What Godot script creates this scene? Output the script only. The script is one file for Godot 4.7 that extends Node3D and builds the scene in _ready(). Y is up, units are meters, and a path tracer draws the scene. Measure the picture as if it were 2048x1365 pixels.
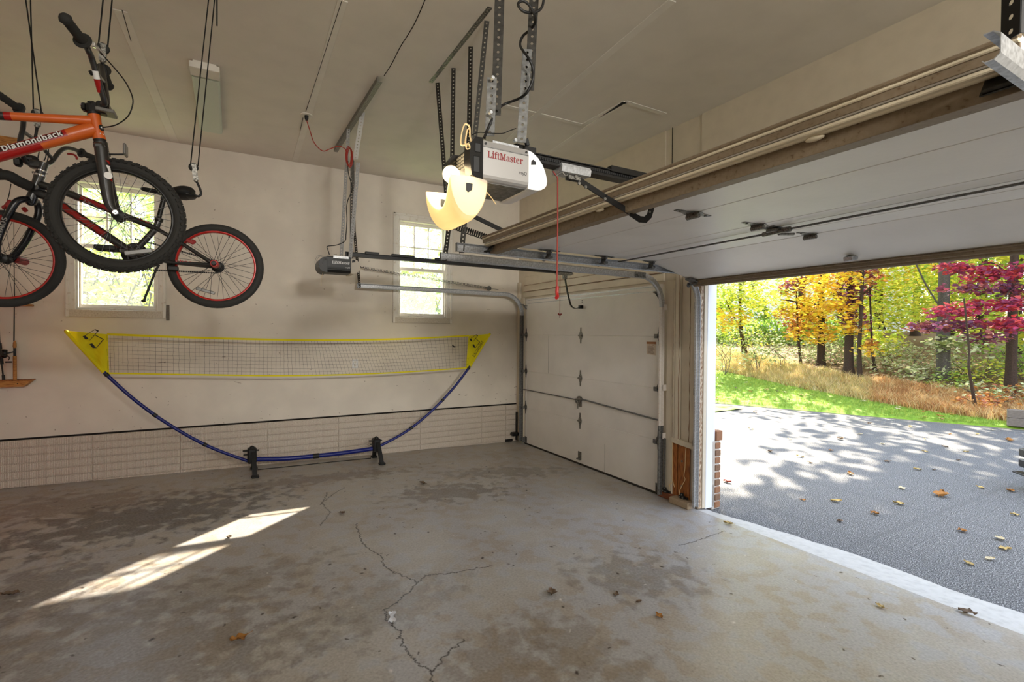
extends Node3D
# A two-bay garage: window wall in the plane z = 0, door wall in the plane x = 0, floor falling gently towards the doors.

const PIX := 989.281
var eye := Vector3(-3.77767, 1.61991, 6.49506)
var cr: Vector3
var cu: Vector3
var cf: Vector3
const CEIL := 3.674
const STEM := 0.58
const FALL := 0.0185
const SUN := Vector3(1.01, 1.0, -0.98)
var M := {}
var names := {}
var org := {}
var rng := RandomNumberGenerator.new()
var nz := FastNoiseLite.new()


func _ready() -> void:
	rng.seed = 11
	nz.seed = 5
	nz.frequency = 1.0
	set_axes()
	set_camera_sky_sun()
	set_fill_lights()
	make_materials()
	build_shell()
	build_windows()
	build_door_closed()
	build_door_open()
	build_tracks()
	build_hangers()
	build_outside()
	build_woods()
	build_bank()
	build_opener_small()
	build_opener_large()
	build_net()
	build_bikes()
	build_hoists()
	build_wall_bits()
	build_pier_bits()
	build_litter()


func set_axes() -> void:
	var yaw := 0.5136036
	var pitch := -0.0134909
	var roll := 0.0075161
	cf = Vector3(sin(yaw) * cos(pitch), sin(pitch), -cos(yaw) * cos(pitch))
	var r0 := Vector3(cos(yaw), 0, sin(yaw))
	var u0 := r0.cross(cf)
	cr = r0 * cos(roll) + u0 * sin(roll)
	cu = u0 * cos(roll) - r0 * sin(roll)


func set_camera_sky_sun() -> void:
	var cam := Camera3D.new()
	cam.name = "camera"
	cam.fov = rad_to_deg(2.0 * atan(682.5 / PIX))
	cam.near = 0.05
	cam.far = 400.0
	cam.transform = Transform3D(Basis(cr, cu, -cf), eye)
	add_child(cam)
	cam.current = true
	var sky := ProceduralSkyMaterial.new()
	sky.sky_top_color = Color(0.74, 0.80, 0.90)
	sky.sky_horizon_color = Color(0.95, 0.958, 0.965)
	sky.sky_curve = 0.18
	sky.ground_bottom_color = Color(0.30, 0.30, 0.26)
	sky.ground_horizon_color = Color(0.62, 0.64, 0.60)
	sky.sun_angle_max = 12.0
	sky.sun_curve = 0.1
	var env := Environment.new()
	env.background_mode = Environment.BG_SKY
	env.sky = Sky.new()
	env.sky.sky_material = sky
	env.background_energy_multiplier = 4.8
	env.tonemap_mode = Environment.TONE_MAPPER_LINEAR
	env.tonemap_exposure = 1.0
	env.sdfgi_enabled = true
	env.ssao_enabled = true
	env.ssil_enabled = true
	var we := WorldEnvironment.new()
	we.name = "world_environment"
	we.environment = env
	add_child(we)
	var sun := DirectionalLight3D.new()
	sun.name = "sun"
	sun.light_color = Color(1.0, 0.95, 0.86)
	sun.light_energy = 9.0
	sun.light_angular_distance = 0.6
	sun.shadow_enabled = true
	add_child(sun)
	sun.look_at_from_position(SUN * 10.0, Vector3.ZERO)


# ---------------------------------------------------------------- points of the place, measured along sight lines to known planes
func ray(u: float, v: float) -> Vector3:
	return cf * PIX + cr * (u - 1024.0) - cu * (v - 682.5)


func onz(u: float, v: float, z: float) -> Vector3:
	var d := ray(u, v)
	return eye + d * ((z - eye.z) / d.z)


func onx(u: float, v: float, x: float) -> Vector3:
	var d := ray(u, v)
	return eye + d * ((x - eye.x) / d.x)


func ony(u: float, v: float, y: float) -> Vector3:
	var d := ray(u, v)
	return eye + d * ((y - eye.y) / d.y)


func deep(u: float, v: float, t: float) -> Vector3:
	return eye + ray(u, v) * (t / PIX)


func onfloor(u: float, v: float) -> Vector3:
	var n := Vector3(FALL, 1, 0)
	var d := ray(u, v)
	return eye - d * (eye.dot(n) / d.dot(n))


func floor_y(x: float) -> float:
	return -FALL * minf(x, 0.0)


# ---------------------------------------------------------------- shapes
class Shape:
	var v := PackedVector3Array()
	var n := PackedVector3Array()
	var uv := PackedVector2Array()
	var col := PackedColorArray()
	var use_col := false
	var use_uv := false
	var cur := Color.WHITE

	func put(p: Vector3, nn: Vector3) -> void:
		v.append(p)
		n.append(nn)
		if use_col:
			col.append(cur)

	func t3(a: Vector3, b: Vector3, c: Vector3, na: Vector3, nb: Vector3, nc: Vector3) -> void:
		if (b - a).cross(c - a).dot(na + nb + nc) > 0.0:
			put(a, na); put(c, nc); put(b, nb)
		else:
			put(a, na); put(b, nb); put(c, nc)

	func flat(a: Vector3, b: Vector3, c: Vector3, out: Vector3) -> void:
		var g := (b - a).cross(c - a)
		if g.length_squared() < 1e-18:
			return
		g = g.normalized()
		if g.dot(out) < 0.0:
			g = -g
		t3(a, b, c, g, g, g)

	func quad(a: Vector3, b: Vector3, c: Vector3, d: Vector3, out: Vector3) -> void:
		flat(a, b, c, out)
		flat(a, c, d, out)

	func uquad(a: Vector3, b: Vector3, c: Vector3, d: Vector3, out: Vector3, ua: Vector2, ub: Vector2, uc: Vector2, ud: Vector2) -> void:
		use_uv = true
		var k := v.size()
		quad(a, b, c, d, out)
		var m := {a: ua, b: ub, c: uc, d: ud}
		for i in range(k, v.size()):
			uv.append(m[v[i]])

	func sm(a: Vector3, b: Vector3, c: Vector3, d: Vector3, na: Vector3, nb: Vector3, nc: Vector3, nd: Vector3) -> void:
		t3(a, b, c, na, nb, nc)
		t3(a, c, d, na, nc, nd)

	func box(x: Transform3D, s: Vector3, bv := 0.0) -> void:
		var h := s * 0.5
		bv = minf(bv, minf(h.x, minf(h.y, h.z)) * 0.9)
		for i in 3:
			var j := (i + 1) % 3
			var k := (i + 2) % 3
			for si in [-1.0, 1.0]:
				var q := []
				for w in [[-1.0, -1.0], [1.0, -1.0], [1.0, 1.0], [-1.0, 1.0]]:
					var p := Vector3.ZERO
					p[i] = si * h[i]
					p[j] = w[0] * (h[j] - bv)
					p[k] = w[1] * (h[k] - bv)
					q.append(x * p)
				var o := Vector3.ZERO
				o[i] = si
				quad(q[0], q[1], q[2], q[3], x.basis * o)
			if bv > 0.0:
				for sj in [-1.0, 1.0]:
					for sk in [-1.0, 1.0]:
						var a := Vector3.ZERO
						var b := Vector3.ZERO
						a[j] = sj * h[j]; a[k] = sk * (h[k] - bv)
						b[j] = sj * (h[j] - bv); b[k] = sk * h[k]
						var e := Vector3.ZERO
						e[i] = h[i] - bv
						var o := Vector3.ZERO
						o[j] = sj; o[k] = sk
						quad(x * (a - e), x * (a + e), x * (b + e), x * (b - e), x.basis * o)
		if bv > 0.0:
			for sx in [-1.0, 1.0]:
				for sy in [-1.0, 1.0]:
					for sz in [-1.0, 1.0]:
						var g := Vector3(sx, sy, sz)
						var c := (h - Vector3.ONE * bv) * g
						flat(x * (c + Vector3(sx * bv, 0, 0)), x * (c + Vector3(0, sy * bv, 0)), x * (c + Vector3(0, 0, sz * bv)), x.basis * g)

	func bx(lo: Vector3, hi: Vector3, bv := 0.0) -> void:
		box(Transform3D(Basis(), (lo + hi) * 0.5), (hi - lo).abs(), bv)

	func bar(a: Vector3, b: Vector3, w: float, h: float, up := Vector3.UP, bv := 0.0) -> void:
		var d := b - a
		var t := d.normalized()
		var s := t.cross(up).normalized()
		var u := s.cross(t)
		box(Transform3D(Basis(t, u, s), (a + b) * 0.5), Vector3(d.length(), h, w), bv)

	func tube(pts: Array, rad, sides := 8, cap := true, closed := false) -> void:
		var m := pts.size()
		var rings := []
		var nrms := []
		var t0: Vector3 = (pts[1] - pts[0]).normalized()
		var s := t0.cross(Vector3.UP)
		if s.length() < 0.05:
			s = t0.cross(Vector3.RIGHT)
		s = s.normalized()
		for i in m:
			var a: Vector3 = pts[i - 1] if i > 0 else (pts[m - 1] if closed else pts[0])
			var b: Vector3 = pts[i + 1] if i < m - 1 else (pts[0] if closed else pts[m - 1])
			var t := (b - a).normalized()
			s = (s - t * s.dot(t)).normalized()
			var w := t.cross(s)
			var r: float = rad[i] if rad is Array else rad
			var ring := []
			var nn := []
			for k in sides:
				var g := TAU * k / sides
				var o := s * cos(g) + w * sin(g)
				ring.append(pts[i] + o * r)
				nn.append(o)
			rings.append(ring)
			nrms.append(nn)
		var last := m if closed else m - 1
		for i in last:
			var j := (i + 1) % m
			for k in sides:
				var l := (k + 1) % sides
				sm(rings[i][k], rings[i][l], rings[j][l], rings[j][k], nrms[i][k], nrms[i][l], nrms[j][l], nrms[j][k])
		if cap and not closed:
			for e in [0, m - 1]:
				var o: Vector3 = (pts[0] - pts[1]).normalized() if e == 0 else (pts[m - 1] - pts[m - 2]).normalized()
				for k in range(1, sides - 1):
					flat(rings[e][0], rings[e][k], rings[e][k + 1], o)

	func lathe(prof: Array, segs: int, x: Transform3D) -> void:
		for i in prof.size() - 1:
			var a: Vector2 = prof[i]
			var b: Vector2 = prof[i + 1]
			var d := (b - a)
			if d.length() < 1e-7:
				continue
			var q := Vector2(d.y, -d.x).normalized()
			for k in segs:
				var g0 := TAU * k / segs
				var g1 := TAU * (k + 1) / segs
				var c0 := Vector3(cos(g0), 0, sin(g0))
				var c1 := Vector3(cos(g1), 0, sin(g1))
				var n0 := x.basis * (c0 * q.x + Vector3(0, q.y, 0))
				var n1 := x.basis * (c1 * q.x + Vector3(0, q.y, 0))
				sm(x * (c0 * a.x + Vector3(0, a.y, 0)), x * (c1 * a.x + Vector3(0, a.y, 0)), x * (c1 * b.x + Vector3(0, b.y, 0)), x * (c0 * b.x + Vector3(0, b.y, 0)), n0, n1, n1, n0)

	func disc(c: Vector3, axis: Vector3, r: float, len: float, segs := 14, bv := 0.0) -> void:
		var y := axis.normalized()
		var s := y.cross(Vector3.UP)
		if s.length() < 0.05:
			s = y.cross(Vector3.RIGHT)
		s = s.normalized()
		var x := Transform3D(Basis(s, y, s.cross(y)), c)
		var h := len * 0.5
		lathe([Vector2(0, -h), Vector2(r - bv, -h), Vector2(r, -h + bv), Vector2(r, h - bv), Vector2(r - bv, h), Vector2(0, h)], segs, x)

	func prism(poly: PackedVector2Array, h: float, x: Transform3D) -> void:
		var tri := Geometry2D.triangulate_polygon(poly)
		var z := x.basis.z
		for i in range(0, tri.size(), 3):
			var a := poly[tri[i]]
			var b := poly[tri[i + 1]]
			var c := poly[tri[i + 2]]
			flat(x * Vector3(a.x, a.y, 0), x * Vector3(b.x, b.y, 0), x * Vector3(c.x, c.y, 0), -z)
			flat(x * Vector3(a.x, a.y, h), x * Vector3(b.x, b.y, h), x * Vector3(c.x, c.y, h), z)
		var sgn := -1.0 if Geometry2D.is_polygon_clockwise(poly) else 1.0
		for i in poly.size():
			var a := poly[i]
			var b := poly[(i + 1) % poly.size()]
			var o := Vector3(b.y - a.y, a.x - b.x, 0) * sgn
			quad(x * Vector3(a.x, a.y, 0), x * Vector3(b.x, b.y, 0), x * Vector3(b.x, b.y, h), x * Vector3(a.x, a.y, h), x.basis * o)

	func sweep(prof: Array, pts: Array, side: Vector3, closed := true) -> void:
		# prof: (along side, along normal); the closed outline is carried along pts
		var rings := []
		var m := pts.size()
		for i in m:
			var a: Vector3 = pts[maxi(i - 1, 0)]
			var b: Vector3 = pts[mini(i + 1, m - 1)]
			var t := (b - a).normalized()
			var nn := t.cross(side).normalized()
			var ring := []
			for q in prof:
				ring.append(pts[i] + side * q.x + nn * q.y)
			rings.append(ring)
		var cnt := prof.size()
		var ar := 0.0
		for k in cnt:
			ar += prof[k].cross(prof[(k + 1) % cnt])
		var sg := 1.0 if ar > 0 else -1.0
		for i in m - 1:
			var a: Vector3 = pts[i]
			var b: Vector3 = pts[i + 1]
			var t := (b - a).normalized()
			var nn := t.cross(side).normalized()
			for k in (cnt if closed else cnt - 1):
				var l := (k + 1) % cnt
				var e: Vector2 = prof[l] - prof[k]
				var o := (side * e.y - nn * e.x) * sg
				quad(rings[i][k], rings[i][l], rings[i + 1][l], rings[i + 1][k], o)
		if closed:
			var pp := PackedVector2Array(prof)
			var tri := Geometry2D.triangulate_polygon(pp)
			for i in range(0, tri.size(), 3):
				flat(rings[0][tri[i]], rings[0][tri[i + 1]], rings[0][tri[i + 2]], pts[0] - pts[1])
				flat(rings[m - 1][tri[i]], rings[m - 1][tri[i + 1]], rings[m - 1][tri[i + 2]], pts[m - 1] - pts[m - 2])

	func holes(x: Transform3D, length: float, w: float, th: float, pitch: float, hr: float) -> void:
		# a perforated strip along x, its width along y, its thickness along z
		var cnt := maxi(1, int(round(length / pitch)))
		var p := length / cnt
		var zt := x.basis.z
		for i in cnt:
			var c := Vector3((i + 0.5) * p, 0, 0)
			var outer := []
			var inner := []
			for k in 8:
				var g := TAU * (k + 0.5) / 8
				var d := Vector3(cos(g), sin(g), 0)
				inner.append(c + d * hr)
			for q in [[1.0, 0.42], [0.42, 1.0], [-0.42, 1.0], [-1.0, 0.42], [-1.0, -0.42], [-0.42, -1.0], [0.42, -1.0], [1.0, -0.42]]:
				outer.append(c + Vector3(q[0] * p * 0.5, q[1] * w * 0.5, 0))
			var ex := [Vector3(p * 0.5, w * 0.5, 0), Vector3(-p * 0.5, w * 0.5, 0), Vector3(-p * 0.5, -w * 0.5, 0), Vector3(p * 0.5, -w * 0.5, 0)]
			for s in [1.0, -1.0]:
				var dz := Vector3(0, 0, s * th * 0.5)
				for k in 8:
					var l := (k + 1) % 8
					quad(x * (outer[k] + dz), x * (outer[l] + dz), x * (inner[l] + dz), x * (inner[k] + dz), zt * s)
				for k in 4:
					flat(x * (outer[2 * k] + dz), x * (outer[2 * k + 1] + dz), x * (c + ex[k] + dz), zt * s)
			var up := Vector3(0, 0, th * 0.5)
			for k in 8:
				var l := (k + 1) % 8
				quad(x * (inner[k] - up), x * (inner[l] - up), x * (inner[l] + up), x * (inner[k] + up), x.basis * (c - (inner[k] + inner[l]) * 0.5))
		var hx := length
		for s in [1.0, -1.0]:
			quad(x * Vector3(0, s * w * 0.5, -th * 0.5), x * Vector3(hx, s * w * 0.5, -th * 0.5), x * Vector3(hx, s * w * 0.5, th * 0.5), x * Vector3(0, s * w * 0.5, th * 0.5), x.basis.y * s)
			var e := 0.0 if s < 0 else hx
			quad(x * Vector3(e, -w * 0.5, -th * 0.5), x * Vector3(e, w * 0.5, -th * 0.5), x * Vector3(e, w * 0.5, th * 0.5), x * Vector3(e, -w * 0.5, th * 0.5), x.basis.x * s)

	func iron(a: Vector3, b: Vector3, f1: Vector3, w := 0.032, pitch := 0.028, hr := 0.0055, sign2 := 1.0) -> void:
		# perforated angle iron from a to b; its first flange spreads towards f1
		var t := (b - a).normalized()
		f1 = (f1 - t * f1.dot(t)).normalized()
		var f2 := t.cross(f1) * sign2
		var L := (b - a).length()
		holes(Transform3D(Basis(t, f1, t.cross(f1)), a + f1 * w * 0.5), L, w, 0.0025, pitch, hr)
		holes(Transform3D(Basis(t, f2, t.cross(f2)), a + f2 * w * 0.5), L, w, 0.0025, pitch, hr)

	func helix(a: Vector3, b: Vector3, r: float, wire: float, turns: float, per := 9) -> void:
		var t := (b - a).normalized()
		var s := t.cross(Vector3.UP).normalized()
		var w := s.cross(t)
		var pts := []
		var cnt := int(turns * per)
		for i in cnt + 1:
			var g := TAU * i / per
			pts.append(a.lerp(b, float(i) / cnt) + (s * cos(g) + w * sin(g)) * r)
		tube(pts, wire, 5)

	func ball(c: Vector3, r: Vector3, lon := 14, lat := 8, y0 := -1.0, y1 := 1.0) -> void:
		for i in lat:
			var p0 := lerpf(asin(y0), asin(y1), float(i) / lat)
			var p1 := lerpf(asin(y0), asin(y1), float(i + 1) / lat)
			for k in lon:
				var g0 := TAU * k / lon
				var g1 := TAU * (k + 1) / lon
				var d := [Vector3(cos(p0) * cos(g0), sin(p0), cos(p0) * sin(g0)), Vector3(cos(p0) * cos(g1), sin(p0), cos(p0) * sin(g1)), Vector3(cos(p1) * cos(g1), sin(p1), cos(p1) * sin(g1)), Vector3(cos(p1) * cos(g0), sin(p1), cos(p1) * sin(g0))]
				var nn := []
				for e in d:
					nn.append((e / r).normalized())
				sm(c + d[0] * r, c + d[1] * r, c + d[2] * r, c + d[3] * r, nn[0], nn[1], nn[2], nn[3])

	func surf(f: Callable, nu: int, nv: int, flip := false, two := 0.0) -> void:
		# a smooth sheet p = f(u, v); two > 0 adds a back face that far behind
		var P := []
		for i in nu + 1:
			var row := []
			for j in nv + 1:
				row.append(f.call(float(i) / nu, float(j) / nv))
			P.append(row)
		var N := []
		for i in nu + 1:
			var row := []
			for j in nv + 1:
				var du: Vector3 = P[mini(i + 1, nu)][j] - P[maxi(i - 1, 0)][j]
				var dv: Vector3 = P[i][mini(j + 1, nv)] - P[i][maxi(j - 1, 0)]
				var g := du.cross(dv)
				if flip:
					g = -g
				row.append(g.normalized() if g.length() > 1e-9 else Vector3.UP)
			N.append(row)
		for i in nu:
			for j in nv:
				sm(P[i][j], P[i + 1][j], P[i + 1][j + 1], P[i][j + 1], N[i][j], N[i + 1][j], N[i + 1][j + 1], N[i][j + 1])
				if two > 0.0:
					sm(P[i][j] - N[i][j] * two, P[i + 1][j] - N[i + 1][j] * two, P[i + 1][j + 1] - N[i + 1][j + 1] * two, P[i][j + 1] - N[i][j + 1] * two, -N[i][j], -N[i + 1][j], -N[i + 1][j + 1], -N[i][j + 1])

	func mesh(at: Vector3) -> ArrayMesh:
		var a := []
		a.resize(Mesh.ARRAY_MAX)
		var w := v.duplicate()
		for i in w.size():
			w[i] -= at
		a[Mesh.ARRAY_VERTEX] = w
		a[Mesh.ARRAY_NORMAL] = n
		if use_uv and uv.size() == v.size():
			a[Mesh.ARRAY_TEX_UV] = uv
		if use_col:
			a[Mesh.ARRAY_COLOR] = col
		var m := ArrayMesh.new()
		m.add_surface_from_arrays(Mesh.PRIMITIVE_TRIANGLES, a)
		return m

	func base() -> Vector3:
		var lo := v[0]
		var hi := v[0]
		for p in v:
			lo = lo.min(p)
			hi = hi.max(p)
		return Vector3((lo.x + hi.x) * 0.5, lo.y, (lo.z + hi.z) * 0.5)


# ---------------------------------------------------------------- nodes
func numbered(called: String) -> String:
	if not names.has(called):
		names[called] = 0
		return called
	names[called] += 1
	return "%s_%03d" % [called, names[called]]


func tag(o: Node3D, label: String, category := "", group := "", kind := "") -> Node3D:
	if label: o.set_meta("label", label)
	if category: o.set_meta("category", category)
	if group: o.set_meta("group", group)
	if kind: o.set_meta("kind", kind)
	return o


func thing(called: String, at: Vector3, label: String, category: String, group := "", kind := "") -> Node3D:
	var o := Node3D.new()
	o.name = numbered(called)
	o.position = at
	add_child(o)
	org[o] = at
	tag(o, label, category, group, kind)
	return o


func obj(called: String, s: Shape, mat: Material, parent: Node3D = null) -> MeshInstance3D:
	var mi := MeshInstance3D.new()
	var at: Vector3 = org[parent] if parent else s.base()
	mi.mesh = s.mesh(at)
	mi.material_override = mat
	mi.cast_shadow = GeometryInstance3D.SHADOW_CASTING_SETTING_ON
	if parent:
		mi.name = called
		parent.add_child(mi, true)
	else:
		mi.name = numbered(called)
		mi.position = at
		add_child(mi)
	org[mi] = at
	return mi


func struct(called: String, s: Shape, mat: Material, parent: Node3D = null, label := "", category := "") -> MeshInstance3D:
	var o := obj(called, s, mat, parent)
	if parent == null:
		tag(o, label, category, "", "structure")
	return o


func words(parent: Node3D, called: String, text: String, at: Vector3, right: Vector3, up: Vector3, height: float, width: float, mat: Material, bold := true, font := "Droid Sans") -> void:
	# raised lettering: centred on at, reading along right
	var tm := TextMesh.new()
	var f := SystemFont.new()
	f.font_names = PackedStringArray([font])
	f.font_weight = 700 if bold else 400
	tm.font = f
	tm.text = text
	tm.font_size = 32
	tm.pixel_size = 0.01
	tm.depth = 0.01
	var box := tm.get_aabb()
	var mi := MeshInstance3D.new()
	mi.name = called
	mi.mesh = tm
	mi.material_override = mat
	var sx := width / maxf(box.size.x, 0.001)
	var sy := height / maxf(box.size.y, 0.001)
	var o := right.cross(up)
	var b := Basis(right * sx, up * sy, o * 0.12)
	var c := box.get_center()
	mi.transform = Transform3D(b, at - b * Vector3(c.x, c.y, 0) - org[parent])
	parent.add_child(mi, true)


func curve(pts: Array, per := 8) -> Array:
	# Catmull-Rom through the points
	var out := []
	for i in pts.size() - 1:
		var p0: Vector3 = pts[maxi(i - 1, 0)]
		var p1: Vector3 = pts[i]
		var p2: Vector3 = pts[i + 1]
		var p3: Vector3 = pts[mini(i + 2, pts.size() - 1)]
		for k in per:
			var t := float(k) / per
			out.append(0.5 * ((2.0 * p1) + (p2 - p0) * t + (2.0 * p0 - 5.0 * p1 + 4.0 * p2 - p3) * t * t + (3.0 * p1 - p0 - 3.0 * p2 + p3) * t * t * t))
	out.append(pts[pts.size() - 1])
	return out


func plane_frame(o: Vector3, x: Vector3, y: Vector3) -> Transform3D:
	return Transform3D(Basis(x, y, x.cross(y)), o)


# ---------------------------------------------------------------- materials
func ntex(sd: int, freq: float, ramp: Array, oct := 4, w := 512, type := FastNoiseLite.TYPE_SIMPLEX_SMOOTH) -> NoiseTexture2D:
	var t := NoiseTexture2D.new()
	t.width = w
	t.height = w
	t.seamless = true
	var f := FastNoiseLite.new()
	f.seed = sd
	f.frequency = freq
	f.noise_type = type
	f.fractal_octaves = oct
	t.noise = f
	if ramp.size():
		var g := Gradient.new()
		var offs := PackedFloat32Array()
		var cols := PackedColorArray()
		for r in ramp:
			offs.append(r[0])
			cols.append(r[1])
		g.offsets = offs
		g.colors = cols
		t.color_ramp = g
	return t


func mat(c: Color, rough := 0.6, metal := 0.0, tex: Texture2D = null, scale := 1.0, bump: Texture2D = null, bs := 0.1, sc2 := Vector3.ZERO) -> StandardMaterial3D:
	var m := StandardMaterial3D.new()
	m.albedo_color = c
	m.roughness = rough
	m.metallic = metal
	if tex or bump:
		m.uv1_triplanar = true
		m.uv1_world_triplanar = true
		m.uv1_scale = sc2 if sc2 != Vector3.ZERO else Vector3.ONE * scale
	if tex:
		m.albedo_texture = tex
	if bump:
		m.heightmap_enabled = true
		m.heightmap_texture = bump
		m.heightmap_scale = bs
	return m


func grey(a: float) -> Color:
	return Color(a, a, a)


func make_materials() -> void:
	var fine := ntex(1, 0.06, [[0.0, grey(0.0)], [1.0, grey(1.0)]], 5)
	var mottle := ntex(2, 0.012, [[0.0, grey(0.955)], [0.45, grey(0.98)], [1.0, grey(1.0)]], 5)
	var stain := ntex(3, 0.02, [[0.0, grey(1.0)], [0.66, grey(1.0)], [0.82, Color(0.955, 0.94, 0.92)], [1.0, Color(0.88, 0.84, 0.78)]], 6)
	M.fine = fine
	M.wall = mat(Color(0.90, 0.87, 0.82), 0.75, 0.0, mottle, 0.5, fine, 0.04)
	M.ceiling = mat(Color(0.89, 0.865, 0.82), 0.85, 0.0, mottle, 0.4, fine, 0.05)
	M.tape = mat(Color(0.91, 0.89, 0.85), 0.8, 0.0, mottle, 0.7)
	M.trim = mat(Color(0.89, 0.87, 0.83), 0.5, 0.0, stain, 1.6)
	M.header = mat(Color(0.83, 0.785, 0.70), 0.6, 0.0, mottle, 0.9, fine, 0.06)
	M.white_trim = mat(Color(0.93, 0.94, 0.96), 0.45)
	M.sill = mat(Color(0.86, 0.83, 0.78), 0.6, 0.0, ntex(4, 0.05, [[0.0, Color(0.5, 0.44, 0.38)], [0.18, Color(0.90, 0.88, 0.85)], [1.0, grey(1.0)]], 6), 2.0)
	M.door = mat(Color(0.92, 0.905, 0.88), 0.42, 0.0, mottle, 0.35, ntex(6, 0.12, [], 3), 0.05)
	M.door_open = M.door
	M.seal = mat(Color(0.16, 0.13, 0.10), 0.8)
	M.dark_gap = mat(Color(0.10, 0.08, 0.06), 0.95)
	M.galv = mat(Color(0.84, 0.85, 0.86), 0.36, 0.45, ntex(7, 0.05, [[0.0, grey(0.72)], [0.5, grey(0.88)], [1.0, grey(1.0)]], 2, 256, FastNoiseLite.TYPE_CELLULAR), 6.0)
	M.galv_dull = mat(Color(0.56, 0.56, 0.55), 0.5, 0.5, ntex(8, 0.03, [[0.0, grey(0.6)], [1.0, grey(1.0)]], 4, 256), 5.0)
	M.zinc = mat(Color(0.62, 0.61, 0.58), 0.45, 0.8, ntex(9, 0.04, [[0.0, grey(0.45)], [0.6, grey(0.9)], [1.0, grey(1.0)]], 4, 256), 7.0)
	M.irondark = mat(Color(0.32, 0.31, 0.29), 0.5, 0.75, ntex(8, 0.03, [[0.0, grey(0.6)], [1.0, grey(1.0)]], 4, 256), 5.0)
	M.black_metal = mat(Color(0.065, 0.062, 0.06), 0.42, 0.2)
	M.black = mat(Color(0.045, 0.045, 0.047), 0.55)
	M.black_gloss = mat(Color(0.03, 0.03, 0.032), 0.18)
	M.rubber = mat(Color(0.15, 0.147, 0.14), 0.8, 0.0, null, 1.0, ntex(12, 0.08, [], 3, 256), 0.1)
	M.strut = mat(Color(0.56, 0.50, 0.42), 0.55, 0.1, ntex(13, 0.03, [[0.0, Color(0.62, 0.50, 0.38)], [0.25, Color(0.92, 0.90, 0.86)], [1.0, grey(1.0)]], 6), 2.5)
	M.cream = mat(Color(0.90, 0.85, 0.74), 0.4, 0.0, mottle, 1.0)
	M.white_paint = mat(Color(0.90, 0.88, 0.86), 0.45, 0.0, ntex(14, 0.03, [[0.0, Color(0.6, 0.5, 0.42)], [0.18, Color(0.95, 0.93, 0.9)], [1.0, grey(1.0)]], 5), 3.0)
	M.wood = mat(Color(1, 1, 1), 0.6, 0.0, ntex(15, 0.02, [[0.0, Color(0.34, 0.17, 0.06)], [0.45, Color(0.60, 0.35, 0.14)], [0.7, Color(0.66, 0.42, 0.19)], [1.0, Color(0.45, 0.24, 0.09)]], 5), 1.0, null, 0.0, Vector3(9.0, 0.9, 9.0))
	M.wood_light = mat(Color(1, 1, 1), 0.6, 0.0, ntex(16, 0.02, [[0.0, Color(0.50, 0.30, 0.12)], [0.5, Color(0.72, 0.50, 0.24)], [1.0, Color(0.78, 0.56, 0.30)]], 5), 1.0, null, 0.0, Vector3(1.2, 9.0, 9.0))
	M.jamb_bare = mat(Color(1, 1, 1), 0.65, 0.0, ntex(17, 0.03, [[0.0, Color(0.32, 0.16, 0.08)], [0.4, Color(0.50, 0.36, 0.24)], [0.6, Color(0.80, 0.74, 0.64)], [1.0, Color(0.86, 0.82, 0.74)]], 5), 1.0, null, 0.0, Vector3(9.0, 1.3, 9.0))
	M.red_plastic = mat(Color(0.58, 0.09, 0.08), 0.5)
	M.red_cord = mat(Color(0.52, 0.20, 0.17), 0.8)
	M.orange_cord = mat(Color(0.62, 0.13, 0.05), 0.5)
	M.wire_cream = mat(Color(0.87, 0.76, 0.56), 0.55)
	M.white_plastic = mat(Color(0.90, 0.90, 0.90), 0.35)
	M.silver = mat(Color(0.66, 0.65, 0.64), 0.36, 0.55)
	M.charcoal = mat(Color(0.11, 0.115, 0.12), 0.45, 0.2)
	M.letter_red = mat(Color(0.48, 0.04, 0.05), 0.5)
	M.letter_white = mat(Color(0.90, 0.90, 0.90), 0.5)
	M.letter_black = mat(Color(0.05, 0.05, 0.05), 0.5)
	M.yellow_cloth = mat(Color(0.93, 0.88, 0.05), 0.8, 0.0, null, 1.0, fine, 0.05)
	M.yellow_cloth.backlight_enabled = true
	M.yellow_cloth.backlight = Color(0.55, 0.5, 0.02)
	M.net_cord = mat(Color(0.25, 0.19, 0.16), 0.8)
	M.blue_pole = mat(Color(0.03, 0.10, 0.44), 0.35)
	M.bike_orange = mat(Color(0.80, 0.36, 0.06), 0.3)
	M.bike_orange.clearcoat_enabled = true
	M.bike_orange.clearcoat = 0.6
	M.bike_red = mat(Color(0.62, 0.05, 0.035), 0.3)
	M.bike_black = mat(Color(0.035, 0.035, 0.04), 0.22)
	M.bike_black.clearcoat_enabled = true
	M.bike_navy = mat(Color(0.035, 0.045, 0.075), 0.25)
	M.rim_red = mat(Color(0.68, 0.10, 0.06), 0.35, 0.1)
	M.chrome = mat(Color(0.85, 0.85, 0.86), 0.15, 1.0)
	M.spoke = mat(Color(0.42, 0.42, 0.43), 0.35, 0.8)
	M.spoke_dark = mat(Color(0.10, 0.10, 0.11), 0.4, 0.3)
	M.reflector = mat(Color(0.42, 0.41, 0.39), 0.3, 0.1)
	M.rope = mat(Color(0.06, 0.055, 0.05), 0.85)
	M.frosted = mat(Color(0.86, 0.84, 0.80), 0.5)
	M.frosted.backlight_enabled = true
	M.frosted.backlight = Color(0.95, 0.90, 0.80)
	M.bulb = mat(Color(1.0, 0.93, 0.78), 0.4)
	M.bulb.emission_enabled = true
	M.bulb.emission = Color(1.0, 0.86, 0.62)
	M.bulb.emission_energy_multiplier = 6.0
	M.glass = mat(Color(0.95, 0.97, 1.0, 0.06), 0.03)
	M.glass.transparency = BaseMaterial3D.TRANSPARENCY_ALPHA
	M.dusty = StandardMaterial3D.new()
	M.dusty.albedo_color = Color(0.93, 0.95, 0.98, 0.08)
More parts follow.
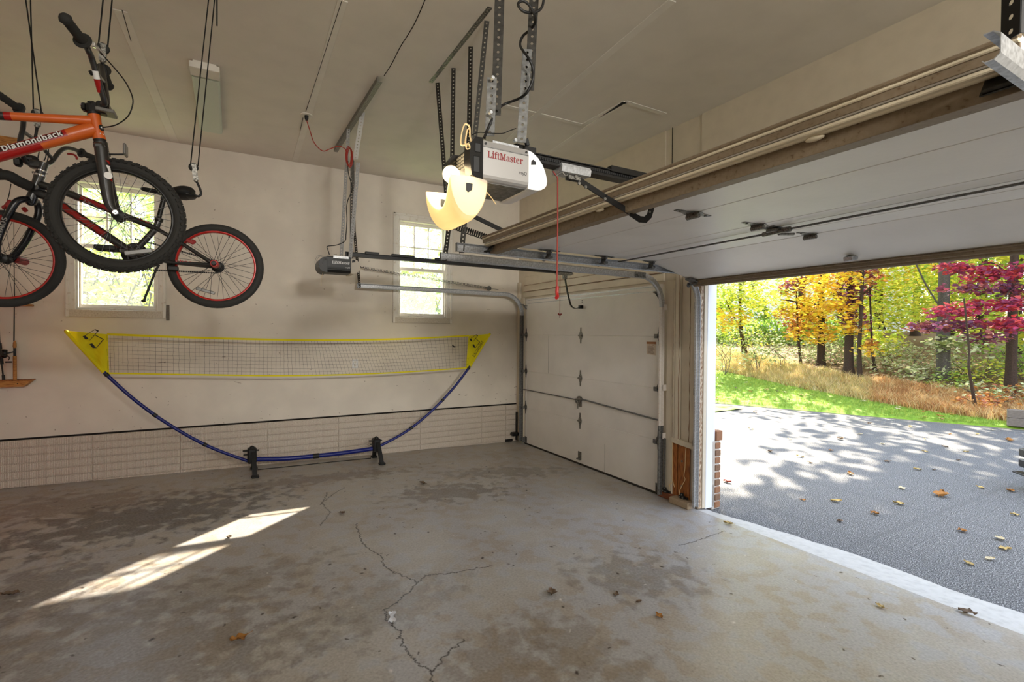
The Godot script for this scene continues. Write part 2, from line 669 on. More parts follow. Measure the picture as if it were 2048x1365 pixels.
	M.dusty.roughness = 0.35
	M.dusty.transparency = BaseMaterial3D.TRANSPARENCY_ALPHA
	M.dusty.backlight_enabled = true
	M.dusty.backlight = Color(0.9, 0.92, 0.95)
	M.dusty_thick = M.dusty.duplicate()
	M.dusty_thick.albedo_color = Color(0.93, 0.95, 0.98, 0.14)
	M.caulk = mat(Color(0.56, 0.43, 0.32), 0.9)
	M.diffuser = mat(Color(0.80, 0.83, 0.78), 0.5)
	M.cork = mat(Color(0.66, 0.47, 0.26), 0.8)
	M.brick_out = []
	for c in [Color(0.60, 0.43, 0.31), Color(0.64, 0.47, 0.34), Color(0.52, 0.40, 0.31), Color(0.66, 0.50, 0.37)]:
		M.brick_out.append(mat(c, 0.85, 0.0, stain, 3.0, fine, 0.3))
	M.mortar = mat(Color(0.78, 0.75, 0.71), 0.9, 0.0, mottle, 2.0, fine, 0.2)
	M.brick_red = mat(Color(0.50, 0.29, 0.18), 0.85, 0.0, stain, 4.0, fine, 0.3)
	M.brick_pale = mat(Color(0.66, 0.58, 0.48), 0.85, 0.0, stain, 4.0, fine, 0.3)
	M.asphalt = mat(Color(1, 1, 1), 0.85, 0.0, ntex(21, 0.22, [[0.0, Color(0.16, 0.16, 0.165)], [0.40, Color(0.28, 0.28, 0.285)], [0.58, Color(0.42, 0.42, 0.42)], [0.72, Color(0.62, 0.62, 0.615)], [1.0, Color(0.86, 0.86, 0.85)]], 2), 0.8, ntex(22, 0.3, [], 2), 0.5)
	M.lawn = mat(Color(1, 1, 1), 0.9, 0.0, ntex(23, 0.05, [[0.0, Color(0.34, 0.46, 0.10)], [0.5, Color(0.46, 0.60, 0.16)], [1.0, Color(0.60, 0.70, 0.26)]], 5), 0.5)
	M.litter_ground = mat(Color(1, 1, 1), 0.95, 0.0, ntex(24, 0.09, [[0.0, Color(0.24, 0.17, 0.10)], [0.5, Color(0.45, 0.34, 0.19)], [1.0, Color(0.66, 0.54, 0.32)]], 5), 0.4, fine, 2.0)
	M.blade = mat(Color(1, 1, 1), 0.7)
	M.blade.vertex_color_use_as_albedo = true
	M.blade.backlight_enabled = true
	M.blade.backlight = Color(0.8, 0.8, 0.8)
	M.leaf = M.blade
	M.bark = mat(Color(0.36, 0.28, 0.22), 0.95, 0.0, ntex(25, 0.08, [[0.0, grey(0.35)], [0.5, grey(0.8)], [1.0, grey(1.0)]], 4, 256), 1.0, ntex(26, 0.1, [], 3, 256), 2.0, Vector3(6, 1.2, 6))
	M.bark_grey = mat(Color(0.50, 0.47, 0.43), 0.95, 0.0, ntex(25, 0.08, [[0.0, grey(0.35)], [0.5, grey(0.8)], [1.0, grey(1.0)]], 4, 256), 1.0, ntex(26, 0.1, [], 3, 256), 2.0, Vector3(6, 1.2, 6))
	M.siding = mat(Color(0.93, 0.94, 0.96), 0.6)
	M.roof = mat(Color(0.33, 0.31, 0.30), 0.9, 0.0, mottle, 1.0)
	M.timber = mat(Color(1, 1, 1), 0.85, 0.0, ntex(27, 0.03, [[0.0, Color(0.30, 0.27, 0.24)], [0.5, Color(0.44, 0.40, 0.36)], [1.0, Color(0.52, 0.48, 0.43)]], 5), 1.0, null, 0.0, Vector3(1.0, 8.0, 1.0))
	M.car = mat(Color(0.80, 0.82, 0.84), 0.25, 0.3)
	M.car.clearcoat_enabled = true
	M.dry_leaf = []
	for c in [Color(0.62, 0.42, 0.18), Color(0.44, 0.36, 0.28), Color(0.72, 0.62, 0.38), Color(0.62, 0.20, 0.12), Color(0.78, 0.73, 0.60)]:
		M.dry_leaf.append(mat(c, 0.7))
	M.paper = mat(Color(0.90, 0.92, 0.96), 0.6)
	M.red_box = mat(Color(0.78, 0.20, 0.06), 0.5)


# ---------------------------------------------------------------- pictures of wear, drawn in the layout of the surface itself
func blot(im: Image, c: Vector2, r: Vector2, ang: float, tint: Color, amt: float, sd: int, edge := 0.45, grain := 26.0) -> void:
	# a stain or darker patch with a torn outline: noise decides where it shows
	var f := FastNoiseLite.new()
	f.seed = sd
	f.frequency = 1.0 / grain
	f.fractal_octaves = 5
	var R := maxf(r.x, r.y) * 1.35
	for y in range(maxi(0, int(c.y - R)), mini(im.get_height(), int(c.y + R))):
		for x in range(maxi(0, int(c.x - R)), mini(im.get_width(), int(c.x + R))):
			var d := (Vector2(x, y) - c).rotated(-ang) / r
			var k := 1.0 - d.length() + f.get_noise_2d(x, y) * 1.1
			var a := clampf(k / edge, 0.0, 1.0) * amt * (0.75 + 0.5 * f.get_noise_2d(x * 7.0, y * 7.0))
			if a > 0.0:
				im.set_pixel(x, y, im.get_pixel(x, y).lerp(tint, clampf(a, 0.0, 1.0)))


func scratch(im: Image, pts: Array, w: float, tint: Color, amt: float, wobble := 1.0) -> void:
	for i in pts.size() - 1:
		var a: Vector2 = pts[i]
		var b: Vector2 = pts[i + 1]
		var cnt := int((b - a).length() * 2.0) + 1
		for k in cnt:
			var p := a.lerp(b, float(k) / cnt)
			p += Vector2(nz.get_noise_2d(p.x * 0.13, p.y * 0.13), nz.get_noise_2d(p.y * 0.11, p.x * 0.11 + 40.0)) * wobble * 3.0
			var ww := int(ceil(w))
			for dy in range(-ww, ww + 1):
				for dx in range(-ww, ww + 1):
					var d := Vector2(dx, dy).length()
					var q := Vector2i(int(p.x) + dx, int(p.y) + dy)
					if d <= w and q.x >= 0 and q.y >= 0 and q.x < im.get_width() and q.y < im.get_height():
						im.set_pixelv(q, im.get_pixelv(q).lerp(tint, amt * (1.0 - d / (w + 0.6))))


const FW := 1216
const FH := 1536


func floor_px(u: float, v: float) -> Vector2:
	var p := onfloor(u, v)
	return Vector2((p.x + 7.2) / 7.6 * FW, p.z / 9.6 * FH)


func floor_picture() -> ImageTexture:
	var big := FastNoiseLite.new()
	big.seed = 31
	big.frequency = 0.006
	big.fractal_octaves = 5
	var mid := FastNoiseLite.new()
	mid.seed = 32
	mid.frequency = 0.03
	mid.fractal_octaves = 4
	var fin := FastNoiseLite.new()
	fin.seed = 33
	fin.frequency = 0.35
	fin.fractal_octaves = 2
	var A := big.get_image(FW, FH, false, false, false).get_data()
	var B := mid.get_image(FW, FH, false, false, false).get_data()
	var C := fin.get_image(FW, FH, false, false, false).get_data()
	var out := PackedByteArray()
	out.resize(FW * FH * 3)
	var pale := Color(0.715, 0.70, 0.67)
	var brown := Color(0.655, 0.615, 0.565)
	var slate := Color(0.68, 0.68, 0.69)
	for i in FW * FH:
		var a := clampf((A[i] - 104.0) / 60.0, 0.0, 1.0)
		var b := clampf((B[i] - 96.0) / 80.0, 0.0, 1.0)
		var g := (C[i] - 128.0) / 128.0 * 0.055
		var k := a * 0.65 + b * 0.35
		var r := lerpf(brown.r, pale.r, k)
		var gg := lerpf(brown.g, pale.g, k)
		var bb := lerpf(brown.b, pale.b, k)
		var s := clampf(b * 1.6 - a * 0.9, 0.0, 0.6)
		out[i * 3] = int(clampf(lerpf(r, slate.r, s) + g, 0, 1) * 255)
		out[i * 3 + 1] = int(clampf(lerpf(gg, slate.g, s) + g, 0, 1) * 255)
		out[i * 3 + 2] = int(clampf(lerpf(bb, slate.b, s) + g, 0, 1) * 255)
	var im := Image.create_from_data(FW, FH, false, Image.FORMAT_RGB8, out)
	# oil and tyre dirt, then darker bands and patches
	blot(im, floor_px(290, 1035), Vector2(170, 82), -0.25, Color(0.24, 0.22, 0.21), 0.72, 41)
	blot(im, floor_px(150, 1010), Vector2(110, 70), 0.1, Color(0.38, 0.31, 0.25), 0.5, 42)
	blot(im, floor_px(900, 985), Vector2(95, 50), 0.2, Color(0.36, 0.32, 0.29), 0.55, 43)
	blot(im, floor_px(1010, 945), Vector2(120, 40), 0.3, Color(0.38, 0.34, 0.30), 0.45, 44)  # band darker than the concrete around it
	blot(im, floor_px(620, 960), Vector2(190, 34), 0.0, Color(0.40, 0.34, 0.29), 0.5, 45)
	blot(im, floor_px(230, 1320), Vector2(150, 110), 0.4, Color(0.36, 0.31, 0.27), 0.45, 46)  # darker patch at the near left
	blot(im, floor_px(60, 1180), Vector2(80, 60), 0.2, Color(0.33, 0.29, 0.27), 0.55, 47)
	blot(im, floor_px(1010, 1340), Vector2(50, 60), 0.3, Color(0.42, 0.35, 0.29), 0.4, 48)
	blot(im, floor_px(1270, 1150), Vector2(70, 55), 0.4, Color(0.40, 0.36, 0.32), 0.45, 49)
	blot(im, floor_px(1150, 1300), Vector2(42, 60), -0.3, Color(0.44, 0.38, 0.32), 0.42, 50)
	blot(im, floor_px(760, 1210), Vector2(80, 46), -0.2, Color(0.44, 0.40, 0.35), 0.35, 51)
	blot(im, floor_px(420, 1180), Vector2(120, 40), -0.2, Color(0.42, 0.37, 0.32), 0.4, 52)
	# cracks
	var crack := Color(0.16, 0.14, 0.12)
	for line in [[[655, 985], [645, 1008], [660, 1026], [640, 1052]], [[712, 1048], [722, 1080], [730, 1094], [762, 1112], [770, 1136], [800, 1150], [836, 1165], [818, 1184], [795, 1204], [768, 1222], [776, 1245], [800, 1262], [806, 1292], [832, 1324], [864, 1346], [862, 1365]], [[836, 1165], [852, 1152], [905, 1146], [985, 1132]], [[864, 1346], [890, 1312], [930, 1280]], [[1360, 1092], [1400, 1080], [1450, 1062]], [[640, 1010], [662, 992], [690, 975]]]:
		var pts := []
		for q in line:
			pts.append(floor_px(q[0], q[1]))
		scratch(im, pts, 0.8, crack, 0.6)
	# crumbs and flecks
	for i in 900:
		var p := Vector2(rng.randf() * FW, rng.randf() * FH)
		var t := Color(0.20, 0.16, 0.13) if rng.randf() < 0.75 else Color(0.85, 0.83, 0.80)
		scratch(im, [p, p + Vector2(rng.randf_range(-3, 3), rng.randf_range(-3, 3))], rng.randf_range(0.5, 1.2), t, 0.75, 0.0)
	return ImageTexture.create_from_image(im)


func wall_picture() -> ImageTexture:
	# window wall: 7.2 m by 3.1 m
	var w := 1440
	var h := 620
	var f := FastNoiseLite.new()
	f.seed = 61
	f.frequency = 0.008
	f.fractal_octaves = 5
	var A := f.get_image(w, h, false, false, false).get_data()
	var out := PackedByteArray()
	out.resize(w * h * 3)
	for i in w * h:
		var k := 0.96 + 0.04 * clampf((A[i] - 90.0) / 90.0, 0.0, 1.0)
		out[i * 3] = int(0.90 * k * 255)
		out[i * 3 + 1] = int(0.865 * k * 255)
		out[i * 3 + 2] = int(0.81 * k * 255)
	var im := Image.create_from_data(w, h, false, Image.FORMAT_RGB8, out)
	for i in 260:
		var p := Vector2(rng.randf() * w, h * (1.0 - pow(rng.randf(), 1.6)))
		var ln := rng.randf_range(0, 3.0) if rng.randf() < 0.8 else rng.randf_range(4, 16)
		var dir := Vector2(rng.randf_range(-1, 1), rng.randf_range(-0.25, 0.25) if ln > 3 else rng.randf_range(-1, 1))
		scratch(im, [p, p + dir * ln], rng.randf_range(0.4, 0.9), Color(0.30, 0.23, 0.17), rng.randf_range(0.15, 0.6), 0.3)
	for q in [[260, 1060, 300, 1062], [470, 790, 540, 792]]:
		pass
	for s in [[225, 585, 5], [255, 590, 4], [330, 725, 7], [285, 776, 3], [905, 690, 8], [940, 697, 8], [870, 696, 4], [312, 795, 6], [1012, 800, 5], [1095, 640, 3]]:
		var p := onz(s[0], s[1], 0.0)
		var q := Vector2((p.x + 7.2) / 7.2 * w, (1.0 - (p.y - 0.58) / 3.094) * h)
		scratch(im, [q, q + Vector2(rng.randf_range(-1, 1), rng.randf_range(0.5, 1.0)) * s[2] * 0.35], 0.9, Color(0.13, 0.09, 0.06), 0.8, 0.3)
	return ImageTexture.create_from_image(im)


# ---------------------------------------------------------------- the room
func rect_z(s: Shape, x0: float, x1: float, y0: float, y1: float, z: float) -> void:
	var f := func(x: float, y: float) -> Vector2: return Vector2((x + 7.2) / 7.2, 1.0 - (y - 0.58) / 3.094)
	s.uquad(Vector3(x0, y0, z), Vector3(x1, y0, z), Vector3(x1, y1, z), Vector3(x0, y1, z), Vector3.BACK, f.call(x0, y0), f.call(x1, y0), f.call(x1, y1), f.call(x0, y1))


const WIN := [[-5.154, -4.485], [-1.857, -1.175]]
const WY0 := 1.84
const WY1 := 3.145


func build_shell() -> void:
	# floor slab with a picture of its own wear, then the strip outside the doors
	var s := Shape.new()
	s.use_uv = true
	var y0 := floor_y(-7.2)
	s.uquad(Vector3(-7.2, y0, 0), Vector3(-0.02, 0, 0), Vector3(-0.02, 0, 9.6), Vector3(-7.2, y0, 9.6), Vector3.UP, Vector2(0, 0), Vector2(7.18 / 7.6, 0), Vector2(7.18 / 7.6, 1), Vector2(0, 1))
	s.uquad(Vector3(-7.2, -0.2, 0), Vector3(-0.02, -0.2, 0), Vector3(-0.02, -0.2, 9.6), Vector3(-7.2, -0.2, 9.6), Vector3.DOWN, Vector2.ZERO, Vector2.ZERO, Vector2.ZERO, Vector2.ZERO)
	s.uquad(Vector3(-7.2, -0.2, 9.6), Vector3(-0.02, -0.2, 9.6), Vector3(-0.02, 0, 9.6), Vector3(-7.2, y0, 9.6), Vector3.BACK, Vector2.ZERO, Vector2.ZERO, Vector2.ZERO, Vector2.ZERO)
	var fm := StandardMaterial3D.new()
	fm.albedo_texture = floor_picture()
	fm.roughness = 0.42
	fm.roughness_texture = ntex(34, 0.02, [[0.0, grey(0.75)], [1.0, grey(1.0)]], 4)
	fm.metallic_specular = 0.45
	fm.detail_enabled = true
	fm.detail_uv_layer = BaseMaterial3D.DETAIL_UV_2
	fm.detail_blend_mode = BaseMaterial3D.BLEND_MODE_MUL
	fm.detail_albedo = ntex(35, 0.09, [[0.0, grey(0.84)], [0.35, grey(0.95)], [1.0, grey(1.0)]], 5)
	fm.uv2_triplanar = true
	fm.uv2_world_triplanar = true
	fm.uv2_scale = Vector3.ONE * 1.1
	struct("floor", s, fm)
	M.slab = mat(Color(0.78, 0.77, 0.75), 0.6, 0.0, ntex(36, 0.03, [[0.0, grey(0.88)], [0.5, grey(0.97)], [1.0, grey(1.0)]], 5), 0.8, M.fine, 0.1)
	s = Shape.new()
	var edge := []
	for i in 61:
		var z := -0.2 + i * 0.165
		var w := 0.13 if z < 3.5 else lerpf(0.13, 0.31, clampf((z - 3.45) / 1.0, 0, 1))
		edge.append(Vector3(w + nz.get_noise_1d(z * 2.3) * 0.05 + nz.get_noise_1d(z * 9.0) * 0.02, -0.035, z))
	for i in 60:
		var a: Vector3 = edge[i]
		var b: Vector3 = edge[i + 1]
		s.quad(Vector3(-0.02, -0.004, a.z), Vector3(-0.02, -0.004, b.z), Vector3(b.x, -0.022, b.z), Vector3(a.x, -0.022, a.z), Vector3.UP)
		s.quad(Vector3(a.x, -0.022, a.z), Vector3(b.x, -0.022, b.z), Vector3(b.x, -0.2, b.z), Vector3(a.x, -0.2, a.z), Vector3.RIGHT)
	struct("trim_1", s, M.slab, null, "pale concrete sill strip sloping out under the garage doors", "door sill")
	# ceiling
	s = Shape.new()
	s.bx(Vector3(-7.35, CEIL, -0.16), Vector3(0.3, CEIL + 0.16, 9.76))
	var c := struct("ceiling", s, M.ceiling)
	for q in [[[240, 20], [350, 285], 0.075], [[686, 0], [588, 325], 0.06], [[1345, 0], [1060, 240], 0.06], [[1060, 240], [935, 352], 0.05], [[985, 205], [1165, 250], 0.05], [[1250, 203], [1100, 305], 0.05], [[1250, 203], [1330, 228], 0.05], [[1165, 250], [1250, 203], 0.05]]:
		var a := ony(q[0][0], q[0][1], CEIL)
		var b := ony(q[1][0], q[1][1], CEIL)
		a.z = maxf(a.z, 0.01); b.z = maxf(b.z, 0.01)
		s = Shape.new()
		s.bar(a - Vector3(0, 0.002, 0), b - Vector3(0, 0.002, 0), q[2], 0.006, Vector3.UP, 0.0025)
		obj("seam_tape", s, M.tape, c)
	for q in [[[684, 0], [612, 222]], [[606, 236], [600, 262]], [[244, 20], [262, 82]]]:
		var a := ony(q[0][0], q[0][1], CEIL - 0.005)
		var b := ony(q[1][0], q[1][1], CEIL - 0.005)
		s = Shape.new()
		s.tube([a, b], 0.0022, 5)
		obj("tape_crack", s, M.dark_gap, c)
	s = Shape.new()
	var cr_pts := []
	for q in [[850, 0], [835, 35], [822, 60], [800, 95], [785, 125], [768, 152]]:
		cr_pts.append(ony(q[0], q[1], CEIL - 0.0015))
	s.tube(curve(cr_pts, 5), 0.003, 5)
	obj("hairline_crack", s, M.dark_gap, c)
	# window wall
	s = Shape.new()
	s.use_uv = true
	var xs := [-7.2, WIN[0][0], WIN[0][1], WIN[1][0], WIN[1][1], 0.0]
	for i in 5:
		if i % 2 == 0:
			rect_z(s, xs[i], xs[i + 1], STEM, CEIL, 0.0)
		else:
			rect_z(s, xs[i], xs[i + 1], STEM, WY0, 0.0)
			rect_z(s, xs[i], xs[i + 1], WY1, CEIL, 0.0)
	var wm := StandardMaterial3D.new()
	wm.albedo_texture = wall_picture()
	wm.roughness = 0.72
	wm.heightmap_enabled = false
	var wall := struct("wall_back", s, wm)
	s = Shape.new()
	for i in 5:
		if i % 2 == 0:
			s.bx(Vector3(xs[i], 0.0, -0.17), Vector3(xs[i + 1], CEIL, -0.001))
		else:
			s.bx(Vector3(xs[i], 0.0, -0.17), Vector3(xs[i + 1], WY0, -0.001))
			s.bx(Vector3(xs[i], WY1, -0.17), Vector3(xs[i + 1], CEIL, -0.001))
	obj("wall_core", s, M.wall, wall)
	# foundation wall cast against a brick-pattern liner: courses with recessed joints, each broken at the form seams
	var rib := Image.create(512, 64, false, Image.FORMAT_L8)
	for x in 512:
		var ph := x * 0.62 + 2.2 * nz.get_noise_1d(x * 0.06)
		for y in 64:
			rib.set_pixel(x, y, grey(clampf(0.5 + 0.42 * sin(ph + 1.2 * nz.get_noise_2d(x * 0.05, y * 0.08)), 0, 1)))
	M.ribbed = mat(Color(0.87, 0.83, 0.785), 0.8, 0.0, ntex(37, 0.05, [[0.0, Color(0.55, 0.47, 0.40)], [0.16, Color(0.92, 0.90, 0.87)], [1.0, grey(1.0)]], 6), 1.0, ImageTexture.create_from_image(rib), 0.35, Vector3(1.6, 3.2, 1.6))
	s = Shape.new()
	s.bx(Vector3(-7.2, 0.0, -0.16), Vector3(-0.0, STEM - 0.022, 0.004))
	var st := struct("wall_base", s, M.ribbed)
	var seams := [-7.2, -6.3, -5.03, -4.28, -3.42, -2.62, -1.55, -0.62, -0.22, -0.02]
	var course := 0
	var ytop := STEM - 0.020
	while ytop > 0.03:
		var yb := maxf(ytop - 0.0765, 0.0)
		for i in seams.size() - 1:
			s = Shape.new()
			s.bx(Vector3(seams[i] + 0.002, yb + 0.006, 0.0), Vector3(seams[i + 1] - 0.002, ytop - 0.002, 0.016 + rng.randf() * 0.003), 0.004)
			if ytop > floor_y(seams[i + 1]) + 0.02:
				obj("course", s, M.ribbed, st)
		ytop -= 0.0765
		course += 1
	s = Shape.new()
	s.bx(Vector3(-7.2, STEM - 0.021, -0.05), Vector3(-0.03, STEM - 0.002, 0.001))
	obj("base_gap", s, M.dark_gap, st)  # dark strip filling the joint above the base wall
	# door wall: pier, header and ends
	s = Shape.new()
	var X := 0.17
	s.bx(Vector3(0, 0, -0.17), Vector3(X, CEIL, 0.19))
	s.bx(Vector3(0, 2.14, 0.19), Vector3(X, CEIL, 2.90))
	s.bx(Vector3(0.012, 0, 2.90), Vector3(X, CEIL, 3.34))
	s.bx(Vector3(0, 2.30, 3.34), Vector3(X, CEIL, 6.13))
	s.bx(Vector3(0, 0, 6.13), Vector3(X, CEIL, 9.76))
	var wr := struct("wall_right", s, M.header)
	for q in [[0.19, 2.92, 2.165, 2.245, 0.024], [0.19, 2.92, 2.25, 2.335, 0.036], [0.19, 2.92, 2.34, 2.47, 0.018]]:
		s = Shape.new()
		s.bx(Vector3(-q[4], q[2], q[0]), Vector3(0.0, q[3], q[1]), 0.004)
		obj("header_board", s, M.header, wr)
	for q in [[2.962, 3.055, 0.0, 2.16, 0.020], [3.060, 3.085, 0.60, 2.16, 0.034], [3.090, 3.137, 0.60, 2.42, 0.040], [3.139, 3.245, 0.60, 2.42, 0.004], [3.25, 3.318, 0.55, 2.30, 0.016]]:
		s = Shape.new()
		s.bx(Vector3(-q[4], q[2], q[0]), Vector3(0.013, q[3], q[1]), 0.006)
		obj("pier_board", s, M.header, wr)
	s = Shape.new()
	s.bar(Vector3(-0.02, 0.60, 3.05), Vector3(-0.02, 0.575, 3.33), 0.03, 0.05, Vector3.UP, 0.004)
	obj("pier_board", s, M.header, wr)
	for i in 2:
		s = Shape.new()
		s.bx(Vector3(-0.012, 0.03, 2.965 + i * 0.15), Vector3(0.010, 0.565, 3.105 + i * 0.15), 0.004)
		var b := obj("bare_board", s, M.wood, wr)
		for yy in [0.17, 0.49 - 0.08 * i]:
			s = Shape.new()
			s.disc(Vector3(-0.014, yy, 3.04 + i * 0.13), Vector3.LEFT, 0.011, 0.006, 10)
			obj("screw", s, M.zinc, b)
	# brown sealant that has crept along the board edges
	for q in [[3.0585, 0.62, 2.12, 0.022], [3.1385, 0.62, 2.40, 0.036], [3.2475, 0.58, 2.28, 0.010], [3.318, 0.05, 2.20, 0.012]]:
		var cp := []
		for i in 34:
			var w := i / 33.0
			cp.append(Vector3(-q[3], lerpf(q[1], q[2], w), q[0] + nz.get_noise_2d(i * 0.55, q[0] * 30.0) * 0.012))
		s = Shape.new()
		s.tube(cp, 0.0032, 5)
		obj("sealant_line", s, M.caulk, wr)
	for q in [[2.248, 0.034], [2.338, 0.030]]:
		var cp := []
		for i in 50:
			cp.append(Vector3(-q[1], q[0] + nz.get_noise_2d(i * 0.5, q[0] * 40.0) * 0.010, lerpf(0.2, 2.9, i / 49.0)))
		s = Shape.new()
		s.tube(cp, 0.0030, 5)
		obj("sealant_line", s, M.caulk, wr)
	# the corner pier beside the closed door
	s = Shape.new()
	s.bx(Vector3(-0.035, 0.02, 0.012), Vector3(0.0, 2.40, 0.085), 0.005)
	obj("corner_board", s, M.header, wr)
	s = Shape.new()
	s.bx(Vector3(-0.02, 0.02, 0.095), Vector3(0.0, 2.16, 0.185), 0.004)
	obj("corner_board", s, M.header, wr)
	# header seams
	for q in [2.99, 1.0]:
		s = Shape.new()
		s.bx(Vector3(-0.0015, 2.5, q - 0.004), Vector3(0.0, CEIL, q + 0.004))
		obj("panel_seam", s, M.dark_gap, wr)
	# left and front walls, outside the frame
	s = Shape.new()
	s.bx(Vector3(-7.36, 0, -0.16), Vector3(-7.2, CEIL, 9.76))
	struct("wall_left", s, M.wall)
	s = Shape.new()
	s.bx(Vector3(-7.2, 0, 9.6), Vector3(0.0, CEIL, 9.76))
	struct("wall_front", s, M.wall)
	# jamb of the open door: bare stop, painted brick moulding, stepped
	s = Shape.new()
	s.bx(Vector3(0.0, 0.0, 3.322), Vector3(0.045, 2.14, 3.354), 0.003)
	var jb := struct("trim_2", s, M.jamb_bare, null, "weathered jamb of the open door with flaking paint", "door jamb")
	s = Shape.new()
	s.bx(Vector3(0.045, 0.0, 3.322), Vector3(0.088, 2.16, 3.362), 0.003)
	obj("door_stop", s, M.header, jb)
	s = Shape.new()
	s.bx(Vector3(0.088, -0.01, 3.28), Vector3(0.212, 2.16, 3.364), 0.004)
	struct("trim_3", s, M.white_trim, null, "white casing post at the edge of the open doorway", "door casing")
	s = Shape.new()
	s.bx(Vector3(0.0, 2.14, 3.34), Vector3(0.17, 2.30, 6.13))
	struct("trim_4", s, M.jamb_bare, null, "weathered head jamb above the open doorway", "door jamb")


func build_windows() -> void:
	for w in 2:
		var x0: float = WIN[w][0]
		var x1: float = WIN[w][1]
		var s := Shape.new()
		# casing mitred round the opening
		var o := 0.078
		for q in [[x0 - o, x0, WY0 - o, WY1 + o, 0], [x1, x1 + o, WY0 - o, WY1 + o, 1]]:
			s.bx(Vector3(q[0], q[2], 0), Vector3(q[1], q[3], 0.018), 0.004)
		s.bx(Vector3(x0, WY1, 0), Vector3(x1, WY1 + o, 0.018), 0.004)
		s.bx(Vector3(x0 - o * 0.99, WY1 + o * 0.62, 0.012), Vector3(x1 + o * 0.99, WY1 + o, 0.026), 0.004)
		for e in [[x0 - o, x0 - o * 0.62], [x1 + o * 0.62, x1 + o]]:
			s.bx(Vector3(e[0], WY0 - o, 0.012), Vector3(e[1], WY1 + o, 0.026), 0.004)
		var win := struct("window_%d" % (w + 1), s, M.trim, null, ["white double-hung window behind the hanging bicycles", "white double-hung window nearer the closed garage door"][w], "window")
		s = Shape.new()
		s.bx(Vector3(x0 - o, WY0 - o, 0), Vector3(x1 + o, WY0, 0.022), 0.005)
		obj("bottom_casing", s, M.sill, win)
		# jamb liner
		s = Shape.new()
		s.bx(Vector3(x0, WY0, -0.17), Vector3(x0 + 0.018, WY1, 0.004), 0.002)
		s.bx(Vector3(x1 - 0.018, WY0, -0.17), Vector3(x1, WY1, 0.004), 0.002)
		s.bx(Vector3(x0, WY1 - 0.018, -0.17), Vector3(x1, WY1, 0.004), 0.002)
		s.bx(Vector3(x0, WY0, -0.17), Vector3(x1, WY0 + 0.018, 0.004), 0.002)
		obj("jamb_liner", s, M.trim, win)
		for u in 2:
			# u = 0 lower sash, in front; u = 1 upper sash, behind
			var z := -0.05 - 0.04 * u
			var ya := WY0 + 0.02 if u == 0 else 2.468
			var yb := 2.512 if u == 0 else WY1 - 0.018
			var fx := 0.038
			var fb := 0.034 if u == 0 else 0.04
			var ft := 0.042 if u == 0 else 0.04
			s = Shape.new()
			s.bx(Vector3(x0 + 0.018, ya, z - 0.017), Vector3(x0 + 0.018 + fx - 0.02, yb, z + 0.017), 0.003)
			s.bx(Vector3(x1 - 0.018 - fx + 0.02, ya, z - 0.017), Vector3(x1 - 0.018, yb, z + 0.017), 0.003)
			s.bx(Vector3(x0 + 0.03, ya, z - 0.016), Vector3(x1 - 0.03, ya + fb, z + 0.016), 0.003)
			s.bx(Vector3(x0 + 0.03, yb - ft, z - 0.016), Vector3(x1 - 0.03, yb, z + 0.016), 0.003)
			var sash := obj("sash", s, M.trim, win)
			var gx0 := x0 + 0.036
			var gx1 := x1 - 0.036
			var gy0 := ya + fb
			var gy1 := yb - ft
			if u == 0:
				s = Shape.new()
				s.bx(Vector3(gx0, gy0, z - 0.002), Vector3(gx1, gy1, z + 0.002))
				obj("pane", s, M.dusty if w == 0 else M.dusty_thick, sash)
				s = Shape.new()
				s.bx(Vector3((x0 + x1) * 0.5 - 0.03, ya + 0.008, z + 0.014), Vector3((x0 + x1) * 0.5 + 0.03, ya + 0.016, z + 0.026), 0.002)
				obj("lift_rail", s, M.trim, sash)
				s = Shape.new()
				s.disc(Vector3((x0 + x1) * 0.5, yb + 0.008, z + 0.004), Vector3.UP, 0.014, 0.014, 10)
				obj("latch", s, M.trim, sash)
			else:
				var mw := 0.014
				for k in [1, 2]:
					s = Shape.new()
					var mx := lerpf(gx0, gx1, k / 3.0)
					s.bx(Vector3(mx - mw * 0.5, gy0, z - 0.008), Vector3(mx + mw * 0.5, gy1, z + 0.010), 0.002)
					obj("muntin", s, M.trim, sash)
				s = Shape.new()
				var my := (gy0 + gy1) * 0.5
				s.bx(Vector3(gx0, my - mw * 0.5, z - 0.008), Vector3(gx1, my + mw * 0.5, z + 0.010), 0.002)
				obj("muntin", s, M.trim, sash)
				for k in 3:
					for j in 2:
						s = Shape.new()
						var ax := lerpf(gx0, gx1, k / 3.0)
						var bx := lerpf(gx0, gx1, (k + 1) / 3.0)
						var ay := lerpf(gy0, gy1, j / 2.0)
						var by := lerpf(gy0, gy1, (j + 1) / 2.0)
						s.bx(Vector3(ax, ay, z - 0.0015), Vector3(bx, by, z + 0.0015))
						obj("pane", s, M.dusty if w == 0 else M.dusty_thick, sash)
		if w == 0:
			s = Shape.new()
			s.bx(Vector3(x1 + o + 0.002, WY0 - o - 0.02, 0.0), Vector3(x1 + o + 0.03, WY0 + 0.07, 0.012), 0.002)
			obj("wood_scrap", s, M.timber, win)


# added fill lamps behind the camera, out of view on the front wall, tilted a little downwards
func set_fill_lights() -> void:
	build_fill_light(Vector3(-2.2, 2.95, 9.5), Vector3(-2.4, 1.6, 0), 7.0, "long white fill lamp added on the wall behind, towards the open door")
	build_fill_light(Vector3(-4.6, 2.95, 9.5), Vector3(-4.0, 1.6, 0), 5.0, "long white fill lamp added on the wall behind, towards the bicycles")
	build_fill_flood(Vector3(-3.0, 2.7, 9.45), Vector3(-1.75, 2.0, 0), 17.0, 21.5, "round white fill lamp added on the wall behind, between the long ones")


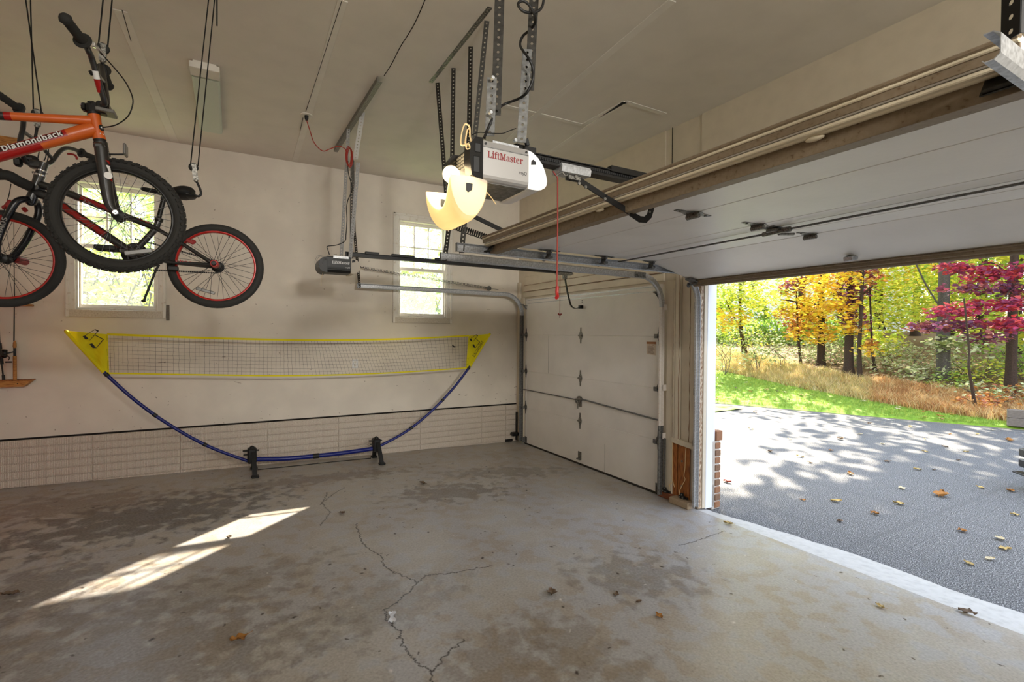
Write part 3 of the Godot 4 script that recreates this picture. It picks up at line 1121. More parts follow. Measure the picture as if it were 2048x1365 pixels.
func build_fill_light(at: Vector3, aim: Vector3, power: float, label: String) -> void:  # added fill lamp, out of view, brightening the interior
	var t := thing("added_fill_light", at, label, "added fill light")
	var zb := -(aim - at).normalized()
	var xb := Vector3.UP.cross(zb).normalized()
	var b := Basis(xb, zb.cross(xb), zb)
	var s := Shape.new()
	s.box(Transform3D(b, at + zb * 0.03), Vector3(1.24, 0.20, 0.05), 0.01)
	obj("housing", s, mat(Color(0.9, 0.9, 0.9), 0.4), t)
	s = Shape.new()
	s.box(Transform3D(b, at), Vector3(1.18, 0.15, 0.012), 0.004)
	var e := mat(Color(1, 0.97, 0.92), 0.5)
	e.emission_enabled = true
	e.emission = Color(1.0, 0.985, 0.955)
	e.emission_energy_multiplier = 2.0
	obj("fill_cover", s, e, t)
	var a := AreaLight3D.new()
	a.name = "fill_area"
	a.area_size = Vector2(1.18, 0.15)
	a.area_normalize_energy = true
	a.light_energy = power
	a.light_color = Color(1.0, 0.985, 0.955)
	a.shadow_enabled = true
	a.transform = Transform3D(b, -zb * 0.012)
	t.add_child(a)


func build_fill_flood(at: Vector3, aim: Vector3, power: float, cone: float, label: String) -> void:  # added round fill lamp, out of view, aimed at the window wall
	var t := thing("added_fill_flood", at, label, "added_fill_flood")
	var f := (aim - at).normalized()
	var s := Shape.new()
	s.disc(at - f * 0.05, f, 0.24, 0.10, 32, 0.02)
	s.tube([at - f * 0.09, Vector3(at.x, at.y, 9.6)], 0.025, 10)
	obj("housing", s, mat(Color(0.9, 0.9, 0.9), 0.4), t)
	s = Shape.new()
	s.disc(at + f * 0.002, f, 0.22, 0.008, 32, 0.002)
	var e := mat(Color(1, 0.98, 0.95), 0.4)
	e.emission_enabled = true
	e.emission = Color(1.0, 0.985, 0.955)
	e.emission_energy_multiplier = 3.0
	obj("lens", s, e, t)
	var l := SpotLight3D.new()
	l.name = "fill_beam"
	l.light_color = Color(1.0, 0.985, 0.955)
	l.light_energy = power
	l.light_size = 0.22
	l.spot_angle = cone
	l.spot_angle_attenuation = 1.0
	l.spot_range = 30.0
	l.spot_attenuation = 2.0
	l.shadow_enabled = true
	t.add_child(l)
	l.look_at_from_position(at + f * 0.02, aim)


# ---------------------------------------------------------------- the two sectional doors
const PH := 0.5334
const D1A := 0.205
const D1B := 2.885
const D2A := 3.380
const D2B := 6.085


func hinge_shape(c: Vector3, along: Vector3, out: Vector3, size := 1.0) -> Shape:
	# two tapering leaves above and below a rolled knuckle with a pin
	var s := Shape.new()
	var side := along.cross(out).normalized()
	for g in [-1.0, 1.0]:
		var poly := PackedVector2Array([Vector2(-0.036, 0.0), Vector2(0.036, 0.0), Vector2(0.030, 0.022), Vector2(0.014, 0.052), Vector2(0.010, 0.100), Vector2(-0.010, 0.100), Vector2(-0.014, 0.052), Vector2(-0.030, 0.022)])
		for i in poly.size():
			poly[i] = Vector2(poly[i].x, poly[i].y * g) * size
		s.prism(poly, 0.003, plane_frame(c, side, along) if side.cross(along).dot(out) > 0 else plane_frame(c, -side, along))
	s.disc(c + out * 0.014 * size, side, 0.011 * size, 0.062 * size, 12, 0.002)
	s.bar(c + side * 0.028 * size + out * 0.010, c - side * 0.028 * size + out * 0.010, 0.018 * size, 0.022 * size, out, 0.003)
	for g in [-0.075, 0.075]:
		s.disc(c + along * g * size + out * 0.004, out, 0.006 * size, 0.006, 8)
	return s


func roller_hinge_shape(c: Vector3, along: Vector3, out: Vector3, away: Vector3) -> Shape:
	# end hinge with a bracket arm that carries the roller into the track
	var s := hinge_shape(c, along, out, 0.95)
	s.bar(c + out * 0.006, c + out * 0.055 + away * 0.02, 0.05, 0.003, along, 0.0)
	s.bar(c + out * 0.05 - along * 0.022, c + out * 0.05 + along * 0.022, 0.045, 0.02, out, 0.004)
	s.tube([c + out * 0.05, c + out * 0.05 + away * 0.075], 0.005, 8)
	s.disc(c + out * 0.05 + away * 0.075, away, 0.022, 0.012, 14, 0.003)
	return s


func build_door_closed() -> void:
	var d := Node3D.new()
	d.name = "door_1"
	d.position = Vector3(0, 0, (D1A + D1B) * 0.5)
	add_child(d)
	org[d] = d.position
	tag(d, "closed white sectional garage door in the far corner, seen from inside", "garage door", "", "structure")
	var zc := 0.5 * (D1A + D1B)
	for k in 4:
		var s := Shape.new()
		s.bx(Vector3(0.0, 0.012 + k * PH, D1A), Vector3(0.046, 0.012 + (k + 1) * PH, D1B), 0.004)
		var p := obj("panel", s, M.door, d)
		for z in [D1A + 0.025, D1B - 0.025]:
			s = Shape.new()
			s.bx(Vector3(-0.0022, 0.012 + k * PH + 0.004, z - 0.024), Vector3(0.001, 0.012 + (k + 1) * PH - 0.004, z + 0.024), 0.0008)
			obj("end_stile", s, M.door, p)
		if k in [0, 2]:
			s = Shape.new()
			var zz := 2.02 if k == 0 else 0.82
			s.bx(Vector3(-0.0008, 0.02 + k * PH, zz - 0.0012), Vector3(0.0, 0.35 + k * PH if k == 0 else 0.005 + (k + 1) * PH, zz + 0.0012))
			obj("crease", s, M.dark_gap, p)
	for k in [1, 2, 3]:
		var y: float = 0.012 + k * PH
		obj("hinge", hinge_shape(Vector3(-0.001, y, zc), Vector3.UP, Vector3.LEFT), M.zinc, d)
		obj("roller_hinge", roller_hinge_shape(Vector3(-0.003, y, D1A + 0.03), Vector3.UP, Vector3.LEFT, Vector3.FORWARD), M.galv_dull, d)
		obj("roller_hinge", roller_hinge_shape(Vector3(-0.003, y, D1B - 0.03), Vector3.UP, Vector3.LEFT, Vector3.BACK), M.galv_dull, d)
	for e in [[D1A + 0.035, Vector3.FORWARD], [D1B - 0.035, Vector3.BACK]]:
		var s := Shape.new()
		s.bar(Vector3(-0.004, 2.04, e[0]), Vector3(-0.075, 2.055, e[0] + e[1].z * 0.01), 0.06, 0.004)
		s.bar(Vector3(-0.004, 1.99, e[0]), Vector3(-0.06, 2.05, e[0]), 0.004, 0.02)
		s.tube([Vector3(-0.07, 2.06, e[0] - e[1].z * 0.02), Vector3(-0.07, 2.06, e[0] + e[1].z * 0.05)], 0.005, 8)
		obj("top_bracket", s, M.galv_dull, d)
		s = Shape.new()
		s.bx(Vector3(-0.004, 0.02, e[0] - 0.03), Vector3(0.0, 0.11, e[0] + 0.03), 0.001)
		s.bx(Vector3(-0.05, 0.02, e[0] + e[1].z * 0.02), Vector3(0.0, 0.10, e[0] + e[1].z * 0.024), 0.001)
		obj("bottom_bracket", s, M.galv_dull, d)
	# stiffening strut along the top edge
	var s := Shape.new()
	s.sweep([Vector2(-0.028, 0.0), Vector2(-0.018, 0.0), Vector2(-0.016, 0.030), Vector2(0.016, 0.030), Vector2(0.018, 0.0), Vector2(0.028, 0.0), Vector2(0.028, 0.003), Vector2(0.020, 0.003), Vector2(0.018, 0.033), Vector2(-0.018, 0.033), Vector2(-0.020, 0.003), Vector2(-0.028, 0.003)], [Vector3(-0.001, 2.098, D1B - 0.02), Vector3(-0.001, 2.098, D1A + 0.02)], Vector3.UP)
	obj("top_strut", s, M.galv, d)
	# lock: two rods and the handle plate
	s = Shape.new()
	s.tube([Vector3(-0.022, 0.806, D1A + 0.0), Vector3(-0.024, 0.806, zc - 0.05)], 0.007, 8)
	obj("lock_rod", s, M.galv_dull, d)
	s = Shape.new()
	s.tube([Vector3(-0.024, 0.826, zc + 0.05), Vector3(-0.022, 0.760, D1B - 0.0)], 0.009, 8)
	obj("lock_rod", s, M.galv_dull, d)
	s = Shape.new()
	s.bx(Vector3(-0.004, 0.72, zc - 0.032), Vector3(0.0, 0.85, zc + 0.032), 0.001)
	s.disc(Vector3(-0.018, 0.815, zc), Vector3.LEFT, 0.042, 0.016, 18, 0.004)
	s.bar(Vector3(-0.022, 0.806, zc - 0.07), Vector3(-0.022, 0.824, zc + 0.07), 0.024, 0.03, Vector3.LEFT, 0.006)
	s.bar(Vector3(-0.03, 0.80, zc - 0.012), Vector3(-0.034, 0.70, zc - 0.006), 0.022, 0.012, Vector3.LEFT, 0.004)
	s.bar(Vector3(-0.03, 0.79, zc - 0.06), Vector3(-0.03, 0.76, zc - 0.02), 0.016, 0.02, Vector3.LEFT, 0.004)
	obj("lock_handle", s, M.zinc, d)
	s = Shape.new()
	s.bx(Vector3(-0.003, 0.06, zc - 0.035), Vector3(0.0, 0.16, zc + 0.035), 0.001)
	s.bx(Vector3(-0.03, 0.06, zc - 0.035), Vector3(-0.0, 0.075, zc + 0.035), 0.002)
	obj("step_plate", s, M.zinc, d)
	s = Shape.new()
	s.tube([Vector3(0.01, 0.006, D1A), Vector3(0.01, 0.006, D1B)], 0.016, 8)
	obj("bottom_seal", s, M.seal, d)
	# mounting slots for the arm
	s = Shape.new()
	for yy in [2.045, 2.02, 1.985]:
		s.disc(Vector3(-0.002, yy, zc + 0.02), Vector3.LEFT, 0.006, 0.006, 8)
	obj("bolt", s, M.galv_dull, d)
	# warning label: print on paper
	var im := Image.create(96, 120, false, Image.FORMAT_RGB8)
	im.fill(Color(0.80, 0.74, 0.66))
	im.fill_rect(Rect2i(0, 0, 96, 22), Color(0.62, 0.42, 0.26))
	for k in 10:
		im.fill_rect(Rect2i(12, 44 + k * 7, 52 + (k * 29) % 24, 3), Color(0.45, 0.37, 0.32))
	for q in [[20, 30], [56, 30]]:
		for k in 10:
			im.fill_rect(Rect2i(q[0] + 10 - k, q[1] - 4 + k, 2 * k, 1), Color(0.62, 0.42, 0.26))
	var lm := StandardMaterial3D.new()
	lm.albedo_texture = ImageTexture.create_from_image(im)
	lm.roughness = 0.5
	s = Shape.new()
	s.uquad(Vector3(-0.0012, 1.425, 2.675), Vector3(-0.0012, 1.415, 2.805), Vector3(-0.0012, 1.555, 2.805), Vector3(-0.0012, 1.555, 2.670), Vector3.LEFT, Vector2(0, 1), Vector2(1, 1), Vector2(1, 0), Vector2(0, 0))
	obj("warning_label", s, lm, d)
	# leave the door's origin where its foot is


func build_door_open() -> void:
	var d := Node3D.new()
	d.name = "door_2"
	d.position = Vector3(-1.2, 2.25, (D2A + D2B) * 0.5)
	add_child(d)
	org[d] = d.position
	tag(d, "raised white sectional garage door lying overhead on its tracks", "garage door", "", "structure")
	var zc := 0.5 * (D2A + D2B)
	var face := func(z: float) -> float: return 2.25 + 0.007 * (z - 4.8)
	var xj := [-2.257, -1.724, -1.197, -0.680]
	var pts := []
	for x in xj:
		pts.append(Vector2(x, 2.25))
	pts.append(Vector2(-0.135, 2.118))
	for k in 4:
		var a: Vector2 = pts[k]
		var b: Vector2 = pts[k + 1]
		var t := (b - a).normalized()
		var up := Vector3(-t.y, t.x, 0)
		var s := Shape.new()
		var o := Vector3((a.x + b.x) * 0.5, (a.y + b.y) * 0.5, zc) + up * 0.023
		var zt := Vector3(0, 0.007, 1).normalized()
		var bx := Basis(Vector3(t.x, t.y, 0), up, Vector3(t.x, t.y, 0).cross(up))
		s.box(Transform3D(bx, o), Vector3((b - a).length() - 0.003, 0.046, D2B - D2A), 0.004)
		if k == 2:
			# two long shallow ribs pressed into the section that carries the lock rods
			var g := Shape.new()
			for w in [0.30, 0.62]:
				var c := Vector3(lerpf(a.x, b.x, w), 2.25 + 0.003, zc)
				g.box(Transform3D(Basis(), c), Vector3(0.035, 0.0095, D2B - D2A - 0.01), 0.002)
			var pn := obj("panel", s, M.door_open, d)
			obj("pressed_rib", g, M.door_open, pn)
		else:
			obj("panel", s, M.door_open, d)
	for k in [1, 2, 3]:
		var c := Vector3(xj[k], 2.249, zc)
		obj("hinge", hinge_shape(c, Vector3.RIGHT, Vector3.DOWN, 1.25), M.zinc, d)
		obj("roller_hinge", roller_hinge_shape(Vector3(xj[k], 2.247, D2A + 0.03), Vector3.RIGHT, Vector3.DOWN, Vector3.FORWARD), M.galv_dull, d)
		obj("roller_hinge", roller_hinge_shape(Vector3(xj[k], 2.247, D2B - 0.03), Vector3.RIGHT, Vector3.DOWN, Vector3.BACK), M.galv_dull, d)
	# strut along the leading edge: a deep flange with a rolled lip
	var s := Shape.new()
	var A := Vector3(-2.205, 2.25, D2A + 0.01)
	var B := Vector3(-2.205, 2.25, D2B - 0.01)
	s.bx(Vector3(-2.205, 2.186, D2A + 0.005), Vector3(-2.201, 2.25, D2B - 0.005), 0.001)
	s.bx(Vector3(-2.204, 2.186, D2A + 0.005), Vector3(-2.150, 2.190, D2B - 0.005), 0.001)
	s.bx(Vector3(-2.154, 2.188, D2A + 0.005), Vector3(-2.150, 2.25, D2B - 0.005), 0.001)
	obj("top_strut", s, M.strut, d)
	s = Shape.new()
	s.tube([Vector3(-2.226, 2.242, D2A + 0.0), Vector3(-2.226, 2.242, D2B)], 0.0105, 12)
	s.bx(Vector3(-2.252, 2.236, D2A), Vector3(-2.205, 2.248, D2B), 0.003)
	obj("strut_lip", s, M.cream, d)
	s = Shape.new()
	s.bx(Vector3(-2.262, 2.252, D2A), Vector3(-2.257, 2.276, D2B), 0.001)
	obj("edge_cap", s, M.strut, d)
	s = Shape.new()
	s.bx(Vector3(-2.268, 2.276, D2A), Vector3(-2.256, 2.286, D2B), 0.003)
	obj("edge_lip", s, M.cream, d)
	s = Shape.new()
	s.bx(Vector3(-2.270, 2.286, D2A), Vector3(-2.250, 2.300, D2B), 0.004)
	obj("weather_strip", s, M.strut, d)
	for z in [4.60, 5.62]:
		s = Shape.new()
		s.ball(Vector3(-2.222, 2.228, z), Vector3(0.014, 0.008, 0.03), 12, 6)
		obj("strut_screw", s, M.cream, d)
	# lock rods and latch
	s = Shape.new()
	s.tube([Vector3(-1.005, 2.226, D2A - 0.02), Vector3(-1.035, 2.224, zc - 0.05)], 0.006, 8)
	obj("lock_rod", s, M.galv_dull, d)
	s = Shape.new()
	s.tube([Vector3(-1.055, 2.224, zc + 0.05), Vector3(-1.075, 2.232, D2B)], 0.006, 8)
	obj("lock_rod", s, M.galv_dull, d)
	s = Shape.new()
	s.bx(Vector3(-1.11, 2.245, zc - 0.04), Vector3(-0.98, 2.249, zc + 0.04), 0.001)
	s.disc(Vector3(-1.045, 2.232, zc), Vector3.DOWN, 0.042, 0.018, 16, 0.003)
	s.bar(Vector3(-1.03, 2.224, zc - 0.08), Vector3(-1.06, 2.224, zc + 0.08), 0.022, 0.026, Vector3.UP, 0.005)
	s.bar(Vector3(-1.02, 2.214, zc + 0.01), Vector3(-0.94, 2.214, zc + 0.06), 0.022, 0.014, Vector3.UP, 0.005)
	s.disc(Vector3(-1.06, 2.222, zc + 0.085), Vector3.BACK, 0.016, 0.05, 12, 0.004)
	obj("lock_handle", s, M.zinc, d)
	# lift handle near the bottom edge
	var hc := Vector3(-0.27, 2.146, zc + 0.03)
	s = Shape.new()
	s.box(Transform3D(Basis(Vector3.BACK, 0.24), hc - Vector3(0, 0.012, 0)), Vector3(0.075, 0.03, 0.055), 0.004)
	obj("lift_handle", s, M.galv, d)
	# bottom retainer and seal
	s = Shape.new()
	s.bx(Vector3(-0.155, 2.086, D2A), Vector3(-0.128, 2.126, D2B), 0.004)
	s.bx(Vector3(-0.165, 2.108, D2A), Vector3(-0.15, 2.118, D2B), 0.003)
	obj("bottom_retainer", s, M.strut, d)
	s = Shape.new()
	s.tube([Vector3(-0.118, 2.086, D2A), Vector3(-0.118, 2.086, D2B)], 0.020, 10)
	obj("bottom_seal", s, M.strut, d)
	for e in [[D2A + 0.04, Vector3.FORWARD], [D2B - 0.04, Vector3.BACK]]:
		s = Shape.new()
		s.box(Transform3D(Basis(Vector3.BACK, -0.24), Vector3(-0.20, 2.115, e[0])), Vector3(0.10, 0.012, 0.07), 0.002)
		s.tube([Vector3(-0.16, 2.09, e[0] - e[1].z * 0.02), Vector3(-0.16, 2.08, e[0] + e[1].z * 0.07)], 0.006, 8)
		s.disc(Vector3(-0.16, 2.08, e[0] + e[1].z * 0.07), Vector3.BACK, 0.022, 0.012, 14, 0.003)
		obj("bottom_bracket", s, M.galv_dull, d)
		s = Shape.new()
		s.bar(Vector3(-2.20, 2.245, e[0]), Vector3(-2.24, 2.19, e[0]), 0.07, 0.004)
		s.tube([Vector3(-2.24, 2.20, e[0] - e[1].z * 0.03), Vector3(-2.24, 2.20, e[0] + e[1].z * 0.05)], 0.006, 8)
		obj("top_bracket", s, M.irondark, d)


# ---------------------------------------------------------------- tracks, springs
func track_profile(sg: float) -> Array:
	# a C-shaped steel channel, open towards the door (sg = the way the opening looks along z)
	var th := 0.002
	var o := [Vector2(0.028, 0.030), Vector2(0.012, 0.030), Vector2(0.0, 0.020), Vector2(0.0, -0.020), Vector2(0.010, -0.030), Vector2(0.026, -0.030), Vector2(0.030, -0.024)]
	var q := []
	for p in o:
		q.append(Vector2(p.x * sg, p.y))
	var inner := [Vector2(0.028, -0.024), Vector2(0.025, -0.028), Vector2(0.011, -0.028), Vector2(th, -0.019), Vector2(th, 0.019), Vector2(0.013, 0.028), Vector2(0.028, 0.028)]
	for p in inner:
		q.append(Vector2(p.x * sg, p.y))
	return q


func track_path(z: float, ytop: float, x_end: float, rad := 0.28) -> Array:
	var pts := []
	var x0 := -0.055
	pts.append(Vector3(x0, 1.90 if ytop > 2.1 else 1.9, z))
	for i in range(0, 11):
		var g := PI * 0.5 * i / 10.0
		pts.append(Vector3(x0 - rad * (1.0 - cos(g)), ytop - rad + rad * sin(g), z))
	pts.append(Vector3(x_end, ytop + 0.012, z))
	return pts


func build_track(z: float, sg: float, label: String, low: Material, lowest := false, x_end := -2.42) -> void:
	var t := thing("door_track", Vector3(-0.055, 0.03, z), label, "door track", "tracks of the two overhead doors")
	var s := Shape.new()
	s.sweep(track_profile(sg), track_path(z, 2.2, x_end), Vector3.BACK)
	obj("curved_track", s, M.galv, t)
	s = Shape.new()
	s.sweep(track_profile(sg), [Vector3(-0.055, 0.72 if lowest else 0.03, z), Vector3(-0.055, 1.90, z)], Vector3.BACK)
	obj("upright_track", s, low, t)
	if lowest:
		s = Shape.new()
		s.sweep(track_profile(sg), [Vector3(-0.055, 0.03, z), Vector3(-0.055, 0.72, z)], Vector3.BACK)
		obj("lower_track", s, M.galv_dull, t)
	# jamb brackets and the angle behind the track
	s = Shape.new()
	var zb := z - sg * 0.014
	s.iron(Vector3(-0.045 if lowest else -0.012, 0.07, zb), Vector3(-0.045 if lowest else -0.012, 0.60 if lowest else 1.92, zb), Vector3(0, 0, -sg), 0.030, 0.045, 0.004)
	obj("jamb_angle", s, M.galv_dull if lowest else low, t)
	for y in [0.62, 1.10, 1.90]:
		s = Shape.new()
		s.bx(Vector3(-0.062, y - 0.03, zb - 0.002), Vector3(0.0, y + 0.03, zb + 0.002), 0.001)
		s.bx(Vector3(-0.006, y - 0.03, minf(zb, zb - sg * 0.055)), Vector3(-0.002, y + 0.03, maxf(zb, zb - sg * 0.055)), 0.001)
		obj("jamb_bracket", s, M.white_paint if lowest else M.galv_dull, t)
	# splice plate where curve meets horizontal
	s = Shape.new()
	s.bx(Vector3(-0.44, 2.175, z - sg * 0.004 - 0.002), Vector3(-0.30, 2.228, z - sg * 0.004 + 0.002), 0.001)
	for x in [-0.41, -0.36, -0.33]:
		s.disc(Vector3(x, 2.20, z - sg * 0.008), Vector3.BACK, 0.008, 0.008, 8)
	obj("splice_plate", s, M.galv_dull, t)
	if z > 6.0:
		return
	s = Shape.new()
	s.bx(Vector3(x_end - 0.004, 2.182, minf(z, z + sg * 0.03)), Vector3(x_end, 2.242, maxf(z, z + sg * 0.03)), 0.001)
	obj("end_stop", s, M.galv_dull, t)


func build_tracks() -> void:
	build_track(0.165, 1.0, "galvanized track of the closed door, on the window wall side", M.galv_dull, false, -2.43)
	build_track(2.950, -1.0, "track of the closed door with a white painted upright", M.white_paint, true, -2.40)
	build_track(3.350, 1.0, "galvanized track of the raised door, beside the doorway jamb", M.galv, false, -2.45)
	build_track(6.105, -1.0, "galvanized track of the raised door at the upper right corner", M.galv, false, -2.44)
	# extension springs
	for q in [[onz(727, 536, 0.10), onz(972, 576, 0.10), 0.016, 0.0032, 92, "long thin closing spring stretched below the small dark opener", 0.165],
			[onz(905, 452, 3.33), onz(1015, 489, 3.33), 0.021, 0.0040, 26, "black coil spring hung on the perforated iron below the lit bulb", 3.385]]:
		var a: Vector3 = q[0]
		var b: Vector3 = q[1]
		var t := thing("door_spring", a, q[5], "spring", "")
		var s := Shape.new()
		s.helix(a, b, q[2], q[3], q[4])
		obj("coil", s, M.irondark if q[4] < 50 else M.galv_dull, t)
		s = Shape.new()
		var dir := (b - a).normalized()
		s.tube(curve([a - dir * 0.09, a - dir * 0.05 + Vector3(0, 0.012, 0), a - dir * 0.02, a + dir * 0.01 + Vector3(0, q[2], 0)], 5), 0.005, 6)
		obj("end_hook", s, M.black_metal, t)
		s = Shape.new()
		s.tube([b, Vector3(-0.42 if q[4] > 50 else -1.2, b.y - 0.02, b.z + 0.03)], 0.0035, 6)
		obj("lift_cable", s, M.galv_dull, t)
		s = Shape.new()
		s.disc(b + dir * 0.05, Vector3.BACK, 0.035, 0.018, 18, 0.004)
		s.bar(b, b + dir * 0.05, 0.024, 0.03, Vector3.BACK, 0.003)
		obj("cable_pulley", s, M.galv_dull, t)


# ---------------------------------------------------------------- perforated irons that hang the tracks
func build_hangers() -> void:
	var a := ony(865, 166, CEIL - 0.001)
	var b := ony(990, 18, CEIL - 0.001)
	var s := Shape.new()
	s.iron(Vector3(a.x, CEIL - 0.0015, a.z), Vector3(a.x, CEIL - 0.0015, b.z), Vector3.LEFT, 0.032, 0.028, 0.0055, -1.0)
	var bar := obj("ceiling_angle", s, M.zinc)
	tag(bar, "perforated steel angle fixed along the ceiling above the track hangers", "steel angle")
	# first pair carries the closed door's track, second pair the raised door's track
	var sets := [
		[ony(871, 165, CEIL), ony(903, 135, CEIL), Vector3(-2.345, 2.42, 2.93), Vector3(-2.385, 2.185, 2.932), "perforated steel hanger, left of the pair above the lit bulb"],
		[ony(937, 92, CEIL), ony(969, 40, CEIL), Vector3(-2.375, 2.62, 3.342), Vector3(-2.42, 2.19, 3.338), "perforated steel hanger, right of the pair above the lit bulb"]]
	for q in sets:
		var t := thing("track_hanger", q[3], q[4], "track hanger", "perforated hangers of the door tracks")
		for i in 2:
			s = Shape.new()
			var top: Vector3 = q[i]
			var low: Vector3 = q[2] + Vector3(0.012 * i, 0.06 * i, 0.01 * i)
			s.iron(low, Vector3(top.x, CEIL - 0.005, top.z), Vector3(0.87, 0, 0.49), 0.032, 0.0285, 0.0058)
			obj("hanger_iron", s, M.irondark, t)
		s = Shape.new()
		s.iron(q[3] - Vector3(0, 0.01, 0), q[2] + Vector3(0, 0.06, 0.004), Vector3(0.87, 0, 0.49), 0.034, 0.0285, 0.0058)
		obj("drop_iron", s, M.irondark, t)
		for k in 3:
			s = Shape.new()
			s.disc(q[2] + Vector3(0.012, 0.015 + 0.02 * k, 0.02), Vector3(-0.49, 0, 0.87), 0.008, 0.02, 6)
			obj("bolt", s, M.zinc, t)
	# hanger of the closed door's far track, seen behind the small opener
	var e := Vector3(-2.415, 2.19, 0.175)
	var t := thing("track_hanger", e, "perforated steel hanger behind the small dark opener", "track hanger", "perforated hangers of the door tracks")
	s = Shape.new()
	s.iron(e, Vector3(-2.50, 3.05, 0.18), Vector3(0.87, 0, 0.49), 0.032, 0.0285, 0.0058)
	obj("drop_iron", s, M.irondark, t)
	s = Shape.new()
	s.iron(Vector3(-2.485, 2.88, 0.186), Vector3(-2.55, CEIL, 0.40), Vector3(0.87, 0, 0.49), 0.032, 0.0285, 0.0058)
	obj("hanger_iron", s, M.galv_dull, t)
	# hanger at the upper right corner
	e = Vector3(-2.385, 2.19, 6.11)
	t = thing("track_hanger", e, "dark perforated hanger at the upper right corner of the picture", "track hanger", "perforated hangers of the door tracks")
	s = Shape.new()
	s.iron(Vector3(-2.385, 2.24, 6.118), Vector3(-2.385, CEIL, 6.118), Vector3(0.87, 0, 0.49), 0.040, 0.030, 0.006)
	obj("hanger_iron", s, M.black_metal, t)


# ---------------------------------------------------------------- openers
func d_profile(x0: float, x1: float, yt: float, yb: float, seg := 14) -> PackedVector2Array:
	# flat against x0, bulging towards x1, fuller below
	var p := PackedVector2Array()
	p.append(Vector2(x0, yb))
	p.append(Vector2(x0, yt))
	for i in range(1, seg):
		var g := PI * i / seg
		var b := pow(sin(g), 0.75)
		p.append(Vector2(x0 + (x1 - x0) * b, lerpf(yt, yb, 0.5 - 0.5 * cos(g))))
	return p


func rail(parent: Node3D, x0: float, x1: float, y: float, z: float, m: Material) -> void:
	var s := Shape.new()
	s.sweep([Vector2(-0.026, -0.014), Vector2(0.026, -0.014), Vector2(0.026, -0.008), Vector2(0.005, -0.006), Vector2(0.005, 0.022), Vector2(0.013, 0.024), Vector2(0.013, 0.028), Vector2(-0.013, 0.028), Vector2(-0.013, 0.024), Vector2(-0.005, 0.022), Vector2(-0.005, -0.006), Vector2(-0.026, -0.008)], [Vector3(x1, y, z), Vector3(x0, y, z)], Vector3.BACK)
	obj("rail", s, m, parent)


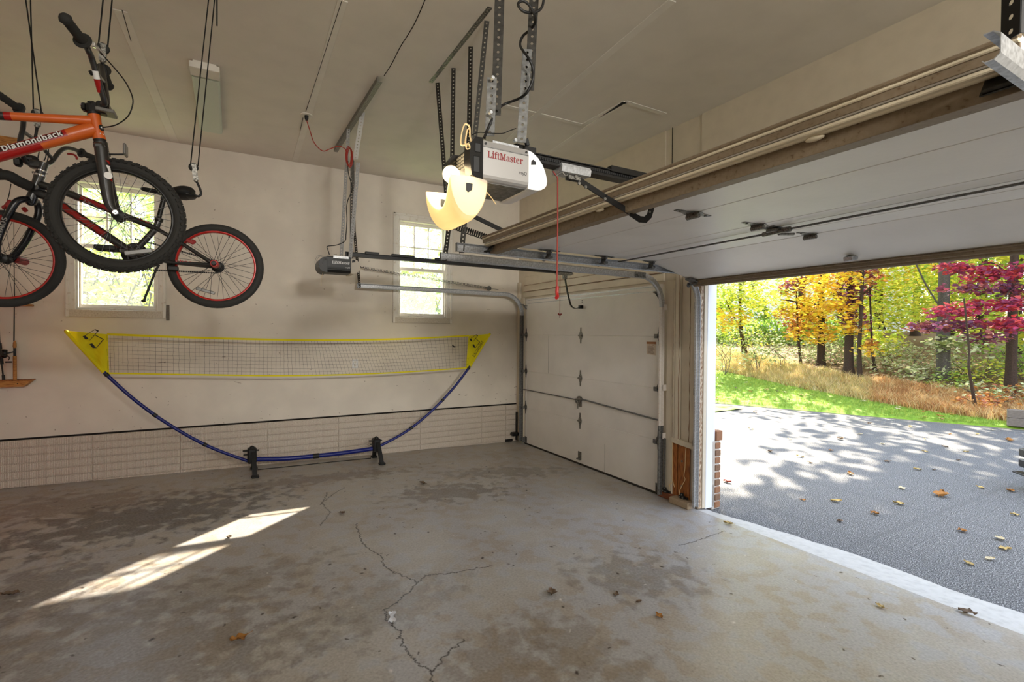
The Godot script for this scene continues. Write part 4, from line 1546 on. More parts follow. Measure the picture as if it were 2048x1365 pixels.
func build_opener_small() -> void:
	var zc := 1.57
	var zn := 1.69
	var zf := 1.45
	var a := onz(655, 512, zn)
	var b := onz(702, 547, zn)
	var x0 := a.x
	var x1 := b.x
	var yt := a.y + 0.004
	var yb := b.y
	var t := thing("garage_door_opener", Vector3((x0 + x1) * 0.5, yb, zc), "small charcoal garage door opener hanging over the closed door bay", "door opener")
	var s := Shape.new()
	var prof := PackedVector2Array([Vector2(-0.09, 0), Vector2(0.09, 0), Vector2(0.116, 0.022), Vector2(0.12, 0.05), Vector2(0.12, yt - yb - 0.012), Vector2(0.10, yt - yb), Vector2(-0.10, yt - yb), Vector2(-0.12, yt - yb - 0.012), Vector2(-0.12, 0.05), Vector2(-0.116, 0.022)])
	s.prism(prof, x1 - x0, Transform3D(Basis(Vector3(0, 0, -1), Vector3(0, 1, 0), Vector3(1, 0, 0)), Vector3(x0, yb, zc)))
	obj("body", s, M.charcoal, t)
	s = Shape.new()
	s.bx(Vector3(x0 + 0.0, yb + 0.03, zn - 0.004), Vector3(x1, yb + 0.034, zn + 0.002), 0.001)
	obj("side_crease", s, M.black, t)
	for q in [[x1, x1 + 0.085, M.frosted, "front_lens"], [x0, x0 - 0.075, M.charcoal, "rear_cover"]]:
		s = Shape.new()
		s.prism(d_profile(q[0], q[1], yt - 0.012, yb - 0.004), 0.236, Transform3D(Basis(), Vector3(0, 0, zf)))
		var l := obj(q[3], s, q[2], t)
		s = Shape.new()
		var xx: float = lerpf(q[0], q[1], 0.28)
		s.prism(PackedVector2Array([Vector2(-0.014, 0), Vector2(0.014, 0.006), Vector2(0.016, 0.022), Vector2(-0.006, 0.03), Vector2(-0.014, 0.016)]), 0.002, Transform3D(Basis(), Vector3(xx, lerpf(yt, yb, 0.33), zf + 0.236)))
		obj("finger_slot", s, M.black, l)
	words(t, "lettering", "LiftMaster", Vector3((x0 + x1) * 0.5 + 0.015, yb + 0.093, zn + 0.0005), Vector3.RIGHT, Vector3.UP, 0.026, 0.155, M.letter_white, true, "Droid Serif")
	words(t, "lettering", "myQ", Vector3(x1 - 0.03, yb + 0.048, zn + 0.0005), Vector3.RIGHT, Vector3.UP, 0.016, 0.038, M.silver, false)
	s = Shape.new()
	s.bx(Vector3(x0 + 0.05, yt - 0.002, zn - 0.05), Vector3(x1 - 0.02, yt + 0.004, zn - 0.006), 0.001)
	s.bx(Vector3(x0 + 0.05, yt - 0.02, zn - 0.006), Vector3(x1 - 0.02, yt + 0.004, zn + 0.002), 0.001)
	obj("mounting_plate", s, M.galv, t)
	rail(t, x1 - 0.03, -0.16, 2.372, zc, M.black_metal)
	for q in [[730, 758], [783, 829], [870, 912]]:
		s = Shape.new()
		var p := onz(q[0], 515, zc)
		var r := onz(q[1], 515, zc)
		s.bx(Vector3(p.x, 2.39, zc - 0.018), Vector3(r.x, 2.418, zc + 0.018), 0.003)
		obj("rail_sleeve", s, M.black_metal, t)
	# trolley, curved arm to the closed door, release cord
	s = Shape.new()
	s.bx(Vector3(-0.40, 2.345, zc - 0.03), Vector3(-0.18, 2.372, zc + 0.03), 0.004)
	s.bx(Vector3(-0.30, 2.30, zc - 0.012), Vector3(-0.24, 2.35, zc + 0.012), 0.004)
	obj("trolley", s, M.zinc, t)
	s = Shape.new()
	var arm := curve([Vector3(-0.27, 2.32, zc), Vector3(-0.235, 2.16, zc), Vector3(-0.205, 2.06, zc), Vector3(-0.17, 1.975, zc), Vector3(-0.11, 1.945, zc), Vector3(-0.03, 1.962, zc)], 6)
	s.sweep([Vector2(-0.014, -0.003), Vector2(0.014, -0.003), Vector2(0.014, 0.003), Vector2(-0.014, 0.003)], arm, Vector3.BACK)
	s.bx(Vector3(-0.05, 1.945, zc - 0.02), Vector3(-0.002, 1.985, zc + 0.02), 0.003)
	obj("door_arm", s, M.black_metal, t)
	s = Shape.new()
	var c0 := Vector3(-0.34, 2.34, zc)
	var c1 := Vector3(-0.34, 1.86, zc)
	s.tube([c0, c1], 0.0025, 6)
	obj("release_cord", s, M.red_cord, t)
	s = Shape.new()
	s.tube(curve([c1 + Vector3(-0.028, 0.012, 0.012), c1 + Vector3(-0.01, 0.0, 0.004), c1 + Vector3(0.012, 0.0, -0.004), c1 + Vector3(0.028, 0.012, -0.012)], 5), 0.009, 8)
	s.tube([c1, c1 + Vector3(-0.012, -0.035, 0.004)], 0.002, 5)
	obj("release_handle", s, M.red_plastic, t)
	s = Shape.new()
	s.tube(curve([onz(648, 513, zn), onz(636, 512, zn), onz(630, 524, zn), onz(634, 534, zn), onz(643, 530, zn), onz(648, 518, zn), onz(640, 513, zn), onz(633, 522, zn), onz(640, 530, zn)], 6), 0.0016, 5)
	obj("antenna_wire", s, M.galv_dull, t)
	s = Shape.new()
	s.tube(curve([onz(646, 546, zn), onz(642, 560, zn), onz(643, 572, zn)], 6), 0.0015, 5)
	obj("antenna_tail", s, M.wire_cream, t)
	# what it hangs from
	var base := Vector3(-2.88, yt + 0.004, zn - 0.04)
	var h := thing("opener_bracket", base, "steel ceiling bar with perforated drop irons above the small opener", "bracket")
	s = Shape.new()
	s.sweep([Vector2(-0.02, 0), Vector2(0.02, 0), Vector2(0.02, 0.003), Vector2(-0.017, 0.003), Vector2(-0.017, 0.042), Vector2(-0.02, 0.042)], [Vector3(-2.785, CEIL - 0.0445, 0.72), Vector3(-2.755, CEIL - 0.0445, 2.50)], Vector3(1, 0, 0))
	obj("ceiling_bar", s, M.zinc, h)
	var zz := zn - 0.03
	var lowa := onz(687, 507, zz)
	var lowb := onz(697, 508, zz)
	var topa := Vector3(-2.80, CEIL - 0.04, 1.42)
	var topb := Vector3(-2.775, CEIL - 0.04, 1.74)
	s = Shape.new()
	s.iron(Vector3(lowa.x, yt + 0.002, zz - 0.2), topa, Vector3(0.87, 0, 0.49), 0.032, 0.028, 0.0055)
	obj("drop_iron", s, M.galv, h)
	s = Shape.new()
	s.iron(Vector3(lowb.x, yt + 0.002, zz), topb - Vector3(0, 0.42, 0), Vector3(0.87, 0, 0.49), 0.034, 0.028, 0.0045)
	obj("drop_iron", s, M.galv, h)
	s = Shape.new()
	s.iron(onz(706, 318, 1.76), onz(722, 216, 1.76), Vector3(0.87, 0, 0.49), 0.044, 0.03, 0.0065)
	obj("drop_iron", s, mat(Color(0.86, 0.86, 0.85), 0.35, 0.4), h)
	s = Shape.new()
	s.iron(Vector3(lowb.x + 0.05, yt + 0.02, zc - 0.1), Vector3(-2.79, CEIL - 0.35, 1.55), Vector3(0.87, 0, 0.49), 0.03, 0.028, 0.0055)
	obj("brace_iron", s, M.galv_dull, h)
	# cords: orange extension lead down from the ceiling outlet, black opener lead
	var out := ony(613, 229, CEIL)
	var oc := thing("ceiling_outlet", Vector3(out.x, CEIL - 0.012, out.z), "round white outlet plate on the ceiling with a black plug", "outlet")
	s = Shape.new()
	s.disc(Vector3(out.x, CEIL - 0.005, out.z), Vector3.DOWN, 0.052, 0.01, 18, 0.003)
	obj("cover_plate", s, M.tape, oc)
	s = Shape.new()
	s.lathe([Vector2(0, 0), Vector2(0.010, 0), Vector2(0.017, 0.02), Vector2(0.018, 0.045), Vector2(0, 0.05)], 12, Transform3D(Basis(), Vector3(out.x, CEIL - 0.058, out.z)))
	obj("plug", s, M.black, oc)
	s = Shape.new()
	var zk := 1.60
	var pts := [Vector3(out.x, CEIL - 0.055, out.z)]
	for q in [[620, 262, 1.48], [628, 285, 1.5], [645, 302, 1.52], [660, 298, 1.55], [676, 293, 1.58], [690, 298, zk], [694, 315, zk]]:
		pts.append(onz(q[0], q[1], q[2]))
	s.tube(curve(pts, 8), 0.0042, 7)
	var oc2 := obj("extension_cord", s, M.orange_cord)
	tag(oc2, "orange extension cord looping from the ceiling outlet to the steel irons", "cord")
	s = Shape.new()
	for k in 3:
		var loop := []
		for i in 15:
			var g := TAU * i / 14.0
			loop.append(onz(697 + 5.5 * sin(g) + k * 1.5, 312 + 19 * cos(g) + 2 * k, 1.74 + 0.012 * k + 0.02 * sin(g)))
		s.tube(loop, 0.0042, 6)
	obj("coiled_slack", s, M.orange_cord, oc2)
	s = Shape.new()
	pts = []
	for q in [[696, 322], [696, 340], [699, 355], [704, 372], [703, 385], [696, 400], [693, 418], [694, 440], [692, 470], [690, 482], [675, 490], [655, 493], [656, 500], [659, 510]]:
		pts.append(onz(q[0], q[1], 1.73))
	s.tube(curve(pts, 6), 0.0042, 7)
	tag(obj("power_cord", s, M.black), "black power cord winding down the irons to the small opener", "cord")


func build_opener_large() -> void:
	var zc := 4.745
	var zn := 4.865
	var zf := 4.625
	var a := onz(966, 279, zn)
	var b := onz(1057, 370, zn)
	var x0 := a.x
	var x1 := b.x
	var yt := a.y
	var yb := b.y - 0.012
	var t := thing("garage_door_opener", Vector3((x0 + x1) * 0.5, yb, zc), "silver garage door opener with a lit bulb and its lamp lens hanging open", "door opener")
	var s := Shape.new()
	var H := yt - yb
	var prof := PackedVector2Array([Vector2(-0.098, 0), Vector2(0.098, 0), Vector2(0.109, 0.004), Vector2(0.117, 0.011), Vector2(0.12, 0.021), Vector2(0.12, H - 0.026), Vector2(0.114, H), Vector2(-0.114, H), Vector2(-0.12, H - 0.026), Vector2(-0.12, 0.021), Vector2(-0.117, 0.011), Vector2(-0.109, 0.004)])
	s.prism(prof, x1 - x0, Transform3D(Basis(Vector3(0, 0, -1), Vector3(0, 1, 0), Vector3(1, 0, 0)), Vector3(x0, yb, zc)))
	obj("body", s, M.silver, t)
	s = Shape.new()
	s.bx(Vector3(x0 + 0.001, yt - 0.026, zn - 0.003), Vector3(x1 - 0.001, yt - 0.022, zn + 0.0012), 0.0008)
	s.bx(Vector3(x0 + 0.001, yb - 0.0012, zf + 0.02), Vector3(x1 - 0.001, yb + 0.0, zn - 0.02))
	obj("body_seam", s, M.galv_dull, t)
	for x in [x0 + 0.012, x1 - 0.010]:
		s = Shape.new()
		s.disc(Vector3(x, yt - 0.012, zn - 0.002), Vector3.BACK, 0.0042, 0.006, 10)
		obj("screw", s, M.black, t)
	# front lens, closed
	s = Shape.new()
	s.prism(PackedVector2Array([Vector2(x1, yt - 0.002), Vector2(x1 + 0.018, yt - 0.006), Vector2(x1 + 0.044, yt - 0.022), Vector2(x1 + 0.064, yt - 0.044), Vector2(x1 + 0.078, yt - 0.070), Vector2(x1 + 0.086, yt - 0.096), Vector2(x1 + 0.088, yb + 0.040), Vector2(x1 + 0.085, yb + 0.024), Vector2(x1 + 0.077, yb + 0.012), Vector2(x1 + 0.062, yb + 0.003), Vector2(x1 + 0.044, yb - 0.002), Vector2(x1 + 0.015, yb - 0.003), Vector2(x1, yb - 0.002)]), zn - zf - 0.004, Transform3D(Basis(), Vector3(0, 0, zf)))
	var lens := obj("front_lens", s, M.white_plastic, t)
	s = Shape.new()
	s.prism(PackedVector2Array([Vector2(-0.011, 0), Vector2(0.011, 0.004), Vector2(0.011, 0.014), Vector2(-0.002, 0.022), Vector2(-0.010, 0.014)]), 0.002, Transform3D(Basis(), Vector3(x1 + 0.024, yt - 0.055, zn - 0.005)))
	obj("finger_slot", s, M.black, lens)
	s = Shape.new()
	for k in 9:
		s.tube([Vector3(x1 + 0.006 + 0.006 * k, yb - 0.002 + 0.00012 * k * k, zf + 0.02), Vector3(x1 + 0.006 + 0.006 * k, yb - 0.002 + 0.00012 * k * k, zn - 0.03)], 0.0018, 5)
	obj("lens_rib", s, M.white_plastic, lens)
	# rear end: black moulded end frame, slotted plate, socket and bulb
	s = Shape.new()
	for q in [[zn - 0.052, zn + 0.002], [zf - 0.002, zf + 0.03]]:
		s.prism(PackedVector2Array([Vector2(x0, yt + 0.006), Vector2(x0 - 0.030, yt + 0.004), Vector2(x0 - 0.050, yt - 0.022), Vector2(x0 - 0.053, yt - 0.075), Vector2(x0 - 0.045, yb + 0.012), Vector2(x0 - 0.010, yb - 0.004), Vector2(x0, yb)]), q[1] - q[0], Transform3D(Basis(), Vector3(0, 0, q[0])))
	obj("end_frame", s, M.black_gloss, t)
	s = Shape.new()
	s.bx(Vector3(x0 - 0.034, yt - 0.052, zn - 0.001), Vector3(x0 - 0.010, yt - 0.018, zn + 0.004), 0.006)
	s.bx(Vector3(x0 - 0.040, yb + 0.022, zn - 0.001), Vector3(x0 - 0.014, yt - 0.066, zn + 0.004), 0.004)
	obj("end_relief", s, M.black, t)
	s = Shape.new()
	s.bx(Vector3(x0 - 0.012, yb, zf + 0.03), Vector3(x0 - 0.002, yt, zn - 0.052), 0.001)
	obj("rear_plate", s, M.charcoal, t)
	s = Shape.new()
	for r in 7:
		for c in 3:
			if c == 2 and r > 4:
				continue
			var z0 := zf + 0.036 + c * 0.042
			s.bx(Vector3(x0 - 0.017, yt - 0.018 - r * 0.0135, z0), Vector3(x0 - 0.011, yt - 0.010 - r * 0.0135, z0 + 0.034), 0.001)
	obj("vent_louver", s, M.zinc, t)
	var bc := onz(902, 349, zc)
	s = Shape.new()
	s.tube([Vector3(x0 - 0.005, yb + 0.05, zc), bc + Vector3(0.028, 0.004, 0)], 0.017, 14)
	obj("socket", s, M.white_plastic, t)
	s = Shape.new()
	s.ball(bc, Vector3(0.032, 0.032, 0.032), 20, 12)
	obj("bulb", s, M.bulb, t)
	var lamp := OmniLight3D.new()
	lamp.name = "bulb_light"
	lamp.light_color = Color(1.0, 0.90, 0.72)
	lamp.light_energy = 0.16
	lamp.light_size = 0.03
	lamp.omni_range = 20.0
	lamp.omni_attenuation = 2.0
	lamp.shadow_enabled = true
	lamp.position = bc - org[t]
	t.add_child(lamp)
	# the open lens: a hollow D hanging mouth up below the bulb, its rim dipping between two tall ends
	var lx0 := -3.106
	var lx1 := -2.966
	var ly := 2.180
	var lb := 2.030
	var xm := (lx0 + lx1) * 0.5 - 0.004
	s = Shape.new()
	var shell := func(u: float, v: float) -> Vector3:
		var z := lerpf(zf - 0.004, zn + 0.004, u)
		var dip := 0.98 * pow(sin(PI * u), 0.8)
		var g := lerpf(-1.0, 1.0, v)
		var lim := 1.0 - 0.42 * dip
		var ang := g * lim * PI * 0.5
		var round_end := 1.0 - 0.10 * pow(absf(2.0 * u - 1.0), 6.0)
		return Vector3(xm + 0.070 * sin(ang) * (1.0 if ang > 0 else 1.05), ly - (ly - lb) * cos(ang) * round_end + 0.0, z)
	s.surf(shell, 22, 26, false, 0.0022)
	var open := obj("open_lens", s, M.frosted, t)
	for e in [[zn + 0.002, 1.0], [zf - 0.006, -1.0]]:
		s = Shape.new()
		var poly := PackedVector2Array()
		for i in 21:
			var ang := lerpf(-PI * 0.5, PI * 0.5, i / 20.0)
			poly.append(Vector2(xm + 0.070 * sin(ang) * (1.0 if ang > 0 else 1.05), ly - (ly - lb) * cos(ang) * 0.9))
		for i in range(1, 8):
			var w := i / 8.0
			poly.append(Vector2(lerpf(lx1, lx0, w), ly + 0.006 * sin(PI * w)))
		s.prism(poly, 0.0025, Transform3D(Basis(), Vector3(0, 0, e[0])))
		obj("lens_end", s, M.frosted, open)
		s = Shape.new()
		s.prism(PackedVector2Array([Vector2(-0.012, 0.016), Vector2(0.014, 0.016), Vector2(0.012, -0.006), Vector2(-0.004, -0.018), Vector2(-0.012, -0.010)]), 0.004, Transform3D(Basis(), Vector3(xm - 0.002, ly - 0.036, e[0] - 0.0008)))
		obj("finger_slot", s, M.charcoal, open)
	words(t, "lettering", "LiftMaster", Vector3(x0 + 0.094, yb + 0.098, zn + 0.0006), Vector3.RIGHT, Vector3.UP, 0.026, 0.150, M.letter_red, true, "Droid Serif")
	words(t, "lettering", "myQ", Vector3(x1 - 0.026, yb + 0.050, zn + 0.0006), Vector3.RIGHT, Vector3.UP, 0.016, 0.034, M.letter_black, false)
	# loose wires
	s = Shape.new()
	var w := []
	for q in [[935, 288], [923, 290], [922, 275], [926, 256], [931, 248], [939, 254], [940, 270], [941, 285], [934, 292], [931, 284], [934, 262], [938, 257]]:
		w.append(onz(q[0], q[1], zn - 0.03))
	s.tube(curve(w, 7), 0.0028, 6)
	s.tube(curve([onz(937, 286, zn), onz(932, 292, zn), onz(934, 298, zn), onz(940, 296, zn), onz(938, 288, zn)], 6), 0.0022, 6)
	obj("bell_wire", s, M.wire_cream, t)
	s = Shape.new()
	s.tube(curve([onz(972, 383, zn - 0.02), onz(980, 392, zn - 0.02), onz(986, 400, zn - 0.02), onz(992, 409, zn - 0.02)], 5), 0.0018, 5)
	obj("antenna_wire", s, M.wire_cream, t)
	s = Shape.new()
	s.tube(curve([onz(944, 270, zn), onz(958, 265, zn - 0.02), onz(985, 267, zn - 0.05), onz(1005, 267, zn - 0.06), onz(1018, 262, zn - 0.06), onz(1032, 257, zn - 0.06)], 6), 0.0018, 5)
	obj("sensor_wire", s, M.black_metal, t)
	# rail, belt, trolley and arm
	var yr := 2.342
	rail(t, x1 - 0.02, -0.02, yr, zc, M.black_metal)
	s = Shape.new()
	for k in 60:
		var x := x1 + 0.06 + k * 0.012
		s.bx(Vector3(x, yr + 0.006, zc + 0.004), Vector3(x + 0.007, yr + 0.017, zc + 0.009), 0.001)
	obj("drive_belt", s, M.black, t)
	for q in [[x1 + 0.0, x1 + 0.10], [-2.29, -2.06]]:
		s = Shape.new()
		s.bx(Vector3(q[0], yr + 0.018, zc - 0.016), Vector3(q[1], yr + 0.046, zc + 0.016), 0.002)
		obj("rail_sleeve", s, M.black_metal, t)
	var t0 := onz(1114, 338, zc)
	var t1 := onz(1168, 344, zc)
	s = Shape.new()
	s.sweep([Vector2(-0.034, -0.026), Vector2(0.034, -0.026), Vector2(0.040, -0.004), Vector2(0.032, 0.010), Vector2(-0.032, 0.010), Vector2(-0.040, -0.004)], [Vector3(t1.x + 0.01, yr - 0.008, zc), Vector3(t0.x, yr - 0.008, zc)], Vector3.BACK)
	obj("trolley", s, M.galv, t)
	s = Shape.new()
	var pv := onz(1147, 356, zc)
	s.bx(Vector3(pv.x - 0.035, pv.y - 0.012, zc - 0.014), Vector3(pv.x + 0.03, yr - 0.02, zc - 0.010), 0.001)
	s.bx(Vector3(pv.x - 0.035, pv.y - 0.012, zc + 0.010), Vector3(pv.x + 0.03, yr - 0.02, zc + 0.014), 0.001)
	s.disc(Vector3(pv.x, pv.y, zc), Vector3.BACK, 0.008, 0.045, 10)
	s.tube(curve([onz(1112, 352, zc + 0.02), onz(1124, 345, zc + 0.02), onz(1131, 352, zc + 0.02), onz(1138, 346, zc + 0.02)], 4), 0.003, 5)
	obj("trolley_clevis", s, M.zinc, t)
	var fo := Vector3(-2.145, 2.250, zc)
	s = Shape.new()
	var p1 := onz(1240, 415, zc)
	s.bar(Vector3(pv.x - 0.012, pv.y + 0.008, zc + 0.004), p1 + Vector3(0, 0.0, 0.004), 0.006, 0.026, Vector3.UP, 0.001)
	obj("door_arm", s, M.black_metal, t)
	s = Shape.new()
	var arc := PackedVector2Array()
	var cen := []
	for q in [[1208, 397], [1236, 413], [1262, 431], [1276, 440], [1287, 441], [1295, 433], [1299, 420], [1301, 408]]:
		var p := onz(q[0], q[1], zc)
		cen.append(Vector2(p.x, p.y))
	var lft := []
	var rgt := []
	for i in cen.size():
		var d: Vector2 = (cen[mini(i + 1, cen.size() - 1)] - cen[maxi(i - 1, 0)]).normalized()
		var nn := Vector2(-d.y, d.x) * (0.013 if i < 3 else 0.015)
		lft.append(cen[i] + nn)
		rgt.push_front(cen[i] - nn)
	for p in lft + rgt:
		arc.append(p)
	s.prism(arc, 0.005, Transform3D(Basis(), Vector3(0, 0, zc + 0.009)))
	s.bx(Vector3(cen[7].x - 0.02, cen[7].y - 0.012, zc - 0.02), Vector3(cen[7].x + 0.02, 2.250, zc + 0.02), 0.003)
	obj("curved_arm", s, M.black_metal, t)
	s = Shape.new()
	for q in [[1210, 398], [1257, 428], [1158, 367], [1171, 374], [1299, 424]]:
		var p := onz(q[0], q[1], zc + 0.013)
		s.disc(p, Vector3.BACK, 0.007, 0.006, 8)
	obj("bolt", s, M.zinc, t)
	s = Shape.new()
	var rc := onz(1115, 356, zc)
	var re := Vector3(rc.x + 0.002, onz(1115, 580, zc).y, zc)
	s.tube([onz(1106, 343, zc), rc, Vector3(rc.x + 0.002, 2.1, zc), re], 0.0032, 7)
	obj("release_cord", s, M.red_cord, t)
	s = Shape.new()
	s.tube(curve([re + Vector3(0.002, 0.015, 0), re + Vector3(0, -0.012, 0), re + Vector3(-0.004, -0.03, 0.01), re + Vector3(-0.016, -0.036, 0.02)], 5), 0.0075, 8)
	obj("release_handle", s, M.red_plastic, t)
	# hanging irons
	var h := thing("opener_bracket", Vector3(-2.9, yt, zc), "galvanized perforated irons holding the silver opener below the ceiling", "bracket")
	var za := zc + 0.04
	for q in [[970, 272, 975, 155, 0], [983, 230, 993, -95, 1], [1034, 285, 1046, 98, 0], [1050, 180, 1064, -95, 1]]:
		var lo := onz(q[0], q[1], za)
		var hi := onz(q[2], q[3], za)
		if q[4] == 1:
			hi = lo + (hi - lo) * ((CEIL - 0.01 - lo.y) / (hi.y - lo.y))
		s = Shape.new()
		s.iron(lo, hi, Vector3(0.87, 0, 0.49) if q[4] == 1 else Vector3(0.5, 0, -0.87), 0.036, 0.0285, 0.0058, 1.0 if q[4] == 1 else -1.0)
		obj("drop_iron", s, M.irondark if q[4] == 1 else M.galv_dull, h)
	s = Shape.new()
	var c0 := onz(983, 268, za)
	var c1 := onz(1035, 284, za)
	s.iron(Vector3(c0.x, yt + 0.001, za + 0.01), Vector3(c1.x, yt + 0.001, za + 0.01), Vector3.UP, 0.034, 0.028, 0.0045)
	obj("cross_iron", s, M.galv, h)
	s = Shape.new()
	for q in [[985, 156], [981, 225], [1030, 281]]:
		s.disc(onz(q[0], q[1], za + 0.03), Vector3.BACK, 0.007, 0.014, 6)
	obj("bolt", s, M.galv, h)
	s = Shape.new()
	s.bar(onz(1055, 292, za), onz(1052, 278, za), 0.016, 0.014, Vector3.BACK, 0.002)
	obj("wire_clip", s, M.charcoal, h)
	s = Shape.new()
	var pts := []
	for q in [[1088, -40, 0.1], [1086, 8, 0.1], [1072, 24, 0.1], [1050, 24, 0.1], [1038, 14, 0.1], [1037, 6, 0.11], [1046, 2, 0.12], [1058, 10, 0.12], [1068, 28, 0.11], [1070, 45, 0.08], [1060, 60, 0.03], [1046, 72, -0.01], [1040, 88, -0.01], [1045, 100, 0.05], [1058, 118, 0.1], [1066, 138, 0.1], [1065, 162, 0.1], [1053, 186, 0.08], [1036, 198, 0.03], [1008, 209, -0.02], [995, 220, 0.03], [985, 238, 0.05], [976, 258, 0.05], [968, 276, 0.06]]:
		pts.append(onz(q[0], q[1], zc + q[2]))
	s.tube(curve(pts, 6), 0.0052, 8)
	tag(obj("power_cord", s, M.black), "thick black power cord looped round the irons of the silver opener", "cord")
	s = Shape.new()
	s.bar(onz(941, 430, 3.36), onz(1011, 464, 3.36), 0.012, 0.030, Vector3.UP, 0.002)
	tag(obj("brace_bar", s, M.black_metal), "short black brace bar slanting to the raised door corner", "brace")


# ---------------------------------------------------------------- the net set
func build_net() -> void:
	var zn := 0.38
	var P := func(u: float, v: float, dz := 0.0) -> Vector3: return onz(u, v, zn + dz)
	var t := thing("badminton_net", Vector3(-2.9, 0.055, zn), "yellow-edged badminton net stretched on blue bowed poles along the wall", "sports net")
	var tops := [P.call(214, 669), P.call(400, 676), P.call(560, 680), P.call(680, 680.5), P.call(800, 678.5), P.call(938, 672)]
	var bots := [P.call(216, 747), P.call(400, 750), P.call(560, 752), P.call(700, 749.5), P.call(820, 744), P.call(936, 736)]
	var top := curve(tops, 18)
	var bot := curve(bots, 18)
	var N := top.size()
	# top and bottom tapes
	for q in [[top, "top_tape", 0.011], [bot, "bottom_tape", 0.008]]:
		var s := Shape.new()
		s.sweep([Vector2(-0.0018, -q[2]), Vector2(0.0018, -q[2]), Vector2(0.0018, q[2]), Vector2(-0.0018, q[2])], q[0], Vector3.BACK)
		obj(q[1], s, M.yellow_cloth, t)
	# mesh of cords
	var s := Shape.new()
	var cols := N - 1
	var rows := 10
	var knot := func(i: int, j: int) -> Vector3:
		var a: Vector3 = top[i]
		var b: Vector3 = bot[i]
		var w := float(j) / rows
		var p := a.lerp(b, w)
		var k := sin(PI * w)
		return p + Vector3(nz.get_noise_2d(i * 1.7, j * 2.1) * 0.007, nz.get_noise_2d(i * 1.3 + 50.0, j * 2.7) * 0.008, nz.get_noise_2d(i * 0.4 + 9.0, j * 0.6) * 0.02) * k
	for i in N:
		var c := []
		for j in rows + 1:
			c.append(knot.call(i, j))
		s.tube(c, 0.00105, 3, false)
	for j in range(1, rows):
		var c := []
		for i in N:
			c.append(knot.call(i, j))
		s.tube(c, 0.00105, 3, false)
	tag(obj("net_mesh", s, M.net_cord, t), "", "", "", "stuff")
	# end panels with sleeve folds
	for e in 2:
		s = Shape.new()
		var A: Vector3 = P.call(131, 662) if e == 0 else P.call(980, 668)
		var B: Vector3 = P.call(216, 669) if e == 0 else P.call(937, 672)
		var C: Vector3 = P.call(218, 748) if e == 0 else P.call(932, 737)
		var D: Vector3 = P.call(208, 746) if e == 0 else P.call(939, 735)
		var cloth := func(u: float, v: float) -> Vector3:
			var p: Vector3 = A.lerp(B, u).lerp(D.lerp(C, u), v)
			var f := sin(PI * u) * sin(PI * v)
			return p + Vector3(0, 0, 0.018 * f * sin(7.0 * v + 5.0 * u) + 0.010 * sin(PI * u) * nz.get_noise_2d(u * 6.0, v * 5.0 + e * 30.0))
		s.surf(cloth, 16, 16, e == 0, 0.002)
		var pn := obj("end_panel", s, M.yellow_cloth, t)
		s = Shape.new()
		s.tube([A, D], 0.016, 10)
		obj("pole_sleeve", s, M.yellow_cloth, pn)
		s = Shape.new()
		s.ball(A, Vector3(0.012, 0.010, 0.012), 10, 6)
		obj("tip_cap", s, M.wood_light if e == 0 else M.black, pn)
		# the printed emblem: an open box drawn in perspective
		var c0: Vector3 = (B * 0.56 + D * 0.20 + A * 0.24) if e == 1 else (B * 0.52 + D * 0.16 + A * 0.32)
		var ax := Vector3(0.48, -0.88, 0)
		var ay := Vector3(0.88, 0.48, 0)
		if e == 0:
			ax = Vector3(-0.55, 0.83, 0)
			ay = Vector3(0.83, 0.55, 0)
		var zz := 0.024
		s = Shape.new()
		var pr := func(pts: Array) -> void:
			var poly := PackedVector2Array(pts)
			s.prism(poly, 0.0015, Transform3D(Basis(ax, ay, Vector3(0, 0, 1)) if ax.cross(ay).z > 0 else Basis(-ax, ay, Vector3(0, 0, 1)), c0 + Vector3(0, 0, zz)))
		pr.call([Vector2(-0.070, -0.050), Vector2(-0.030, -0.050), Vector2(-0.024, -0.028), Vector2(-0.064, -0.028)])
		pr.call([Vector2(0.020, -0.050), Vector2(0.066, -0.050), Vector2(0.082, -0.028), Vector2(0.026, -0.028)])
		pr.call([Vector2(-0.068, -0.028), Vector2(-0.064, -0.028), Vector2(-0.070, 0.062), Vector2(-0.075, 0.062)])
		pr.call([Vector2(-0.075, 0.058), Vector2(-0.040, 0.068), Vector2(-0.052, 0.080), Vector2(-0.075, 0.066)])
		pr.call([Vector2(-0.010, -0.028), Vector2(-0.006, -0.028), Vector2(-0.046, 0.080), Vector2(-0.052, 0.080)])
		pr.call([Vector2(0.078, -0.028), Vector2(0.082, -0.028), Vector2(0.046, 0.062), Vector2(0.036, 0.066)])
		pr.call([Vector2(-0.030, 0.036), Vector2(-0.028, 0.030), Vector2(0.042, 0.060), Vector2(0.040, 0.066)])
		obj("emblem", s, M.letter_black, pn)
		if e == 1:
			var dirv := (A - D).normalized()
			words(pn, "lettering", "EASTPOINT", D.lerp(A, 0.50) + Vector3(-0.040, 0.022, 0.026), dirv, Vector3(-dirv.y, dirv.x, 0), 0.036, 0.25, M.letter_black, false, "Droid Serif")
	# bowed poles
	var lp := curve([P.call(208, 745), P.call(258, 791), P.call(310, 831), P.call(360, 863), P.call(410, 890), P.call(456, 909), P.call(503, 925)], 6)
	var rp := curve([P.call(940, 733), P.call(914, 768), P.call(885, 801), P.call(854, 831), P.call(822, 857), P.call(790, 877), P.call(756, 894)], 6)
	var bp := curve([P.call(505, 919), P.call(570, 918), P.call(632, 912.5), P.call(690, 906), P.call(752, 897)], 6)
	s = Shape.new()
	s.tube(lp, 0.0165, 10)
	obj("bowed_pole", s, M.blue_pole, t)
	s = Shape.new()
	s.tube(rp, 0.0165, 10)
	obj("bowed_pole", s, M.blue_pole, t)
	s = Shape.new()
	s.tube(bp, 0.026, 12)
	obj("base_pole", s, M.blue_pole, t)
